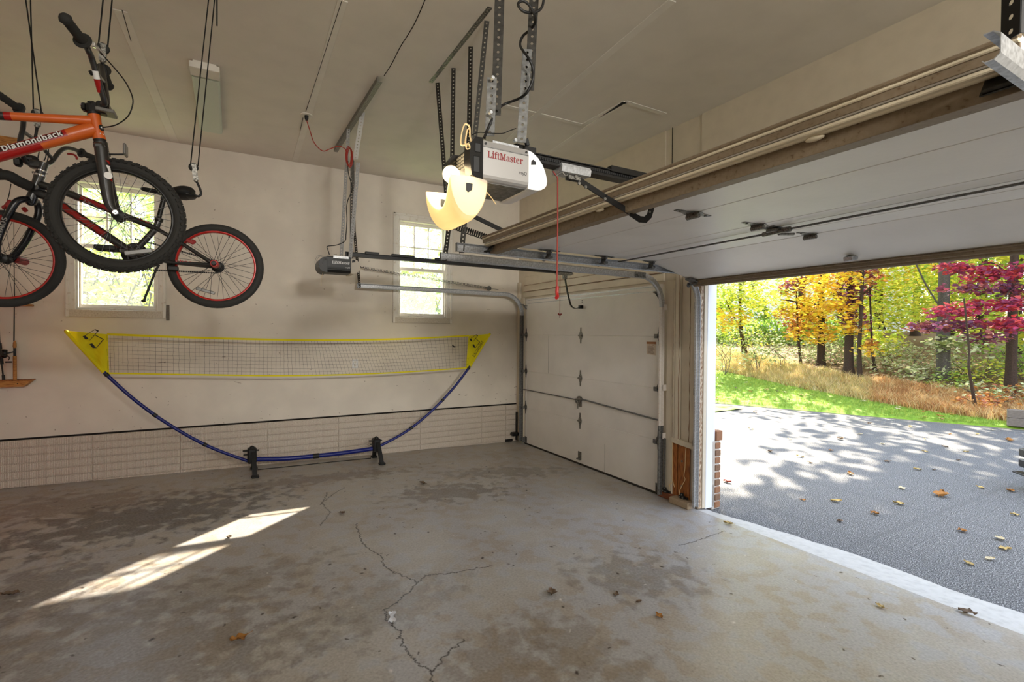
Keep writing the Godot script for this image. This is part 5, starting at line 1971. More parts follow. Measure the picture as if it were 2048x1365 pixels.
	for q in [[lp, 1], [lp, 12], [lp, 24], [rp, 1], [rp, 12], [rp, 24], [bp, 12]]:
		s = Shape.new()
		var c: Vector3 = q[0][q[1]]
		var d: Vector3 = (q[0][q[1] + 1] - q[0][q[1]]).normalized()
		var r := 0.020 if q[0] != bp else 0.030
		s.disc(c, d, r, 0.07 if q[0] == bp else 0.035, 12, 0.003)
		obj("joint_sleeve", s, M.charcoal, t)
	for q in [[504, 925, -1.0], [752, 900, 1.0]]:
		s = Shape.new()
		var c: Vector3 = P.call(q[0], q[1])
		c.y = 0.0
		var fy := floor_y(c.x)
		s.bx(Vector3(c.x - 0.045, c.y + fy + 0.12, zn - 0.05), Vector3(c.x + 0.045, c.y + fy + 0.285, zn + 0.055), 0.012)
		s.bar(Vector3(c.x - 0.09, fy + 0.262, zn + 0.01), Vector3(c.x + 0.07, fy + 0.256, zn + 0.02), 0.03, 0.014, Vector3.UP, 0.004)
		s.bar(Vector3(c.x - 0.085, fy + 0.222, zn + 0.03), Vector3(c.x + 0.03, fy + 0.216, zn + 0.04), 0.024, 0.012, Vector3.UP, 0.004)
		s.ball(Vector3(c.x + 0.0, fy + 0.285, zn + 0.01), Vector3(0.026, 0.026, 0.026), 10, 6)
		for g in [-1.0, 1.0]:
			var leg := curve([Vector3(c.x + 0.01, fy + 0.25, zn + g * 0.03), Vector3(c.x + 0.015, fy + 0.17, zn + g * 0.09), Vector3(c.x + 0.02, fy + 0.08, zn + g * 0.15), Vector3(c.x + 0.022, fy + 0.012, zn + g * 0.19)], 4)
			s.sweep([Vector2(-0.022, -0.020), Vector2(0.022, -0.020), Vector2(0.022, 0.018), Vector2(-0.022, 0.018)], leg, Vector3.RIGHT)
			s.bx(Vector3(c.x - 0.012, fy, zn + g * 0.19 - 0.035), Vector3(c.x + 0.062, fy + 0.026, zn + g * 0.19 + 0.035), 0.008)
		obj("foot", s, M.black, t)
	s = Shape.new()
	s.tube(curve([P.call(515, 940, 0.0), P.call(575, 934, 0.0), P.call(660, 925, 0.0), P.call(742, 917, 0.0)], 4), 0.005, 6)
	obj("tension_cord", s, M.black, t)


# ---------------------------------------------------------------- bicycles
func wheel(parent: Node3D, called: String, c: Vector3, axis: Vector3, R: float, tyre: float, rim_in: float, rim_m: Material, spoke_m: Material, knobs: bool) -> Node3D:
	axis = axis.normalized()
	var s1 := axis.cross(Vector3.UP).normalized()
	var x := Transform3D(Basis(s1, axis, s1.cross(axis)), c)
	var rr := R - tyre * 0.92
	var s := Shape.new()
	s.lathe([Vector2(rr + 0.006, -0.013), Vector2(rr + 0.006, 0.013), Vector2(rr - 0.004, 0.014), Vector2(rim_in, 0.010), Vector2(rim_in, -0.010), Vector2(rr - 0.004, -0.014), Vector2(rr + 0.006, -0.013)], 56, x)
	var w := obj(called, s, rim_m, parent)
	s = Shape.new()
	var pr := []
	for i in 19:
		var g := TAU * i / 18.0
		pr.append(Vector2(R - tyre * 0.5 + tyre * 0.5 * cos(g), tyre * 0.46 * sin(g)))
	s.lathe(pr, 56, x)
	obj("tyre", s, M.rubber, w)
	if knobs:
		s = Shape.new()
		for i in 54:
			for k in 4:
				var g := TAU * (i + 0.5 * (k % 2)) / 54.0
				var ph: float = [-1.05, -0.38, 0.38, 1.05][k]
				var rad := (s1 * cos(g) + s1.cross(axis) * sin(g))
				var o := rad * cos(ph) + axis * sin(ph)
				var p := c + rad * (R - tyre * 0.5) + o * tyre * 0.49
				var tg := axis.cross(rad)
				s.box(Transform3D(Basis(tg, o, tg.cross(o)), p), Vector3(0.014, 0.008, 0.011), 0.0)
		tag(obj("tread_knobs", s, M.rubber, w), "", "", "", "stuff")
	s = Shape.new()
	for i in 36:
		var side := 1.0 if i % 2 == 0 else -1.0
		var g := TAU * i / 36.0
		var cross := (1.0 if (i / 2) % 2 == 0 else -1.0) * 1.15
		var h := g + cross
		var a := c + (x.basis * Vector3(cos(h), 0, sin(h))) * 0.021 + axis * side * 0.026
		var b := c + (x.basis * Vector3(cos(g), 0, sin(g))) * (rim_in + 0.002) + axis * side * 0.004
		s.tube([a, b], 0.0011, 4, false)
	obj("spokes", s, spoke_m, w)
	s = Shape.new()
	s.lathe([Vector2(0, -0.05), Vector2(0.007, -0.05), Vector2(0.007, -0.036), Vector2(0.024, -0.030), Vector2(0.024, -0.024), Vector2(0.013, -0.018), Vector2(0.013, 0.018), Vector2(0.024, 0.024), Vector2(0.024, 0.030), Vector2(0.007, 0.036), Vector2(0.007, 0.05), Vector2(0, 0.05)], 16, x)
	obj("hub", s, M.black_metal, w)
	return w


func saddle_shape(nose: Vector3, tail: Vector3, side: Vector3, w: float) -> Shape:
	var s := Shape.new()
	var f := (tail - nose)
	var up := side.cross(f).normalized()
	if up.y < 0:
		up = -up
	var pad := func(u: float, v: float) -> Vector3:
		var rear := smoothstep(0.30, 0.82, u)
		var hw := lerpf(0.019, w, rear)
		var tip := sqrt(maxf(0.0, 1.0 - pow(maxf(0.0, (0.10 - u) / 0.10), 2.0))) * sqrt(maxf(0.0, 1.0 - pow(maxf(0.0, (u - 0.74) / 0.26), 2.0)))
		var g := TAU * v
		var th := lerpf(0.014, 0.044, rear) * lerpf(0.35, 1.0, tip)
		var yy := th * sin(g) if sin(g) > 0.0 else 0.75 * th * sin(g)
		return nose + f * u + side * hw * tip * cos(g) + up * (yy - 0.010 * sin(PI * u))
	s.surf(pad, 20, 20)
	return s


func build_bikes() -> void:
	build_bike_orange()
	build_bike_black()


func build_bike_orange() -> void:
	var z0 := 3.706
	var P := func(u: float, v: float, dz := 0.0) -> Vector3: return onz(u, v, z0 + dz)
	var S := Vector3.BACK
	var hub := Vector3(-4.221, 2.135, z0)
	var t := thing("bicycle", Vector3(-4.7, 1.885, z0), "orange and red bicycle hanging in front, with knobbly black tyres and high handlebars", "bicycle")
	var htop: Vector3 = P.call(188, 230)
	var hbot: Vector3 = P.call(199.5, 280)
	var F := (hbot - htop).normalized()
	# frame
	var s := Shape.new()
	s.tube([htop - F * 0.002, htop + F * 0.012, htop + F * 0.03, hbot - F * 0.025, hbot - F * 0.008, hbot], [0.0215, 0.0225, 0.0205, 0.0215, 0.0235, 0.0235], 18)
	var tt0: Vector3 = P.call(184, 242)
	var tt1: Vector3 = P.call(0, 231.7)
	var seat: Vector3 = tt0 + (tt1 - tt0).normalized() * 0.52
	s.tube([tt0, tt0.lerp(tt1, 0.25), tt0.lerp(tt1, 0.62)], [0.0215, 0.0185, 0.0172], 16)
	var dt0: Vector3 = P.call(190, 258)
	var dt1: Vector3 = P.call(0, 309.5)
	var dd := (dt1 - dt0).normalized()
	var bb: Vector3 = dt0 + dd * 0.60
	s.tube([dt0, dt0 + dd * 0.05, dt0 + dd * 0.16, dt0 + dd * 0.205], [0.0290, 0.0300, 0.0265, 0.0262], 20)
	var fr := obj("frame", s, M.bike_orange, t)
	s = Shape.new()
	s.tube([dt0 + dd * 0.203, dt0 + dd * 0.40, bb], [0.0264, 0.0255, 0.025], 20)
	s.tube([tt0.lerp(tt1, 0.88), tt0.lerp(tt1, 0.955)], [0.0166, 0.0166], 16)
	obj("red_tube", s, M.bike_red, fr)
	s = Shape.new()
	s.tube([tt0.lerp(tt1, 0.62), tt0.lerp(tt1, 0.88)], [0.0172, 0.0167], 16)
	obj("top_tube", s, M.bike_orange, fr)
	s = Shape.new()
	s.tube([tt0.lerp(tt1, 0.955), seat], 0.0165, 16)
	var st := seat + Vector3(0.02, 0.06, 0)
	s.tube([bb, seat, st], 0.016, 14)
	var rh := Vector3(hub.x - 0.95, hub.y, z0)
	for g in [-1.0, 1.0]:
		s.tube([seat + S * g * 0.015, rh + S * g * 0.06], 0.009, 8)
		s.tube([bb + S * g * 0.02, rh + S * g * 0.06], 0.010, 8)
	s.disc(bb, S, 0.022, 0.07, 14, 0.003)
	obj("rear_triangle", s, M.bike_black, fr)
	# decal on the down tube: dark red panel on the orange, with raised letters
	var lu := Vector3(-dd.y, dd.x, 0)
	if lu.y < 0:
		lu = -lu
	s = Shape.new()
	var d0 := dt0 + dd * 0.100
	var d1 := dt0 + dd * 0.365
	var strip := func(a0: float, a1: float, r: float) -> void:
		for i in 10:
			for k in 6:
				var w0 := i / 10.0
				var w1 := (i + 1) / 10.0
				var g0 := lerpf(a0, a1, k / 6.0)
				var g1 := lerpf(a0, a1, (k + 1) / 6.0)
				var q := []
				for e in [[w0, g0], [w1, g0], [w1, g1], [w0, g1]]:
					q.append(d0.lerp(d1, e[0]) + (S * cos(e[1]) + lu * sin(e[1])) * lerpf(r + 0.0012, r - 0.0004, e[0]))
				s.quad(q[0], q[1], q[2], q[3], (q[0] + q[2]) * 0.5 - d0.lerp(d1, (w0 + w1) * 0.5))
	strip.call(-0.28, 0.95, 0.0272)
	obj("decal_band", s, M.bike_red, fr)
	s = Shape.new()
	d0 = dt0 + dd * 0.112
	d1 = dt0 + dd * 0.36
	strip = func(a0: float, a1: float, r: float) -> void:
		for i in 10:
			for k in 6:
				var w0 := i / 10.0
				var w1 := (i + 1) / 10.0
				var g0 := lerpf(a0, a1, k / 6.0)
				var g1 := lerpf(a0, a1, (k + 1) / 6.0)
				var q := []
				for e in [[w0, g0], [w1, g0], [w1, g1], [w0, g1]]:
					q.append(d0.lerp(d1, e[0]) + (S * cos(e[1]) + lu * sin(e[1])) * lerpf(r + 0.0012, r - 0.0004, e[0]))
				s.quad(q[0], q[1], q[2], q[3], (q[0] + q[2]) * 0.5 - d0.lerp(d1, (w0 + w1) * 0.5))
	strip.call(-0.05, 0.72, 0.0276)
	obj("decal_panel", s, mat(Color(0.22, 0.035, 0.025), 0.35), fr)
	var tilt := 0.33
	var nrm := (S * cos(tilt) + lu * sin(tilt))
	words(fr, "lettering", "Diamondback", dt0 + dd * 0.219 + nrm * 0.0292, -dd, (lu * cos(tilt) - S * sin(tilt)), 0.028, 0.210, M.letter_white, true, "Droid Sans")
	s = Shape.new()
	var hc := htop.lerp(hbot, 0.52)
	s.disc(hc + Vector3(0.018, 0, 0.011), Vector3(0.85, 0.1, 0.5), 0.0135, 0.004, 18, 0.001)
	obj("head_badge", s, M.charcoal, fr)
	s = Shape.new()
	s.disc(hc + Vector3(0.0195, 0, 0.012), Vector3(0.85, 0.1, 0.5), 0.0075, 0.004, 14, 0.001)
	obj("badge_centre", s, M.chrome, fr)
	s = Shape.new()
	s.bar(hbot - F * 0.022 + Vector3(0.008, 0, 0.0205), hbot - F * 0.022 + Vector3(0.020, 0, 0.0105), 0.001, 0.006)
	obj("small_label", s, M.letter_white, fr)
	# headset, stem
	s = Shape.new()
	s.tube([htop + F * 0.0, htop - F * 0.012], [0.024, 0.021], 16)
	s.tube([hbot, hbot + F * 0.014], [0.024, 0.021], 16)
	s.tube([htop - F * 0.01, htop - F * 0.055], 0.0135, 14)
	obj("headset", s, M.black, t)
	s = Shape.new()
	var sc: Vector3 = P.call(181, 217)
	s.disc(sc, F, 0.021, 0.036, 18, 0.004)
	s.bx(sc + Vector3(-0.030, -0.016, -0.018), sc + Vector3(-0.012, 0.016, 0.018), 0.005)
	var cl: Vector3 = P.call(208, 217)
	s.bx(sc + Vector3(0.0, -0.018, -0.020), cl + Vector3(0.012, 0.014, 0.020), 0.006)
	s.bx(cl + Vector3(-0.024, -0.020, -0.030), cl + Vector3(0.022, 0.022, 0.030), 0.007)
	obj("stem", s, M.black_gloss, t)
	s = Shape.new()
	s.disc(sc + Vector3(-0.0305, 0.006, 0.012), Vector3.LEFT, 0.005, 0.005, 8)
	s.disc(cl + Vector3(0.0, 0.012, 0.031), Vector3.BACK, 0.004, 0.004, 8)
	obj("stem_bolt", s, M.chrome, t)
	s = Shape.new()
	s.box(Transform3D(Basis(Vector3.BACK, -0.05), P.call(213, 225.5, 0.0)), Vector3(0.066, 0.016, 0.075), 0.003)
	obj("front_reflector", s, M.reflector, t)
	# handlebar
	var nb: Vector3 = onz(172, 90, z0 + 0.20)
	var ng: Vector3 = onz(131, 38, z0 + 0.33)
	var fb: Vector3 = onz(203, 132, z0 - 0.19)
	var fg: Vector3 = onz(217, 172, z0 - 0.33)
	s = Shape.new()
	s.tube(curve([cl + S * 0.03 + Vector3(0, 0.004, 0), onz(209, 204, z0 + 0.055), onz(198, 166, z0 + 0.10), onz(184, 118, z0 + 0.155), nb + Vector3(0.006, -0.018, -0.012), nb, nb.lerp(ng, 0.2)], 6), 0.0112, 12)
	s.tube(curve([cl - S * 0.03 + Vector3(0, 0.004, 0), onz(214, 205, z0 - 0.055), onz(211, 180, z0 - 0.10), onz(206, 150, z0 - 0.155), fb, fb.lerp(fg, 0.2)], 6), 0.0112, 12)
	s.tube([onz(191, 145, z0 + 0.125), onz(208, 165, z0 - 0.125)], 0.008, 10)
	var hb := obj("handlebar", s, M.bike_black, t)
	s = Shape.new()
	s.tube([onz(190, 141, z0 + 0.129) + Vector3(0, 0, 0), onz(194, 158, z0 + 0.112)], 0.0118, 12)
	obj("white_stripe", s, M.letter_white, hb)
	s = Shape.new()
	s.tube([onz(194, 158, z0 + 0.112), onz(201, 184, z0 + 0.078)], 0.0117, 12)
	obj("red_stripe", s, M.bike_red, hb)
	for q in [[nb, ng], [fb, fg]]:
		s = Shape.new()
		var d: Vector3 = (q[1] - q[0]).normalized()
		var L: float = (q[1] - q[0]).length()
		var pts := []
		var rad := []
		for i in 15:
			pts.append(q[0] + d * L * (0.22 + 0.78 * i / 14.0))
			rad.append(0.0165 + (0.0022 if i % 2 == 0 else 0.0) + (0.004 if i == 14 else 0.0))
		s.tube(pts, rad, 14)
		s.disc(q[0] + d * L * 0.18, d, 0.032, 0.008, 20, 0.002)
		s.ball(q[1], Vector3(0.021, 0.021, 0.021), 12, 6)
		obj("grip", s, M.rubber, hb)
	s = Shape.new()
	var lv0: Vector3 = onz(189, 90, z0 + 0.13)
	s.bar(onz(185, 88, z0 + 0.15), onz(192, 92, z0 + 0.13), 0.014, 0.022, Vector3.UP, 0.004)
	s.bar(lv0, onz(207, 110, z0 + 0.06), 0.016, 0.010, Vector3.UP, 0.003)
	obj("brake_lever", s, M.chrome, hb)
	s = Shape.new()
	s.tube(curve([onz(208, 113, z0 + 0.06), onz(232, 140, z0 + 0.08), onz(252, 166, z0 + 0.10), onz(265, 195, z0 + 0.12), onz(264, 215, z0 + 0.12), onz(254, 235, z0 + 0.10), onz(232, 250, z0 + 0.06), onz(207, 255, z0 + 0.02)], 8), 0.0026, 7)
	obj("brake_cable", s, M.black, t)
	s = Shape.new()
	s.tube([onz(185, 150, z0 + 0.12), onz(181, 142, z0 + 0.13)], 0.008, 8)
	obj("shift_stop", s, M.black, hb)
	# fork with reflector bracket
	s = Shape.new()
	s.tube([hbot + F * 0.012, hbot + F * 0.05], [0.026, 0.024], 14)
	s.bar(hbot + F * 0.045 - S * 0.07, hbot + F * 0.045 + S * 0.07, 0.038, 0.03, F, 0.008)
	for g in [-1.0, 1.0]:
		var top: Vector3 = P.call(202, 296, 0.056 * g)
		var c1 := top.lerp(hub + S * 0.056 * g, 0.55) + Vector3(-0.012, 0, 0)
		s.tube(curve([top, c1, hub + Vector3(-0.022, 0.036, 0.056 * g), hub + Vector3(0.0, 0.0, 0.056 * g)], 5), [0.024, 0.024, 0.024, 0.0238, 0.0236, 0.0232, 0.0228, 0.0222, 0.0216, 0.021, 0.020, 0.018, 0.0165, 0.0155, 0.015, 0.014], 14)
	var fk := obj("fork", s, M.bike_black, t)
	var ftop: Vector3 = P.call(202, 296, 0.056)
	var fm := ftop.lerp(hub + S * 0.056, 0.55) + Vector3(-0.012, 0, 0)
	for q in [[0.36, 0.44, M.bike_red, "red_flash"], [0.50, 0.78, M.letter_white, "white_flash"], [0.80, 0.93, M.bike_red, "red_flash"]]:
		s = Shape.new()
		for i in 6:
			for k in 5:
				var W := [lerpf(q[0], q[1], i / 6.0), lerpf(q[0], q[1], (i + 1) / 6.0)]
				var off := 0.5 + 0.55 * i / 6.0
				var qq := []
				for e in [[W[0], off + k * 0.14], [W[1], off + 0.09 + k * 0.14], [W[1], off + 0.09 + (k + 1) * 0.14], [W[0], off + (k + 1) * 0.14]]:
					var c: Vector3 = ftop.lerp(fm, e[0])
					qq.append(c + (S * cos(e[1]) + Vector3.RIGHT * sin(e[1])) * 0.0246)
				s.quad(qq[0], qq[1], qq[2], qq[3], qq[0] - ftop.lerp(fm, W[0]))
		obj(q[3], s, q[2], fk)
	s = Shape.new()
	s.disc(fm + Vector3(0.012, 0.03, 0.024), Vector3(0.4, 0, 0.9), 0.015, 0.003, 18)
	obj("fork_emblem", s, M.letter_white, fk)
	s = Shape.new()
	s.disc(hub + S * 0.072, S, 0.012, 0.018, 14, 0.003)
	s.disc(hub + S * 0.084, S, 0.005, 0.012, 10, 0.001)
	obj("axle_nut", s, M.chrome, t)
	s = Shape.new()
	s.tube([P.call(213, 306, 0.0), P.call(217, 309, 0.0), P.call(247, 309, 0.0), P.call(250, 304, 0.0), P.call(250, 293, 0.0)], 0.004, 6)
	obj("reflector_bracket", s, M.black, t)
	s = Shape.new()
	s.bx(P.call(248, 312, 0.0) + Vector3(0, 0, -0.03), P.call(252, 290, 0.0) + Vector3(0.004, 0, 0.03), 0.004)
	obj("reflector", s, M.reflector, t)
	wheel(t, "front_wheel", hub, S, 0.25, 0.052, 0.194, M.black_metal, M.spoke, true)
	wheel(t, "rear_wheel", rh, S, 0.25, 0.052, 0.194, M.black_metal, M.spoke, true)
	s = Shape.new()
	var wc := hub + Vector3(0.11, -0.115, 0.004)
	s.box(Transform3D(Basis(Vector3.BACK, 0.22), onz(277, 504, z0 + 0.012)), Vector3(0.105, 0.020, 0.010), 0.003)
	obj("wheel_reflector", s, M.reflector, t)
	obj("saddle", saddle_shape(st + Vector3(0.14, 0.03, 0), st + Vector3(-0.12, 0.035, 0), S, 0.07), M.black, t)


func build_bike_black() -> void:
	var H := Vector3(-3.861, 2.012, 3.066)
	var dx := Vector3(0.9966, 0, 0.082).normalized()
	var S := Vector3(-0.082, 0, 0.9966).normalized()
	var P := func(u: float, v: float, dz := 0.0) -> Vector3:
		var d := ray(u, v)
		return eye + d * ((H + S * dz - eye).dot(S) / d.dot(S))
	var t := thing("bicycle", H + Vector3(-0.45, -0.25, 0), "black and red bicycle with red rims hanging behind the orange one", "bicycle")
	var fh: Vector3 = P.call(8, 518)
	var bb: Vector3 = P.call(266, 507)
	var ht: Vector3 = P.call(79, 352)
	var hb: Vector3 = P.call(64, 396)
	var F := (hb - ht).normalized()
	var sj: Vector3 = P.call(312, 457)
	var s := Shape.new()
	s.tube([ht, ht + F * 0.02, hb - F * 0.02, hb], [0.024, 0.022, 0.022, 0.024], 16)
	s.tube([ht.lerp(hb, 0.35), P.call(132, 385), sj], [0.0205, 0.019, 0.016], 14)
	s.tube([ht.lerp(hb, 0.72), P.call(100, 396), bb], [0.023, 0.023, 0.0215], 14)
	s.tube([bb, sj, P.call(318, 440)], 0.0165, 14)
	for g in [-1.0, 1.0]:
		s.tube([sj + S * g * 0.014, P.call(366, 489, 0.045 * g), H + S * g * 0.062], [0.011, 0.011, 0.010], 10)
		s.tube([bb + S * g * 0.02, P.call(340, 525, 0.045 * g), H + S * g * 0.062], [0.011, 0.011, 0.010], 10)
		s.disc(H + S * g * 0.062, S, 0.022, 0.008, 14, 0.002)
	s.tube([P.call(338, 475, -0.045), P.call(338, 475, 0.045)], 0.008, 8)
	s.disc(bb, S, 0.026, 0.075, 16, 0.004)
	s.prism(PackedVector2Array([Vector2(0, 0), Vector2(0.06, 0.01), Vector2(0.02, 0.05)]), 0.004, Transform3D(Basis(dx, Vector3.UP, S), ht.lerp(hb, 0.8)))
	var fr := obj("frame", s, M.bike_black, t)
	# painted red panels along the tubes
	for q in [[0.14, 0.66, 0, 0.0238, M.bike_red], [0.16, 0.62, 1, 0.0200, M.bike_red]]:
		s = Shape.new()
		var a: Vector3 = P.call(100, 396) if q[2] == 0 else P.call(132, 385)
		var b: Vector3 = bb if q[2] == 0 else sj
		if q[2] == 1:
			a = a.lerp(b, 0.0)
		var d := (b - a).normalized()
		var up := S.cross(d).normalized()
		for i in 14:
			for k in 4:
				var w := [lerpf(q[0], q[1], i / 14.0), lerpf(q[0], q[1], (i + 1) / 14.0)]
				var jag := 0.16 * sin(i * 1.9)
				var jag2 := 0.16 * sin((i + 1) * 1.9)
				var qq := []
				for e in [[w[0], -0.55 + 0.30 * k + jag], [w[1], -0.55 + 0.30 * k + jag2], [w[1], -0.25 + 0.30 * k + jag2], [w[0], -0.25 + 0.30 * k + jag]]:
					qq.append(a.lerp(b, e[0]) + (S * cos(e[1]) + up * sin(e[1])) * (lerpf(0.0236, 0.0226, e[0]) if q[2] == 0 else lerpf(0.0197, 0.0170, e[0])))
				s.quad(qq[0], qq[1], qq[2], qq[3], S)
		obj("red_panel", s, q[4], fr)
	var sd := (sj - P.call(132, 385)).normalized() as Vector3
	words(fr, "lettering", "2.0", P.call(176, 406) + S * 0.0205, sd, S.cross(sd), 0.014, 0.034, M.silver)
	var sd2: Vector3 = (P.call(369, 490) - sj).normalized()
	words(fr, "lettering", "chaos", P.call(289, 442) + S * 0.018, sd, S.cross(sd), 0.013, 0.06, M.bike_red)
	var cs: Vector3 = (P.call(420, 532, 0.06) - P.call(345, 524, 0.06)).normalized()
	words(fr, "lettering", "chaos", P.call(372, 523.5, 0.058), cs, S.cross(cs), 0.016, 0.10, M.bike_red)
	words(fr, "lettering", "2.0", P.call(391, 526.5, 0.0585), cs, S.cross(cs), 0.012, 0.024, M.silver)
	# fork: two curved blades
	s = Shape.new()
	s.tube([hb, hb + F * 0.03], [0.026, 0.024], 14)
	var near := curve([hb + F * 0.028, P.call(50, 399, 0.035), P.call(33, 404, 0.060), P.call(20, 424, 0.066), P.call(9, 445, 0.066), P.call(-6, 485, 0.066), fh + S * 0.066], 5)
	var far := curve([hb + F * 0.028, P.call(70, 402, -0.035), P.call(76, 412, -0.060), P.call(76, 432, -0.066), P.call(62, 462, -0.066), P.call(48, 488, -0.066), fh - S * 0.066], 5)
	s.tube(near, 0.0165, 12)
	s.tube(far, 0.0165, 12)
	var fk := obj("fork", s, M.bike_navy, t)
	var fd: Vector3 = (P.call(9, 445, 0.066) - P.call(0, 468, 0.066)).normalized()
	words(fk, "lettering", "CHAOS", P.call(5, 458, 0.066) + S * 0.0172, fd, S.cross(fd), 0.022, 0.115, M.silver)
	s = Shape.new()
	s.tube([P.call(31, 519, -0.07), P.call(31, 519, -0.07) - S * 0.105], 0.019, 16)
	obj("foot_peg", s, M.red_plastic, t)
	# headset, stem, handlebar
	s = Shape.new()
	s.disc(ht - F * 0.004, F, 0.027, 0.012, 18, 0.003)
	s.disc(ht - F * 0.030, F, 0.022, 0.010, 18, 0.002)
	obj("headset_ring", s, M.chrome, t)
	s = Shape.new()
	s.tube([ht - F * 0.006, ht - F * 0.075], 0.021, 16)
	s.bar(ht - F * 0.055, ht - F * 0.060 - dx * 0.055, 0.05, 0.042, Vector3.UP, 0.008)
	obj("stem", s, M.bike_black, t)
	s = Shape.new()
	s.disc(ht - F * 0.012 - dx * 0.024 + S * 0.012, -dx, 0.006, 0.008, 8)
	s.tube([ht - F * 0.016 - dx * 0.024, ht - F * 0.016 + dx * 0.030], 0.004, 6)
	obj("clamp_bolt", s, M.chrome, t)
	var cl := ht - F * 0.060 - dx * 0.055
	s = Shape.new()
	s.tube(curve([cl - S * 0.28 * 0.0, cl - S * 0.06, P.call(100, 326, -0.12), P.call(118, 305, -0.16), P.call(131, 297, -0.20), P.call(148, 299, -0.25), P.call(163, 306, -0.30), P.call(195, 319, -0.38)], 5), 0.0112, 10)
	s.tube(curve([cl, cl + S * 0.05, P.call(40, 288, 0.12), P.call(45, 262, 0.15), P.call(47, 240, 0.19), P.call(44, 224, 0.24), P.call(36, 216, 0.28)], 5), 0.0112, 10)
	s.tube([P.call(45, 262, 0.15), P.call(72, 282, 0.0), P.call(105, 318, -0.13)], 0.009, 8)
	var bar := obj("handlebar", s, M.bike_black, t)
	s = Shape.new()
	s.bar(P.call(48, 316, 0.02), P.call(74, 322, -0.05), 0.05, 0.042, Vector3.UP, 0.016)
	s.bar(P.call(28, 322, 0.06), P.call(44, 326, 0.02), 0.03, 0.05, Vector3.UP, 0.012)
	obj("bar_pad", s, M.black, bar)
	for q in [[P.call(38, 217, 0.28), P.call(-8, 186, 0.40)], [P.call(163, 306, -0.30), P.call(200, 321, -0.40)]]:
		s = Shape.new()
		var d: Vector3 = (q[1] - q[0]).normalized()
		var L: float = (q[1] - q[0]).length()
		var pts := []
		var rad := []
		for i in 13:
			pts.append(q[0] + d * L * i / 12.0)
			rad.append(0.0155 + (0.002 if i % 2 == 0 else 0.0))
		s.tube(pts, rad, 12)
		s.disc(q[0], d, 0.027, 0.010, 18, 0.003)
		obj("grip", s, M.rubber, bar)
	s = Shape.new()
	s.tube(curve([P.call(135, 308, -0.22), P.call(146, 309, -0.24), P.call(152, 313, -0.25), P.call(154, 319, -0.25)], 5), 0.0055, 7)
	obj("brake_lever", s, M.red_plastic, bar)
	s = Shape.new()
	s.tube(curve([P.call(-30, 352, 0.10), P.call(0, 350, 0.10), P.call(18, 352, 0.10), P.call(40, 364, 0.08), P.call(60, 373, 0.05)], 5), 0.0255, 12)
	for i in 4:
		var w := P.call(2 + 15 * i, 349 + 6 * i, 0.10 - 0.01 * i) as Vector3
		s.box(Transform3D(Basis(), w + Vector3(0, 0.024, 0)), Vector3(0.008, 0.008, 0.012), 0.001)
	obj("padded_loop", s, M.rubber, t)
	# cables
	s = Shape.new()
	for q in [[[75, 318], [78, 305], [79, 285]], [[88, 322], [92, 312], [92, 295], [88, 285]], [[94, 326], [97, 310], [96, 292]]]:
		var pts := []
		for e in q:
			pts.append(P.call(e[0], e[1], -0.02))
		s.tube(curve(pts, 6), 0.0026, 6)
	s.tube(curve([P.call(22, 368, 0.03), P.call(18, 390, 0.03), P.call(12, 410, 0.03), P.call(4, 432, 0.03)], 5), 0.0020, 6)
	obj("brake_cable", s, M.black, t)
	s = Shape.new()
	s.bar(P.call(24, 402, 0.03), P.call(14, 416, 0.03), 0.02, 0.03, Vector3.UP, 0.006)
	s.bar(P.call(4, 414, 0.0), P.call(22, 418, 0.0), 0.02, 0.02, Vector3.UP, 0.005)
	s.bar(P.call(0, 432, 0.02), P.call(10, 438, 0.02), 0.02, 0.024, Vector3.UP, 0.005)
	s.bar(P.call(46, 415, -0.03), P.call(53, 424, -0.03), 0.014, 0.02, Vector3.UP, 0.004)
	obj("front_brake", s, M.red_plastic, t)
	s = Shape.new()
	s.bar(P.call(372, 480, 0.06), P.call(388, 487, 0.06), 0.02, 0.02, Vector3.UP, 0.004)
	s.bar(P.call(383, 482, 0.06), P.call(391, 486, 0.06), 0.016, 0.024, Vector3.UP, 0.005)
	obj("rear_brake", s, M.red_plastic, t)
	# wheels
	wheel(t, "front_wheel", fh, S, 0.25, 0.048, 0.197, M.rim_red, M.spoke_dark, false)
	var rw := wheel(t, "rear_wheel", H, S, 0.25, 0.048, 0.197, M.rim_red, M.spoke_dark, false)
	for q in [[M.rim_red, 0.021, 0.07, "foot_peg"], [M.black_metal, 0.013, 0.09, "axle_end"]]:
		s = Shape.new()
		s.disc(H + S * (0.062 + q[2] * 0.5), S, q[1], q[2], 18, 0.003)
		obj(q[3], s, q[0], t)
	s = Shape.new()
	s.disc(H - S * 0.05, S, 0.034, 0.004, 20)
	obj("sprocket", s, M.charcoal, t)
	s = Shape.new()
	s.box(Transform3D(Basis(Vector3.BACK, -0.28), P.call(411, 582, 0.0)), Vector3(0.10, 0.018, 0.010), 0.003)
	obj("wheel_reflector", s, M.reflector, t)
	s = Shape.new()
	s.tube([P.call(458, 476, 0.0), P.call(459, 468, 0.0)], 0.004, 8)
	obj("valve_stem", s, M.black, t)
	# saddle and post
	s = Shape.new()
	s.tube([P.call(314, 450), P.call(327, 400)], 0.0125, 12)
	s.disc(P.call(318, 440), P.call(327, 400) - P.call(314, 450), 0.020, 0.022, 14, 0.003)
	s.bar(P.call(322, 397), P.call(345, 400), 0.03, 0.022, Vector3.UP, 0.005)
	obj("seat_post", s, M.black_metal, t)
	obj("saddle", saddle_shape(P.call(281, 378), P.call(391, 388), S, 0.085), M.black, t)
	s = Shape.new()
	s.ball(P.call(372, 392, 0.0), Vector3(0.055, 0.018, 0.07), 14, 6)
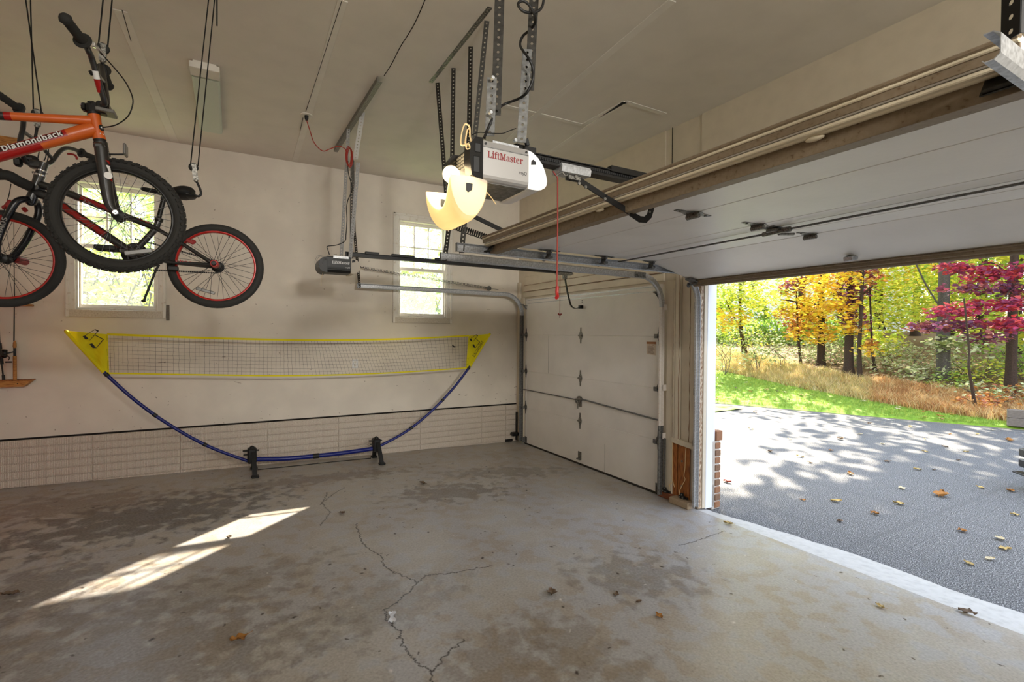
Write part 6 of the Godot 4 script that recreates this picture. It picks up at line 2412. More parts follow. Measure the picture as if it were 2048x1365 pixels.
	s.tube([P.call(300, 384, 0.02), P.call(345, 396, 0.02), P.call(378, 394, 0.03)], 0.004, 6)
	s.tube([P.call(300, 384, -0.02), P.call(345, 396, -0.02), P.call(378, 394, -0.03)], 0.004, 6)
	obj("saddle_rail", s, M.black_metal, t)
	# cranks, pedals, chain, stand
	s = Shape.new()
	s.disc(bb - S * 0.045, S, 0.065, 0.004, 30, 0.001)
	obj("chainring", s, M.charcoal, t)
	s = Shape.new()
	s.bar(bb + S * 0.05, P.call(218, 498, 0.09), 0.014, 0.024, Vector3.UP, 0.004)
	s.bar(bb - S * 0.05, P.call(300, 520, -0.09), 0.014, 0.024, Vector3.UP, 0.004)
	obj("crank_arm", s, M.black_metal, t)
	for q in [P.call(213, 497, 0.12), P.call(304, 522, -0.13)]:
		s = Shape.new()
		for g in [-1.0, 1.0]:
			s.bx(q + Vector3(-0.045, -0.013, g * 0.038 - 0.007), q + Vector3(0.045, 0.013, g * 0.038 + 0.007), 0.004)
			s.bx(q + Vector3(g * 0.040 - 0.007, -0.012, -0.04), q + Vector3(g * 0.040 + 0.007, 0.012, 0.04), 0.004)
		s.tube([q - S * 0.045, q + S * 0.045], 0.010, 10)
		obj("pedal", s, M.black, t)
	s = Shape.new()
	for q in [[P.call(275, 539, -0.045), H - S * 0.05 + Vector3(0, -0.036, 0)], [P.call(270, 478, -0.045), H - S * 0.05 + Vector3(0, 0.034, 0)]]:
		var cnt := 44
		for i in cnt:
			var a: Vector3 = q[0].lerp(q[1], i / float(cnt))
			var b: Vector3 = q[0].lerp(q[1], (i + 0.8) / float(cnt))
			s.bar(a, b, 0.007 if i % 2 == 0 else 0.004, 0.0085, Vector3.UP, 0.0)
	obj("chain", s, M.black_metal, t)
	s = Shape.new()
	s.tube([P.call(318, 530, 0.04), P.call(312, 540, 0.05), P.call(288, 601, 0.07)], 0.0062, 8)
	s.ball(P.call(287, 602, 0.07), Vector3(0.011, 0.009, 0.011), 10, 6)
	obj("kickstand", s, M.black, t)
	s = Shape.new()
	s.bx(P.call(340, 525, 0.06) - Vector3(0.012, 0.02, 0.02), P.call(352, 545, 0.06) + Vector3(0.012, 0.01, 0.0), 0.004)
	obj("stand_bracket", s, M.black, t)


# ---------------------------------------------------------------- hoists: ropes, pulley, hook
func build_hoist(z: float, ropes: Array, pulley: Vector2, hook: Array, label: String) -> void:
	var pc := onz(pulley.x, pulley.y, z)
	var t := thing("bike_hoist", pc, label, "hoist", "rope hoists for the bicycles")
	for q in ropes:
		var s := Shape.new()
		var a := onz(q[0], q[1], z)
		var b := onz(q[2], q[3], z)
		var k := (CEIL - a.y) / (b.y - a.y)
		s.tube([a, a + (b - a) * k], 0.0032, 7)
		obj("rope", s, M.rope, t)
	var s := Shape.new()
	s.disc(pc, Vector3(0.35, 0, 0.94), 0.025, 0.018, 20, 0.004)
	obj("pulley_wheel", s, M.black, t)
	s = Shape.new()
	var h0 := onz(hook[0][0], hook[0][1], z)
	for g in [-0.012, 0.012]:
		s.bar(pc + Vector3(0, 0.018, g), h0 + Vector3(0, 0, g * 0.5), 0.003, 0.026, Vector3(0, 0, 1).cross(h0 - pc), 0.0)
	s.disc(h0, Vector3.UP, 0.010, 0.02, 10, 0.002)
	s.disc(pc + Vector3(0, 0, 0.015), Vector3.BACK, 0.006, 0.006, 8)
	obj("pulley_cheek", s, M.zinc, t)
	s = Shape.new()
	var pts := []
	for q in hook:
		pts.append(onz(q[0], q[1], z))
	s.tube(curve(pts, 6), 0.0065, 9)
	obj("hook", s, M.black, t)
	s = Shape.new()
	var cx := pc.x
	s.bx(Vector3(pc.x - 0.05, CEIL - 0.03, z - 0.03), Vector3(pc.x + 0.06, CEIL, z + 0.03), 0.006)
	obj("ceiling_bracket", s, M.black_metal, t)


func build_hoists() -> void:
	build_hoist(3.52, [[197, 88, 206, 0], [215, 96, 224, 0]], Vector2(206, 97), [[205, 122], [206, 128], [210, 136], [213, 148], [208, 155], [202, 152]], "rope hoist hooked under the orange bicycle handlebar")
	build_hoist(2.98, [[67, 225, 61, 0], [83, 225, 60, 60]], Vector2(75, 228), [[74, 252], [73, 262], [70, 276], [64, 286], [70, 296], [78, 290]], "rope hoist hooked to the black bicycle near its handlebar")
	build_hoist(3.06, [[381, 330, 417, 0], [396, 332, 429, 0]], Vector2(387, 335), [[392, 361], [395, 367], [400, 378], [402, 388], [397, 393], [388, 390]], "rope hoist hooked under the black bicycle saddle")
	var a := onz(434, 52, 3.0)
	var s := Shape.new()
	s.tube([a, Vector3(a.x, CEIL, 3.0)], 0.004, 7)
	tag(obj("rope_end", s, M.rope), "short black rope end dangling from the ceiling", "rope")


# ---------------------------------------------------------------- outside
const EDGE_A := Vector2(6.477, -1.554)
const EDGE_N := Vector2(0.920, -0.391)
const EDGE_T := Vector2(0.391, 0.920)


func lawn_edge(a: float) -> float:
	var q := [[-6.0, 11.5], [-1.9, 6.9], [-0.25, 4.9], [1.4, 2.85], [2.6, 1.7], [3.9, 0.85], [5.0, 0.42], [8.0, 0.3], [40.0, 0.3]]
	if a <= q[0][0]:
		return q[0][1]
	for i in q.size() - 1:
		if a <= q[i + 1][0]:
			return lerpf(q[i][1], q[i + 1][1], (a - q[i][0]) / (q[i + 1][0] - q[i][0]))
	return 0.3


func ground_y(s: float, a: float) -> float:
	if s <= 0.0:
		return -0.03
	var e := lawn_edge(a)
	var y := 0.085 * minf(minf(s, e), 2.0) + 0.027 * maxf(0.0, minf(s, e) - 2.0)
	var y_edge := y
	if s > e:
		var far := 0.108 * minf(s, 8.0) + 0.065 * maxf(s - 8.0, 0.0)
		y = lerpf(y, far, clampf((s - e) / 1.6, 0.0, 1.0))
		y = maxf(y, y_edge)
		y += 0.05 * nz.get_noise_2d(s * 1.1, a * 1.1) * clampf(s - e, 0, 1)
	return y


func sa(s: float, a: float) -> Vector3:
	var p := EDGE_A + EDGE_N * s + EDGE_T * a
	return Vector3(p.x, ground_y(s, a), p.y)


func to_sa(p: Vector3) -> Vector2:
	var d := Vector2(p.x, p.z) - EDGE_A
	return Vector2(d.dot(EDGE_N), d.dot(EDGE_T))


func sheet(s: Shape, f: Callable, nu: int, nv: int) -> void:
	var P := []
	for i in nu + 1:
		var r := []
		for j in nv + 1:
			r.append(f.call(float(i) / nu, float(j) / nv))
		P.append(r)
	for i in nu:
		for j in nv:
			s.quad(P[i][j], P[i + 1][j], P[i + 1][j + 1], P[i][j + 1], Vector3.UP)


func multi(called: String, mesh: Mesh, xf: Array, cols: Array, m: Material, parent: Node3D) -> MultiMeshInstance3D:
	var mm := MultiMesh.new()
	mm.transform_format = MultiMesh.TRANSFORM_3D
	mm.use_colors = true
	mm.mesh = mesh
	mm.instance_count = xf.size()
	var at: Vector3 = org[parent] if parent else Vector3.ZERO
	for i in xf.size():
		var t: Transform3D = xf[i]
		t.origin -= at
		mm.set_instance_transform(i, t)
		mm.set_instance_color(i, cols[i])
	var mi := MultiMeshInstance3D.new()
	mi.multimesh = mm
	mi.material_override = m
	mi.set_meta("kind", "stuff")
	if parent:
		mi.name = called
		parent.add_child(mi, true)
	else:
		mi.name = numbered(called)
		add_child(mi)
	return mi


func leaf_mesh(round := 0.5) -> ArrayMesh:
	# a folded leaf with a stalk end, one unit long
	var s := Shape.new()
	s.use_col = true
	var rim := [Vector2(0.0, 0.0), Vector2(0.22, 0.30 * round * 2.0), Vector2(0.5, 0.42 * round * 2.0), Vector2(0.8, 0.22 * round * 2.0), Vector2(1.0, 0.0)]
	for g in [-1.0, 1.0]:
		for i in 4:
			var a := Vector3(rim[i].x, 0, 0)
			var b := Vector3(rim[i + 1].x, -0.08 if i + 1 == 4 else 0.0, 0)
			var c := Vector3(rim[i + 1].x, 0.10 if i + 1 < 4 else -0.08, rim[i + 1].y * g)
			var d := Vector3(rim[i].x, 0.10 if i > 0 else 0.0, rim[i].y * g)
			s.quad(a, b, c, d, Vector3.UP)
	return s.mesh(Vector3.ZERO)


func tuft_mesh(blades: int, bend: float, sd: int) -> ArrayMesh:
	var s := Shape.new()
	s.use_col = true
	var r := RandomNumberGenerator.new()
	r.seed = sd
	for i in blades:
		var g := r.randf() * TAU
		var d := Vector3(cos(g), 0, sin(g))
		var w := d.cross(Vector3.UP) * r.randf_range(0.012, 0.024)
		var o := Vector3(r.randf_range(-0.25, 0.25), 0, r.randf_range(-0.25, 0.25))
		var h := r.randf_range(0.6, 1.0)
		var m := o + d * bend * 0.3 * h + Vector3(0, h * 0.6, 0)
		var t := o + d * bend * h + Vector3(0, h, 0)
		s.quad(o - w, o + w, m + w * 0.7, m - w * 0.7, d + Vector3.UP)
		s.flat(m - w * 0.7, m + w * 0.7, t, d + Vector3.UP)
	return s.mesh(Vector3.ZERO)


func shade_of(pal: Array) -> Color:
	var a: Color = pal[rng.randi() % pal.size()]
	var k := rng.randf_range(0.75, 1.25)
	return Color(a.r * k, a.g * k, a.b * k)


const GREEN := [Color(0.22, 0.38, 0.06), Color(0.32, 0.48, 0.07), Color(0.44, 0.56, 0.10)]
const LIME := [Color(0.58, 0.66, 0.08), Color(0.74, 0.72, 0.08), Color(0.42, 0.58, 0.08), Color(0.82, 0.78, 0.14)]
const YELLOW := [Color(0.86, 0.66, 0.05), Color(0.86, 0.52, 0.05), Color(0.80, 0.72, 0.08), Color(0.70, 0.40, 0.07)]
const PURPLE := [Color(0.24, 0.07, 0.13), Color(0.32, 0.08, 0.13), Color(0.20, 0.09, 0.17), Color(0.38, 0.13, 0.10)]
const RED := [Color(0.55, 0.06, 0.12), Color(0.46, 0.07, 0.16), Color(0.66, 0.10, 0.09), Color(0.32, 0.07, 0.15)]
const PALE := [Color(0.50, 0.56, 0.30), Color(0.36, 0.44, 0.18), Color(0.62, 0.62, 0.40), Color(0.28, 0.34, 0.12)]
const RUST := [Color(0.56, 0.22, 0.05), Color(0.62, 0.32, 0.07), Color(0.34, 0.12, 0.06)]


func puff(xf: Array, cols: Array, c: Vector3, r: Vector3, n: int, size: float, pal: Array) -> void:
	for i in n:
		var d := Vector3(rng.randfn(), rng.randfn(), rng.randfn()).normalized() * pow(rng.randf(), 0.45)
		var p := c + d * r * 1.2
		if nz.get_noise_3d(p.x * 1.6, p.y * 1.9, p.z * 1.6) < -0.08:
			continue
		var b := Basis.from_euler(Vector3(rng.randf_range(-0.7, 0.5), rng.randf() * TAU, rng.randf_range(-0.6, 0.6))).scaled(Vector3.ONE * size * rng.randf_range(0.65, 1.25))
		xf.append(Transform3D(b, p))
		cols.append(shade_of(pal))


func build_outside() -> void:
	# driveway up to the lawn edge
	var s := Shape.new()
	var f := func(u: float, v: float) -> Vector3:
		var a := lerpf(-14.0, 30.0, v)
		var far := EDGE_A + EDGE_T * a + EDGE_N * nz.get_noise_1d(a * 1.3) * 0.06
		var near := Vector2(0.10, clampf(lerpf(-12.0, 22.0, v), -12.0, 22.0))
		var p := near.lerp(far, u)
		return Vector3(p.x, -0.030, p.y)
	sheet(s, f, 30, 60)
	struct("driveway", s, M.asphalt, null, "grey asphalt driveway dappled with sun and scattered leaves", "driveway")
	s = Shape.new()
	sheet(s, func(u: float, v: float) -> Vector3: return sa(lerpf(0.0, lawn_edge(lerpf(-14.0, 22.0, v)) + 0.1, u), lerpf(-14.0, 22.0, v)) + Vector3(0, 0.012, 0), 16, 70)
	struct("lawn", s, M.lawn, null, "strip of bright green mown lawn beyond the driveway", "lawn")
	s = Shape.new()
	var wf := func(u: float, v: float) -> Vector3:
		var a := lerpf(-40.0, 40.0, v)
		return sa(lawn_edge(a) + 60.0 * u * u, a)
	sheet(s, wf, 60, 90)
	struct("ground", s, M.litter_ground, null, "leaf-strewn woodland floor rising behind the lawn", "ground")
	# grass blades on the lawn
	var xf := []
	var cols := []
	var tuft := tuft_mesh(6, 0.35, 3)
	for i in 26000:
		var a := lerpf(-3.5, 6.5, rng.randf())
		var e := lawn_edge(a)
		if rng.randf() > (e + 0.1) / 8.0:
			continue
		var p := sa(rng.randf() * e, a)
		xf.append(Transform3D(Basis(Vector3.UP, rng.randf() * TAU).scaled(Vector3(0.10, rng.randf_range(0.045, 0.085), 0.10)), p + Vector3(0, 0.008, 0)))
		cols.append(shade_of([Color(0.18, 0.30, 0.03), Color(0.28, 0.40, 0.05), Color(0.42, 0.48, 0.09), Color(0.22, 0.34, 0.04)]))
	tag(multi("grass", tuft, xf, cols, M.blade, null), "short green grass blades standing on the lawn strip", "grass", "", "stuff")
	xf = []
	cols = []
	var dry := tuft_mesh(8, 0.6, 5)
	for i in 15000:
		var a := lerpf(-6.0, 12.0, rng.randf())
		var w := rng.randf()
		var p := sa(lawn_edge(a) + 0.05 + 2.2 * w * w + 0.6 * rng.randf(), a)
		var h := rng.randf_range(0.10, 0.24) + 0.16 * maxf(0.0, nz.get_noise_2d(a * 1.4, w * 4.0))
		xf.append(Transform3D(Basis(Vector3.UP, rng.randf() * TAU).scaled(Vector3(0.30, h, 0.30)), p))
		cols.append(shade_of([Color(0.66, 0.52, 0.24), Color(0.74, 0.62, 0.34), Color(0.58, 0.40, 0.16), Color(0.70, 0.56, 0.22), Color(0.46, 0.44, 0.14)] if a < 3.0 else [Color(0.66, 0.46, 0.20), Color(0.60, 0.34, 0.12), Color(0.50, 0.24, 0.09), Color(0.70, 0.54, 0.26)]))
	tag(multi("dry_grass", dry, xf, cols, M.blade, null), "band of tall dry straw-coloured grass along the lawn's far edge", "grass", "", "stuff")
	# timber edging at the right
	s = Shape.new()
	var tb := deep(2014, 834, 9.0)
	tb.y = 0.03
	for k in 2:
		s.bar(tb + Vector3(0, 0.075 + 0.15 * k, 0), tb + Vector3(0.9, 0.075 + 0.15 * k, 2.6), 0.15, 0.148, Vector3.UP, 0.008)
	tag(obj("timber_edging", s, M.timber), "weathered grey timber edging at the lawn's right end", "edging")
	# far white house behind the trees
	var hp := deep(1540, 640, 34.0)
	var t := thing("house", Vector3(hp.x, 1.6, hp.z), "white clapboard house glimpsed behind the yellow trees", "house")
	var dirx := Vector3(0.62, 0, 0.78)
	var dirn := Vector3(-0.78, 0, 0.62)
	s = Shape.new()
	s.bar(Vector3(hp.x, 4.6, hp.z) - dirx * 6.5, Vector3(hp.x, 4.6, hp.z) + dirx * 7.5, 5.0, 6.6)
	obj("wall", s, M.siding, t)
	s = Shape.new()
	for k in 34:
		var y := 1.5 + 0.19 * k
		s.bar(Vector3(hp.x, y, hp.z) - dirx * 6.55 + dirn * 2.515, Vector3(hp.x, y, hp.z) + dirx * 7.55 + dirn * 2.515, 0.03, 0.15)
	tag(obj("siding_board", s, M.siding, t), "", "", "", "stuff")
	s = Shape.new()
	s.prism(PackedVector2Array([Vector2(-3.1, 0), Vector2(3.1, 0), Vector2(0, 2.4)]), 14.6, Transform3D(Basis(-dirn, Vector3.UP, dirx), Vector3(hp.x, 7.9, hp.z) - dirx * 6.8))
	obj("roof", s, M.roof, t)
	for k in 2:
		s = Shape.new()
		var wc := Vector3(hp.x, 3.2, hp.z) + dirx * (-3.5 + 5.5 * k) + dirn * 2.53
		s.bar(wc - dirx * 0.5, wc + dirx * 0.5, 0.06, 1.3, Vector3.UP, 0.01)
		obj("window", s, M.charcoal, t)
	# hedge in front of the house
	var hg := thing("hedge", Vector3(0, 0, 0) + sa(14.0, -4.0), "clipped dark hedge in front of the white house", "hedge")
	xf = []
	cols = []
	for i in 5000:
		var p := sa(13.2 + 0.9 * rng.randf(), lerpf(-9.0, 2.0, rng.randf()))
		p.y += rng.randf() * 1.15
		xf.append(Transform3D(Basis.from_euler(Vector3(rng.randf() * 6, rng.randf() * 6, rng.randf() * 6)).scaled(Vector3.ONE * 0.12), p))
		cols.append(shade_of(GREEN))
	multi("foliage", leaf_mesh(0.6), xf, cols, M.leaf, hg)
	build_car()
	# brick pier outside the casing post: a wainscot of single bricks with a rowlock on top
	t = thing("brick_pier", Vector3(0.235, -0.02, 3.38), "brick wainscot showing just outside the white casing post", "brickwork")
	s = Shape.new()
	s.bx(Vector3(0.175, -0.03, 2.95), Vector3(0.278, 0.62, 3.364), 0.002)
	obj("mortar_bed", s, M.mortar, t)
	for k in 9:
		var y := -0.020 + k * 0.0705
		for j in 2:
			s = Shape.new()
			var z1 := 3.372 - j * 0.215
			s.bx(Vector3(0.214, y, z1 - 0.203), Vector3(0.288, y + 0.058, z1 + rng.randf_range(-0.002, 0.003)), 0.005)
			obj("brick", s, M.brick_out[(k * 2 + j * 3) % 4], t)
	for j in 5:
		s = Shape.new()
		s.bx(Vector3(0.213, 0.622, 3.380 - j * 0.075 - 0.064), Vector3(0.302, 0.715, 3.380 - j * 0.075), 0.006)
		obj("brick", s, M.brick_out[j % 4], t)


func build_car() -> void:
	# the corner of a pale car, nose towards the left, mostly beyond the frame
	var n := ony(2026, 946, 0.14)
	var t := thing("car", Vector3(n.x + 2.0, -0.03, n.z + 0.5), "pale silver car nosing in at the right edge of the driveway", "car")
	var fwd := Vector3(-0.80, 0, -0.60)
	var side := Vector3(0.60, 0, -0.80)
	var o := Vector3(n.x, -0.03, n.z) + Vector3(0.02, 0, 0.02) - side * 0.72 - fwd * 0.0
	var s := Shape.new()
	var body := func(u: float, v: float) -> Vector3:
		# u along the car from nose to tail, v round the section
		var L := 4.2 * u
		var g := lerpf(-0.06 * PI, 1.06 * PI, v)
		var hgt := 0.30 + 0.42 * pow(clampf(u * 7.0, 0, 1), 0.6)
		if u > 0.22:
			hgt += 0.62 * smoothstep(0.22, 0.42, u) * (1.0 - smoothstep(0.82, 0.98, u))
		var w := 0.86 * pow(clampf(u * 14.0 + 0.18, 0, 1), 0.35) * pow(clampf((1.0 - u) * 14.0 + 0.25, 0, 1), 0.3)
		var cx := cos(g)
		var cy := sin(g)
		var e := 0.45
		return o - fwd * L + side * w * signf(cx) * pow(absf(cx), e) + Vector3(0, 0.20 + hgt * signf(cy) * pow(absf(cy), 0.6), 0)
	s.surf(body, 44, 30)
	s.surf(func(u: float, v: float) -> Vector3: return body.call(0.0, lerpf(0.0, 1.0, v)).lerp(o + Vector3(0, 0.3, 0), u), 6, 30)
	obj("body", s, M.car, t)
	s = Shape.new()
	for k in 2:
		s.bar(o + side * 0.40 + fwd * -0.01 + Vector3(0, 0.40 - 0.115 * k, 0), o + side * 0.735 - fwd * 0.065 + Vector3(0, 0.40 - 0.115 * k, 0), 0.07, 0.09, Vector3.UP, 0.012)
	obj("grille", s, M.black_gloss, t)
	s = Shape.new()
	s.bar(o + side * 0.1 + fwd * 0.03 + Vector3(0, 0.175, 0), o + side * 0.76 - fwd * 0.04 + Vector3(0, 0.175, 0), 0.10, 0.02, Vector3.UP, 0.006)
	obj("bumper_lip", s, M.charcoal, t)
	s = Shape.new()
	s.ball(o + side * 0.60 - fwd * 0.12 + Vector3(0, 0.56, 0), Vector3(0.16, 0.07, 0.10), 14, 8)
	obj("headlight", s, M.chrome, t)
	for q in [[0.75, 0.80], [0.75, -0.80], [3.3, 0.80], [3.3, -0.80]]:
		s = Shape.new()
		s.disc(o - fwd * q[0] + side * q[1] + Vector3(0, 0.31, 0), side, 0.31, 0.19, 28, 0.03)
		obj("wheel", s, M.rubber, t)


func tree(called: String, label: String, path: Array, r0: float, r1: float, bark: Material, branches: Array, puffs: Array, leaf: float, round := 0.5) -> void:
	var t := thing(called, path[0], label, "tree", "")
	var s := Shape.new()
	var c := curve(path, 5)
	var rad := []
	for i in c.size():
		var w := float(i) / (c.size() - 1)
		rad.append(lerpf(r0, r1, w) * (1.0 + 0.5 * pow(maxf(0.0, 1.0 - w * 8.0), 2.0)) * (1.0 + 0.06 * nz.get_noise_1d(i * 1.7)))
	s.tube(c, rad, 10)
	var tr := obj("trunk", s, bark, t)
	for b in branches:
		s = Shape.new()
		s.tube(curve(b[0], 4), b[1], 6)
		obj("branch", s, bark, t)
	var xf := []
	var cols := []
	for p in puffs:
		puff(xf, cols, p[0], p[1], p[2], p[4] if p.size() > 4 else leaf, p[3])
	if xf.size():
		multi("foliage", leaf_mesh(round), xf, cols, M.leaf, t)


func build_woods() -> void:
	var D := func(u: float, v: float, d: float) -> Vector3: return deep(u, v, d)
	var up := func(p: Vector3, h: float, lx := 0.0, lz := 0.0) -> Vector3: return p + Vector3(lx, h, lz)
	# the straight dark trunk with yellow and purple leaves
	var b: Vector3 = D.call(1697, 752, 14.5)
	tree("maple_tree", "straight dark maple with yellow and purple leaves, nearest the middle of the lawn", [b, up.call(b, 2.0), up.call(b, 5.0, 0.1), up.call(b, 9.5, 0.3, 0.1)], 0.125, 0.05, M.bark,
		[[[up.call(b, 1.9), up.call(b, 2.3, -0.4, 0.5), up.call(b, 2.5, -0.9, 1.0)], 0.025], [[up.call(b, 2.6), up.call(b, 3.2, 0.5, -0.4), up.call(b, 3.5, 1.2, -0.8)], 0.03]],
		[[D.call(1665, 610, 14.2), Vector3(0.55, 0.5, 0.6), 700, YELLOW], [D.call(1655, 560, 14.0), Vector3(0.7, 0.35, 0.8), 700, YELLOW], [D.call(1700, 590, 14.2), Vector3(0.35, 0.8, 0.4), 620, PURPLE], [D.call(1722, 560, 14.4), Vector3(0.35, 0.5, 0.45), 400, PURPLE], [D.call(1735, 552, 14.2), Vector3(0.4, 0.3, 0.4), 180, RUST], [D.call(1700, 655, 14.0), Vector3(0.4, 0.22, 0.4), 200, YELLOW], [D.call(1708, 640, 14.2), Vector3(0.35, 0.35, 0.4), 200, PURPLE],
		[up.call(b, 7.0, -1.6, 0.6), Vector3(3.2, 1.5, 2.8), 2600, YELLOW, 0.30], [up.call(b, 9.0, -0.5, -1.0), Vector3(3.0, 1.5, 2.8), 2400, LIME, 0.30], [up.call(b, 6.4, -3.2, 1.2), Vector3(2.0, 1.1, 2.4), 1700, YELLOW, 0.28], [up.call(b, 7.3, -4.3, -1.0), Vector3(2.0, 1.0, 2.0), 2300, YELLOW, 0.30], [up.call(b, 8.6, -3.4, -2.2), Vector3(2.0, 1.0, 1.8), 1600, LIME, 0.30]], 0.125)  # high crowns out of view, placed to shade the drive and doorway
	b = D.call(1642, 738, 16.0)
	tree("maple_tree", "dark trunk tipped slightly left under a yellow canopy, beside the thin leaning stem", [b, up.call(b, 1.2, -0.1, 0.05), up.call(b, 3.5, -0.25, 0.1), up.call(b, 9.0, -0.1, 0.1)], 0.13, 0.06, M.bark,
		[[[up.call(b, 1.6, -0.1), up.call(b, 2.1, -0.7, -0.3), up.call(b, 2.2, -1.4, -0.5)], 0.025]],
		[[D.call(1612, 622, 15.6), Vector3(0.9, 0.4, 0.8), 900, YELLOW], [D.call(1628, 668, 15.2), Vector3(0.8, 0.3, 0.6), 600, YELLOW], [D.call(1590, 640, 15.8), Vector3(0.45, 0.5, 0.5), 380, RUST], [D.call(1606, 575, 15.8), Vector3(0.7, 0.45, 0.7), 500, YELLOW], [D.call(1585, 572, 15.8), Vector3(0.4, 0.3, 0.4), 200, PURPLE], [D.call(1560, 610, 16.0), Vector3(0.6, 0.4, 0.5), 300, LIME],
		[up.call(b, 7.5, -0.8, 0.2), Vector3(3.0, 2.0, 3.0), 2600, YELLOW, 0.30], [up.call(b, 10.0, 0.5), Vector3(2.8, 1.6, 2.8), 2000, LIME, 0.30]], 0.125)
	b = D.call(1603, 740, 16.0)
	tree("sapling", "thin leaning stem at the left of the dark trunk pair", [b, up.call(b, 0.6, -0.12), up.call(b, 1.4, -0.25), up.call(b, 3.2, -0.4)], 0.05, 0.02, M.bark, [], [[D.call(1592, 655, 16.0), Vector3(0.3, 0.3, 0.3), 160, RUST]], 0.12)
	b = D.call(1721, 770, 13.8)
	tree("sapling", "thin crooked stem just right of the straight dark maple", [b, up.call(b, 0.8, -0.1), up.call(b, 1.7, -0.06), up.call(b, 4.5, 0.1)], 0.075, 0.03, M.bark, [], [[D.call(1728, 700, 13.6), Vector3(0.3, 0.2, 0.3), 120, YELLOW], [D.call(1738, 690, 13.6), Vector3(0.2, 0.14, 0.2), 70, RUST]], 0.12)
	b = D.call(1750, 742, 14.6)
	tree("sapling", "thin stem leaning left between the maple and the broad grey trunk", [b, up.call(b, 0.4, -0.12), up.call(b, 0.9, -0.22), up.call(b, 2.6, -0.4)], 0.05, 0.02, M.bark, [], [[D.call(1735, 640, 14.8), Vector3(0.4, 0.5, 0.4), 260, LIME]], 0.12)
	b = D.call(1758, 660, 22.0)
	tree("oak_tree", "dark distant trunk among lime leaves behind the maple", [b, up.call(b, 2.0, -0.1), up.call(b, 4.0, -0.15), up.call(b, 10.0, -0.1)], 0.17, 0.1, M.bark, [],
		[[D.call(1750, 590, 20.5), Vector3(0.7, 1.4, 1.0), 1300, LIME], [D.call(1790, 575, 21.0), Vector3(1.5, 1.0, 1.4), 1500, LIME], [D.call(1830, 540, 21.0), Vector3(1.6, 0.9, 1.4), 1200, YELLOW], [D.call(1800, 640, 20.0), Vector3(1.2, 0.5, 1.0), 700, LIME], [D.call(1760, 690, 17.5), Vector3(0.7, 0.5, 0.7), 700, LIME], [up.call(b, 8.0), Vector3(3.0, 2.0, 3.0), 1400, LIME, 0.26]], 0.15)
	b = D.call(1886, 780, 13.0)
	tree("beech_tree", "broad smooth grey trunk in front of lime-green leaves", [b, up.call(b, 1.5, -0.04), up.call(b, 3.5, -0.05), up.call(b, 10.0, 0.1)], 0.165, 0.10, M.bark_grey,
		[[[up.call(b, 2.0), up.call(b, 2.7, -0.5, -0.2), up.call(b, 3.3, -0.9, -0.3)], 0.02]],
		[[D.call(1870, 560, 15.5), Vector3(1.0, 0.7, 1.0), 900, LIME], [D.call(1850, 620, 15.0), Vector3(0.9, 0.5, 0.8), 700, LIME], [D.call(1900, 690, 12.6), Vector3(0.5, 0.2, 0.5), 260, PALE], [D.call(1930, 600, 15.5), Vector3(1.0, 0.6, 0.9), 700, LIME], [up.call(b, 7.5, -1.0, 0.5), Vector3(3.4, 2.0, 3.2), 3200, LIME, 0.30], [up.call(b, 9.8, 0.0, -0.5), Vector3(3.0, 1.6, 3.0), 2400, YELLOW, 0.30], [up.call(b, 6.2, -3.0, 0.8), Vector3(2.2, 1.1, 2.4), 2000, LIME, 0.28], [up.call(b, 7.6, -4.0, -1.6), Vector3(2.0, 1.0, 2.2), 2300, LIME, 0.30]], 0.125)  # upper crown reaches out of view, placed to shade the drive
	b = D.call(2021, 790, 11.5)
	tree("dogwood_tree", "dogwood with crimson and purple leaves at the right edge of the view", [b, up.call(b, 1.6, 0.02), up.call(b, 3.0, 0.05), up.call(b, 7.5, 0.2)], 0.115, 0.06, M.bark,
		[[[up.call(b, 2.3), up.call(b, 2.45, -0.7, 0.2), up.call(b, 2.2, -1.5, 0.3)], 0.018], [[up.call(b, 2.7), up.call(b, 3.0, -0.8, -0.1), up.call(b, 2.9, -1.6, -0.1)], 0.016], [[up.call(b, 2.0), up.call(b, 2.3, 0.5, 0.5), up.call(b, 2.3, 1.1, 0.9)], 0.018]],
		[[D.call(1985, 555, 11.2), Vector3(0.75, 0.16, 0.5), 380, RED], [D.call(1940, 575, 11.0), Vector3(0.5, 0.12, 0.5), 260, PURPLE], [D.call(2010, 580, 10.8), Vector3(0.6, 0.14, 0.5), 320, PURPLE], [D.call(1960, 615, 11.0), Vector3(0.9, 0.12, 0.5), 420, RED], [D.call(1905, 625, 11.0), Vector3(0.45, 0.13, 0.5), 280, RED], [D.call(1860, 655, 11.0), Vector3(0.40, 0.10, 0.4), 220, PURPLE], [D.call(2020, 610, 10.6), Vector3(0.5, 0.12, 0.4), 260, RED], [D.call(1990, 645, 11.0), Vector3(0.7, 0.12, 0.5), 360, RED], [D.call(2035, 655, 10.6), Vector3(0.5, 0.12, 0.4), 240, RED], [D.call(1930, 650, 11.0), Vector3(0.5, 0.12, 0.4), 260, PURPLE], [D.call(1968, 675, 10.8), Vector3(0.4, 0.12, 0.4), 200, PURPLE], [D.call(2040, 540, 10.8), Vector3(0.5, 0.14, 0.5), 240, RED], [D.call(1925, 535, 11.2), Vector3(0.5, 0.14, 0.5), 260, RED],
		[up.call(b, 5.5, -0.5), Vector3(2.6, 1.2, 2.6), 1500, RED, 0.24], [up.call(b, 7.2, 0.3, 0.5), Vector3(2.4, 1.2, 2.4), 1400, RED, 0.26]], 0.115, 0.6)
	b = D.call(1950, 812, 10.3)
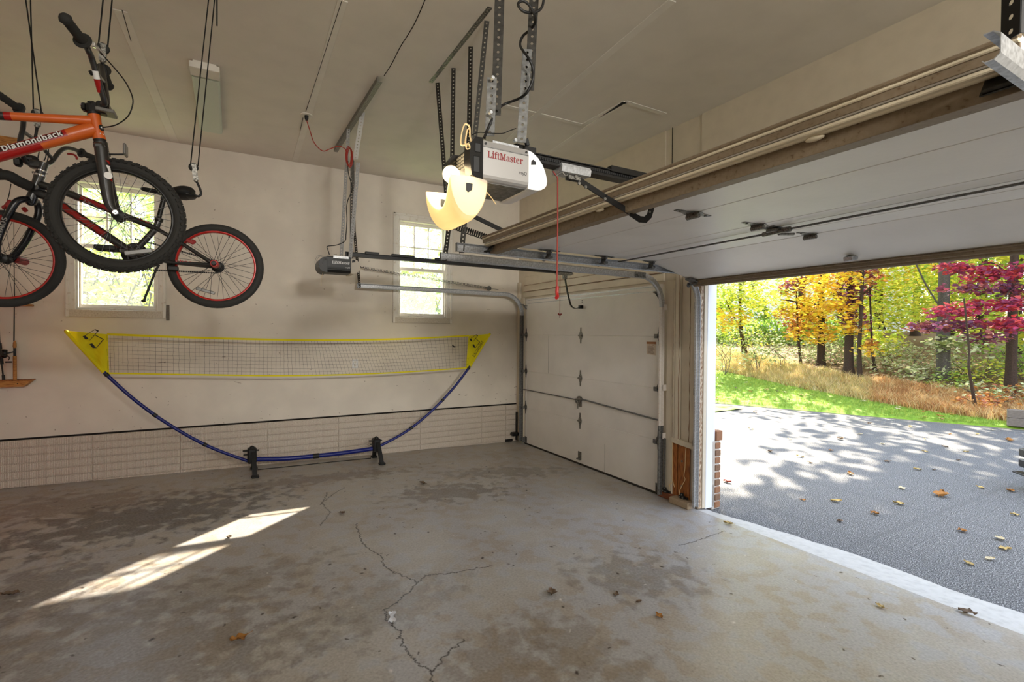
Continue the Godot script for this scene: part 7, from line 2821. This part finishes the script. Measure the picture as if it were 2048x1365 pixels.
	tree("sapling", "thin S-curved stem in the rusty grass before the dogwood", [b, up.call(b, 0.35, -0.15, 0.0), up.call(b, 0.8, -0.34, 0.0), up.call(b, 1.2, -0.36, 0.0), up.call(b, 2.2, -0.8, 0.05)], 0.035, 0.014, M.bark, [], [[D.call(1925, 690, 10.4), Vector3(0.3, 0.2, 0.3), 120, PALE]], 0.10)
	b = D.call(1489, 706, 18.5)
	tree("locust_tree", "twin thin stems under pale yellow-green leaves beside the casing post", [b, up.call(b, 1.0, -0.25), up.call(b, 1.9, -0.3), up.call(b, 4.5, -0.3)], 0.08, 0.04, M.bark,
		[[[up.call(b, 0.9, -0.2), up.call(b, 1.4, -0.7, 0.0), up.call(b, 1.9, -1.1, 0.0)], 0.03]],
		[[D.call(1470, 600, 18.0), Vector3(1.2, 0.8, 1.0), 1500, LIME], [D.call(1450, 570, 18.0), Vector3(1.0, 0.6, 0.8), 800, PALE], [D.call(1510, 590, 18.5), Vector3(0.9, 0.5, 0.8), 500, LIME], [D.call(1455, 640, 17.5), Vector3(0.7, 0.4, 0.6), 500, YELLOW], [D.call(1440, 625, 19.0), Vector3(0.8, 0.9, 0.7), 600, GREEN], [up.call(b, 4.8), Vector3(1.8, 1.1, 1.8), 700, LIME, 0.2]], 0.13)
	b = D.call(1530, 670, 26.0)
	tree("small_tree", "small round green tree in front of the white house wall", [b, up.call(b, 0.8), up.call(b, 1.6)], 0.08, 0.04, M.bark, [], [[D.call(1528, 630, 26.0), Vector3(0.9, 0.6, 0.7), 600, GREEN], [D.call(1520, 600, 26.0), Vector3(0.6, 0.5, 0.6), 280, GREEN]], 0.16)
	# taller trees in depth that close the wood and shade the drive
	var k := 0
	for q in [[1600, 24.0, LIME], [1680, 27.0, YELLOW], [1740, 30.0, GREEN], [1830, 26.0, LIME], [1900, 22.0, GREEN], [1960, 19.0, LIME], [2030, 17.0, GREEN], [2100, 15.0, LIME], [2200, 13.0, GREEN], [2330, 12.0, LIME], [2480, 11.0, YELLOW], [1640, 33.0, LIME], [1870, 34.0, YELLOW], [2000, 30.0, GREEN]]:
		var g: Vector3 = D.call(q[0], 690, q[1])
		var w := to_sa(g)
		g.y = ground_y(w.x, w.y) - 0.05
		var pf := []
		for i in 7:
			pf.append([g + Vector3(rng.randf_range(-1.6, 1.6), 1.2 + 1.0 * i, rng.randf_range(-1.6, 1.6)), Vector3(1.7, 0.8, 1.7), 420, q[2] if i % 3 else LIME, 0.22])
		for i in 3:
			pf.append([g + Vector3(rng.randf_range(-1.5, 1.5), 9.0 + 1.3 * i, rng.randf_range(-1.5, 1.5)), Vector3(2.6, 1.3, 2.6), 700, q[2], 0.30])
		tree("oak_tree", ["dim trunk deep in the wood behind the yellow maples", "tall tree far back in the wood above the house", "tree deep in the wood left of the grey trunk", "tree in the wood directly behind the grey trunk", "green tree in the shade behind the dogwood", "tree behind the dogwood's red branches", "green tree at the right edge of the wood", "tree just beyond the right edge of the doorway", "green tree beyond the parked car", "tree behind the parked car", "yellow tree far to the right along the drive", "tall tree at the back left of the wood", "tall yellow tree at the back of the wood", "tall green tree at the back right of the wood"][k], [g, g + Vector3(0.1, 3, 0), g + Vector3(0.2, 7, 0.1), g + Vector3(0.1, 12, 0)], 0.18, 0.07, M.bark, [], pf, 0.18)
		k += 1
	# undergrowth
	var shrubs := [[1450, 690, 17.0, 0.9, 0.5, PALE, "pale shrub beside the casing post at the wood's edge"], [1515, 705, 16.5, 0.8, 0.35, PALE, "low pale brush below the twin stems"], [1560, 700, 16.0, 0.8, 0.4, PALE, "silvery brush left of the thin leaning stem"], [1490, 672, 19.0, 0.9, 0.5, LIME, "yellow-green bush behind the twin stems"], [1620, 712, 17.0, 0.6, 0.35, PALE, "pale brush between the two left trunks"], [1668, 715, 16.0, 0.5, 0.4, PALE, "pale bush left of the straight dark maple"], [1665, 690, 18.5, 0.9, 0.5, PALE, "pale bush behind the straight dark maple"], [1725, 720, 15.5, 0.5, 0.4, PALE, "pale bush behind the crooked stem"], [1770, 715, 15.5, 0.8, 0.5, PALE, "wide pale shrub right of the maple"], [1800, 745, 14.0, 0.8, 0.35, PALE, "low pale brush before the lime trees"], [1835, 715, 14.5, 0.8, 0.5, PALE, "pale shrub left of the grey trunk"], [1850, 755, 13.0, 0.6, 0.32, PALE, "low brush at the foot of the grey trunk"], [1900, 770, 12.4, 0.45, 0.28, GREEN, "dark green bush in front of the grey trunk"], [1925, 735, 13.0, 0.7, 0.4, PALE, "pale bush right of the grey trunk"], [1960, 750, 12.5, 0.6, 0.35, LIME, "lime bush between grey trunk and dogwood"], [1985, 715, 13.5, 0.9, 0.6, GREEN, "green thicket left of the dogwood trunk"], [2045, 730, 12.5, 0.7, 0.6, GREEN, "green thicket right of the dogwood trunk"], [2000, 790, 10.9, 0.5, 0.22, RUST, "rusty brush at the dogwood's foot"], [1975, 805, 10.2, 0.5, 0.18, RUST, "rusty weeds beside the timber edging"], [2042, 795, 10.4, 0.4, 0.25, PALE, "pale leafy weeds above the timber edging"], [1880, 800, 11.5, 0.6, 0.2, RUST, "rust-brown weeds below the grey trunk"], [1940, 785, 11.2, 0.5, 0.22, PALE, "pale weeds behind the S-curved stem"]]
	for q in shrubs:
		var c: Vector3 = D.call(q[0], q[1], q[2])
		var w := to_sa(c)
		var gy := ground_y(w.x, w.y)
		var t := thing("shrub", Vector3(c.x, gy, c.z), q[6], "shrub", "")
		var s := Shape.new()
		for i in 6:
			s.tube(curve([Vector3(c.x, gy - 0.03, c.z), Vector3(c.x + rng.randf_range(-0.2, 0.2) * q[3], (gy + c.y) * 0.5, c.z + rng.randf_range(-0.2, 0.2)), c + Vector3(rng.randf_range(-0.7, 0.7) * q[3], rng.randf_range(-0.1, 0.6) * q[4], rng.randf_range(-0.4, 0.4))], 3), 0.008, 4)
		obj("stems", s, M.bark_grey, t)
		var xf := []
		var cols := []
		puff(xf, cols, c, Vector3(q[3], maxf(q[4], (c.y - gy) * 0.8), q[3]), int(520 * (0.5 + q[3])), 0.085, q[5])
		multi("foliage", leaf_mesh(0.5), xf, cols, M.leaf, t)


# ---------------------------------------------------------------- the bank outside the windows
func build_bank() -> void:
	var s := Shape.new()
	var f := func(u: float, v: float) -> Vector3:
		var x := lerpf(-22.0, 6.2, u)
		var z := lerpf(-0.6, -30.0, v)
		var y := -0.1 + 0.16 * maxf(0.0, -z - 2.0) + 0.35 * nz.get_noise_2d(x * 0.35, z * 0.35)
		if x > 1.0:
			y *= clampf((6.2 - x) / 5.0, 0.0, 1.0)
		return Vector3(x, y, z)
	sheet(s, f, 60, 60)
	struct("hillside", s, M.lawn, null, "grassy bank rising outside the windows", "bank")
	var by := func(x: float, z: float) -> float: return -0.1 + 0.16 * maxf(0.0, -z - 2.0)
	var L := LIME
	var G := GREEN
	var W := PALE
	var list := [[135, 570, 8.0, 0.9, 0.9, L, "leafy bush outside the left window, at its lower left"], [235, 560, 8.4, 0.9, 0.7, G, "darker green bush outside the left window, behind the lower sash middle"], [290, 590, 7.6, 0.8, 0.6, L, "bush outside the left window, at its lower right"], [195, 600, 7.2, 0.8, 0.5, W, "pale low bush outside the left window, just above the sill"], [160, 480, 11.0, 1.3, 1.0, L, "taller bush outside the left window, behind the bicycle wheel's left half"], [250, 470, 12.0, 1.5, 1.2, G, "tall green bush outside the left window, behind the meeting rail"], [310, 490, 11.0, 1.2, 1.0, W, "pale bush outside the left window, near its right stile"], [200, 400, 14.0, 1.6, 1.3, L, "high bush on the bank behind the left window's top left panes"], [280, 400, 15.0, 1.8, 1.4, G, "high green bush on the bank behind the left window's top right panes"],
		[815, 595, 12.0, 0.8, 0.7, G, "dark bush outside the right window, at its lower left"], [855, 585, 14.0, 1.0, 0.9, L, "bush outside the right window, behind the lower sash middle"], [880, 605, 13.0, 0.8, 0.7, W, "pale bush outside the right window, at its lower right"], [835, 500, 19.0, 1.1, 1.6, W, "tall pale shrub outside the right window, behind the upper sash"], [870, 490, 22.0, 1.6, 1.8, L, "tallest shrub outside the right window, behind its top right panes"], [800, 555, 17.0, 1.2, 1.0, G, "green shrub outside the right window, behind its meeting rail"]]
	var k := 0
	for q in list:
		var c := deep(q[0], q[1], q[2])
		var gy: float = by.call(c.x, c.z)
		var t := thing("bank_shrub", Vector3(c.x, gy, c.z), q[6], "shrub")
		s = Shape.new()
		for i in 7:
			s.tube(curve([Vector3(c.x, gy - 0.1, c.z), Vector3(c.x + rng.randf_range(-0.3, 0.3), (gy + c.y) * 0.5, c.z), c + Vector3(rng.randf_range(-0.7, 0.7) * q[3], rng.randf_range(-0.2, 0.7) * q[4], rng.randf_range(-0.5, 0.5))], 3), 0.012, 4)
		obj("stems", s, M.bark_grey, t)
		var xf := []
		var cols := []
		puff(xf, cols, c, Vector3(q[3], q[4], q[3]), int(650 * q[3]), 0.11 if q[2] < 12.0 else 0.16, q[5])
		multi("foliage", leaf_mesh(0.5), xf, cols, M.leaf, t)
		k += 1


# ---------------------------------------------------------------- small things on the walls and floor
func build_wall_bits() -> void:
	# ceiling strip light, off
	var a := ony(379, 118, CEIL)
	var b := ony(447, 256, CEIL)
	var x0 := -4.065
	var x1 := -3.868
	var z0 := 0.66
	var z1 := 2.04
	var t := thing("ceiling_light", Vector3((x0 + x1) * 0.5, CEIL - 0.075, (z0 + z1) * 0.5), "long unlit fluorescent fixture with a dusty lens on the ceiling", "light fixture")
	var s := Shape.new()
	s.bx(Vector3(x0 + 0.02, CEIL - 0.03, z0), Vector3(x1 - 0.02, CEIL, z1), 0.004)
	obj("housing", s, M.tape, t)
	s = Shape.new()
	s.prism(PackedVector2Array([Vector2(x0, CEIL - 0.022), Vector2(x0 + 0.006, CEIL - 0.048), Vector2(x0 + 0.02, CEIL - 0.055), Vector2(x1 - 0.02, CEIL - 0.055), Vector2(x1 - 0.006, CEIL - 0.048), Vector2(x1, CEIL - 0.022)]), z1 - z0 - 0.19, Transform3D(Basis(), Vector3(0, 0, z0 + 0.01)))
	obj("wrap_lens", s, M.diffuser, t)
	s = Shape.new()
	s.bx(Vector3(x0 - 0.001, CEIL - 0.056, z1 - 0.150), Vector3(x1 + 0.001, CEIL - 0.01, z1 + 0.002), 0.004)
	obj("end_cap", s, M.tape, t)
	# wall outlet behind the net
	var oc := onz(710, 728, 0)
	t = thing("wall_outlet", Vector3(oc.x, oc.y - 0.057, 0.004), "white wall outlet behind the badminton net", "outlet")
	s = Shape.new()
	s.bx(oc - Vector3(0.036, 0.057, 0.0), oc + Vector3(0.036, 0.057, 0.007), 0.003)
	obj("cover_plate", s, M.white_plastic, t)
	for g in [-1.0, 1.0]:
		s = Shape.new()
		s.disc(oc + Vector3(0, 0.021 * g, 0.007), Vector3.BACK, 0.0165, 0.004, 14, 0.001)
		var so := obj("socket", s, M.tape, t)
		s = Shape.new()
		for h in [-0.006, 0.006]:
			s.bx(oc + Vector3(h - 0.0012, 0.021 * g - 0.002, 0.008), oc + Vector3(h + 0.0012, 0.021 * g + 0.007, 0.0096))
		s.disc(oc + Vector3(0, 0.021 * g - 0.008, 0.0088), Vector3.BACK, 0.0025, 0.0016, 8)
		obj("slots", s, M.black, so)
	# wall knob or stud near the net's right end
	s = Shape.new()
	var kb := onz(908, 694, 0)
	s.tube([kb, kb + Vector3(0, 0, 0.03)], 0.010, 10)
	s.bar(kb + Vector3(-0.03, 0.02, 0.012), kb + Vector3(0.0, 0.0, 0.012), 0.012, 0.014, Vector3.UP, 0.003)
	tag(obj("wall_hook", s, M.black), "small dark wall hook behind the right end of the net", "hook")
	# rod rack and rods
	var rz := 0.0
	t = thing("rod_rack", Vector3(-5.75, 1.08, 0.05), "long wooden trough of the fishing rod rack on the wall", "rack")
	s = Shape.new()
	s.prism(PackedVector2Array([Vector2(-6.6, 1.085), Vector2(-5.518, 1.085), Vector2(-5.462, 1.142), Vector2(-6.6, 1.142)]), 0.10, Transform3D(Basis(), Vector3(0, 0, 0.004)))
	obj("trough", s, M.wood_light, t)
	s = Shape.new()
	s.bx(Vector3(-6.6, 1.142, 0.0), Vector3(-5.456, 1.152, 0.112), 0.003)
	obj("top_ledge", s, M.wood, t)
	s = Shape.new()
	s.disc(Vector3(-5.56, 1.115, 0.104), Vector3.BACK, 0.006, 0.004, 8)
	obj("screw", s, M.black_metal, t)
	t = thing("rod_holder", Vector3(-5.7, 1.862, 0.05), "slim wooden rod holder strip high on the wall below the wheel", "rack")
	s = Shape.new()
	s.bar(Vector3(-6.6, 1.866, 0.05), Vector3(-5.462, 1.866, 0.05), 0.07, 0.018, Vector3.UP, 0.004)
	obj("strip", s, M.wood_light, t)
	t = thing("fishing_rod", Vector3(-5.585, 1.152, 0.09), "fishing rod with a cork and wood handle standing in the rack", "fishing rod")
	var rx := -5.583
	s = Shape.new()
	s.tube([Vector3(rx - 0.005, 1.52, 0.085), Vector3(rx, 1.95, 0.085), Vector3(rx - 0.006, 2.75, 0.07)], [0.0055, 0.004, 0.0018], 7)
	obj("blank", s, M.black, t)
	s = Shape.new()
	s.tube([Vector3(rx, 1.152, 0.085), Vector3(rx, 1.38, 0.085)], 0.0145, 12)
	obj("butt_grip", s, M.wood_light, t)
	s = Shape.new()
	s.tube([Vector3(rx, 1.455, 0.085), Vector3(rx, 1.47, 0.085), Vector3(rx, 1.50, 0.085), Vector3(rx, 1.525, 0.085)], [0.012, 0.0145, 0.013, 0.007], 12)
	obj("fore_grip", s, M.cork, t)
	s = Shape.new()
	s.tube([Vector3(rx, 1.375, 0.085), Vector3(rx, 1.46, 0.085)], 0.0105, 10)
	s.bar(Vector3(rx, 1.42, 0.10), Vector3(rx - 0.06, 1.40, 0.12), 0.01, 0.012, Vector3.UP, 0.002)
	obj("reel_seat", s, M.black_metal, t)
	s = Shape.new()
	for y in [1.75, 2.1, 2.45]:
		s.disc(Vector3(rx + 0.008, y, 0.092), Vector3.UP, 0.006, 0.003, 10)
	obj("line_guide", s, M.black_metal, t)
	t = thing("fishing_rod", Vector3(-5.665, 1.152, 0.09), "fishing rod with a black spinning reel at the picture's left edge", "fishing rod")
	rx = -5.672
	s = Shape.new()
	s.tube([Vector3(rx + 0.012, 1.16, 0.09), Vector3(rx, 1.30, 0.09), Vector3(rx - 0.012, 1.50, 0.09), Vector3(rx - 0.03, 2.0, 0.085), Vector3(rx - 0.05, 2.9, 0.07)], [0.006, 0.006, 0.0055, 0.004, 0.002], 7)
	obj("blank", s, M.black, t)
	s = Shape.new()
	s.tube([Vector3(rx + 0.012, 1.155, 0.09), Vector3(rx + 0.010, 1.20, 0.09)], 0.011, 10)
	s.tube([Vector3(rx + 0.002, 1.30, 0.09), Vector3(rx - 0.012, 1.50, 0.09)], 0.0125, 10)
	obj("grip", s, M.black, t)
	s = Shape.new()
	s.disc(Vector3(rx + 0.03, 1.415, 0.13), Vector3(0.2, 0.97, 0.1), 0.022, 0.03, 16, 0.004)
	s.disc(Vector3(rx + 0.03, 1.437, 0.13), Vector3(0.2, 0.97, 0.1), 0.026, 0.008, 16, 0.003)
	s.ball(Vector3(rx + 0.028, 1.385, 0.13), Vector3(0.026, 0.024, 0.02), 12, 8)
	s.bar(Vector3(rx, 1.40, 0.10), Vector3(rx + 0.028, 1.40, 0.13), 0.010, 0.012, Vector3.UP, 0.002)
	s.tube(curve([Vector3(rx + 0.028, 1.39, 0.15), Vector3(rx + 0.07, 1.37, 0.15), Vector3(rx + 0.062, 1.34, 0.15)], 4), 0.004, 6)
	s.bx(Vector3(rx + 0.04, 1.318, 0.14), Vector3(rx + 0.09, 1.332, 0.16), 0.004)
	obj("spinning_reel", s, M.black_gloss, t)
	# timber rail high on the wall behind the bikes
	s = Shape.new()
	s.bar(Vector3(-6.6, 3.405, 0.03), Vector3(-5.535, 3.412, 0.03), 0.05, 0.085, Vector3.UP, 0.004)
	tag(obj("wall_rail", s, M.wood_light), "short timber rail high on the wall behind the orange bicycle", "rail")
	# unseen orange-red chest left of the frame, placed to warm the window wall
	t = thing("unseen_red_chest", Vector3(-6.6, floor_y(-6.6), 1.9), "unseen orange-red chest beyond the left edge, placed to warm the window wall", "chest")
	s = Shape.new()
	var fy := floor_y(-6.6)
	s.bx(Vector3(-7.10, fy, 0.75), Vector3(-6.12, fy + 0.80, 2.5), 0.02)
	obj("box", s, M.red_box, t)
	s = Shape.new()
	s.bx(Vector3(-7.12, fy + 0.805, 0.73), Vector3(-6.10, fy + 0.88, 2.52), 0.02)
	obj("lid", s, M.red_box, t)


func build_pier_bits() -> void:
	# two bricks at the pier foot with safety sensors on them
	for q in [[2.885, 3.085, M.brick_red, "red brick lying at the pier foot under the first sensor"], [3.095, 3.325, M.brick_pale, "pale brick lying at the pier foot under the second sensor"]]:
		var s := Shape.new()
		s.bx(Vector3(-0.105 if q[0] > 3 else -0.045, 0.0, q[0]), Vector3(0.0, 0.062, q[1]), 0.007)
		tag(obj("loose_brick", s, q[2]), q[3], "brick")
	for q in [[2.985, "left"], [3.20, "right"]]:
		var c := Vector3(-0.04, 0.062, q[0])
		var t := thing("safety_sensor", c, "dark door safety sensor on the %s brick" % ("red" if q[1] == "left" else "pale"), "sensor", "")
		var s := Shape.new()
		s.bx(c + Vector3(-0.016, 0.0, -0.035), c + Vector3(0.016, 0.028, 0.035), 0.005)
		s.bx(c + Vector3(-0.012, 0.026, -0.02), c + Vector3(0.014, 0.05, 0.012), 0.005)
		s.bar(c + Vector3(0.01, 0.01, -0.05), c + Vector3(0.01, 0.012, 0.06), 0.016, 0.02, Vector3.UP, 0.003)
		obj("case", s, M.black, t)
		s = Shape.new()
		s.disc(c + Vector3(-0.017, 0.014, 0.018), Vector3.LEFT, 0.009, 0.006, 12, 0.002)
		s.disc(c + Vector3(-0.017, 0.014, -0.018), Vector3.LEFT, 0.008, 0.006, 12, 0.002)
		s.disc(c + Vector3(-0.014, 0.04, 0.005), Vector3.LEFT, 0.006, 0.006, 10, 0.002)
		obj("wing_nut", s, M.zinc, t)
	var s := Shape.new()
	s.tube(curve([onx(1345, 883, -0.02), onx(1345, 930, -0.02), onx(1344, 955, -0.02), onx(1346, 965, -0.02), onx(1349, 975, -0.03)], 6), 0.0035, 6)
	s.tube(curve([onx(1344.5, 966, -0.02), onx(1340, 969, -0.025), onx(1338, 980, -0.03)], 6), 0.003, 6)
	tag(obj("sensor_wire", s, M.wire_cream), "cream wire running down the left bare board to the sensor", "wire")
	s = Shape.new()
	s.tube(curve([onx(1373, 892, -0.02), onx(1371, 905, -0.02), onx(1370, 935, -0.02), onx(1368, 952, -0.02), onx(1370, 960, -0.02), onx(1364, 972, -0.02), onx(1360, 981, -0.03), onx(1359, 990, -0.04)], 6), 0.0035, 6)
	tag(obj("sensor_wire", s, M.wire_cream), "cream wire running down the right bare board to the sensor", "wire")
	# odds and ends in the far corner
	s = Shape.new()
	var c := onfloor(1016, 883)
	s.bx(c + Vector3(-0.07, 0.0, -0.02), c + Vector3(0.06, 0.045, 0.05), 0.01)
	tag(obj("rubber_block", s, M.black), "flat black rubber block on the floor in the far corner", "block")
	s = Shape.new()
	s.bx(Vector3(-0.15, 0.10, 0.02), Vector3(-0.04, 0.15, 0.12), 0.012)
	s.bx(Vector3(-0.06, 0.02, 0.03), Vector3(-0.04, 0.45, 0.06), 0.004)
	tag(obj("sensor_bracket", s, M.black), "dark sensor bracket low beside the far corner track", "bracket")


func crumpled_leaf(c: Vector3, size: float, turn: float, sd: int) -> Shape:
	var s := Shape.new()
	var b := Basis(Vector3.UP, turn)
	var f := func(u: float, v: float) -> Vector3:
		var w := sin(PI * pow(u, 0.8)) * (0.34 + 0.10 * cos(u * 15.0 + sd))
		var y := 0.10 + 0.22 * absf(v - 0.5) + 0.16 * nz.get_noise_2d(u * 3.0 + sd * 7.1, v * 3.0) + 0.12 * u * u
		return c + b * (Vector3(u - 0.5, maxf(y, 0.02), (v - 0.5) * 2.0 * w) * size)
	s.surf(f, 8, 6, true, 0.0012)
	s.tube([f.call(0.0, 0.5), f.call(0.0, 0.5) + b * Vector3(-0.3, 0.02, 0.05) * size], 0.0012, 4)
	return s


func build_litter() -> void:
	# fallen leaves indoors
	for q in [[1104, 1190, 0.085, 1, "curled brown leaf on the concrete right of the crack"], [478, 1282, 0.085, 0, "ochre leaf on the dark concrete near the front"], [1318, 1235, 0.05, 0, "small tan leaf on the pale concrete"], [1232, 1191, 0.045, 1, "tiny dark leaf right of the curled brown one"], [1456, 1049, 0.075, 2, "straw-coloured leaf on the sill strip by the jamb"], [1935, 1229, 0.085, 1, "brown leaf on the sill strip at the far right"], [845, 968, 0.07, 1, "dark leaf scrap on the concrete below the net"], [685, 1028, 0.06, 1, "dark leaf crumb beside the sun patch tip"], [458, 1077, 0.05, 1, "dark crumb of leaf lying in the sun patch"], [20, 1192, 0.08, 1, "dark leaf scrap at the left edge of the floor"], [1278, 1205, 0.035, 1, "speck of dark leaf near the pale concrete edge"], [1760, 1215, 0.05, 2, "pale leaf scrap on the bright concrete"]]:
		var p := onfloor(q[0], q[1])
		p.y += 0.001
		tag(obj("fallen_leaf", crumpled_leaf(p, q[2], rng.randf() * TAU, q[0]), M.dry_leaf[q[3]]), q[4], "leaf", "")
	# a torn bit of paper on the crack
	var pp := onfloor(784, 1238)
	var s := Shape.new()
	var f := func(u: float, v: float) -> Vector3:
		return pp + Basis(Vector3.UP, -0.30) * Vector3((u - 0.5) * (0.030 + 0.012 * sin(v * 9.0)), 0.010 + 0.010 * nz.get_noise_2d(u * 4.0, v * 9.0) + 0.008 * absf(u - 0.5), (v - 0.5) * 0.105)
	s.surf(f, 5, 12, true, 0.0006)
	tag(obj("paper_scrap", s, M.paper), "crumpled white paper scrap lying on the floor crack", "paper")
	# leaves on the drive: seen ones singled out where they stand alone
	var named := [[1882, 993, 0.17, 0, "large orange leaf in the middle of the asphalt"], [1455, 966, 0.10, 3, "small red leaf on the asphalt beside the brick pier"], [1680, 880, 0.14, 1, "brown leaf pair far out on the asphalt"], [2018, 883, 0.14, 0, "ochre leaf on the far asphalt near the car"]]
	for q in named:
		var p := ony(q[0], q[1], -0.03)
		tag(obj("driveway_leaf", crumpled_leaf(p, q[2], rng.randf() * TAU, q[0]), M.dry_leaf[q[3]]), q[4], "leaf")
	var protos := []
	for k in 5:
		protos.append(crumpled_leaf(Vector3.ZERO, 1.0, 0.0, k * 13 + 5).mesh(Vector3.ZERO))
	var spots := [[1619, 927], [1672, 1005], [1605, 1002], [1803, 979], [1835, 941], [1867, 941], [1797, 1010], [1925, 1065], [2000, 1081], [2010, 1101], [1776, 925], [1502, 860], [1661, 903], [1765, 890], [1932, 905], [1917, 922], [1960, 977], [2020, 984], [1980, 1121], [1938, 1130], [1680, 1045], [1850, 880], [1900, 870], [1985, 862], [1820, 855], [1740, 848], [1560, 838], [1510, 826], [1720, 870], [1600, 915], [1540, 905], [2030, 1032], [1700, 950], [1580, 880], [1955, 870], [1890, 895], [1850, 905], [1750, 1030]]
	for i in spots.size():
		var p := ony(spots[i][0], spots[i][1], -0.03)
		var mi := MeshInstance3D.new()
		mi.mesh = protos[i % 5]
		mi.material_override = M.dry_leaf[[1, 2, 0, 4, 2][i % 5]]
		mi.name = numbered("driveway_leaf")
		mi.transform = Transform3D(Basis(Vector3.UP, rng.randf() * TAU).scaled(Vector3.ONE * rng.randf_range(0.055, 0.10)), p)
		add_child(mi)
		tag(mi, "small dry leaf scattered on the grey asphalt", "leaf", "small leaves on the driveway")
	for i in 46:
		var a := lerpf(-2.5, 5.5, rng.randf())
		var p := sa(rng.randf() * lawn_edge(a), a) + Vector3(0, 0.04, 0)
		var mi := MeshInstance3D.new()
		mi.mesh = protos[i % 5]
		mi.material_override = M.dry_leaf[[2, 4, 1, 2, 0][i % 5]]
		mi.name = numbered("lawn_leaf")
		mi.transform = Transform3D(Basis(Vector3.UP, rng.randf() * TAU).scaled(Vector3.ONE * rng.randf_range(0.07, 0.12)), p)
		add_child(mi)
		tag(mi, "dry leaf lying on the green lawn strip", "leaf", "leaves on the lawn")
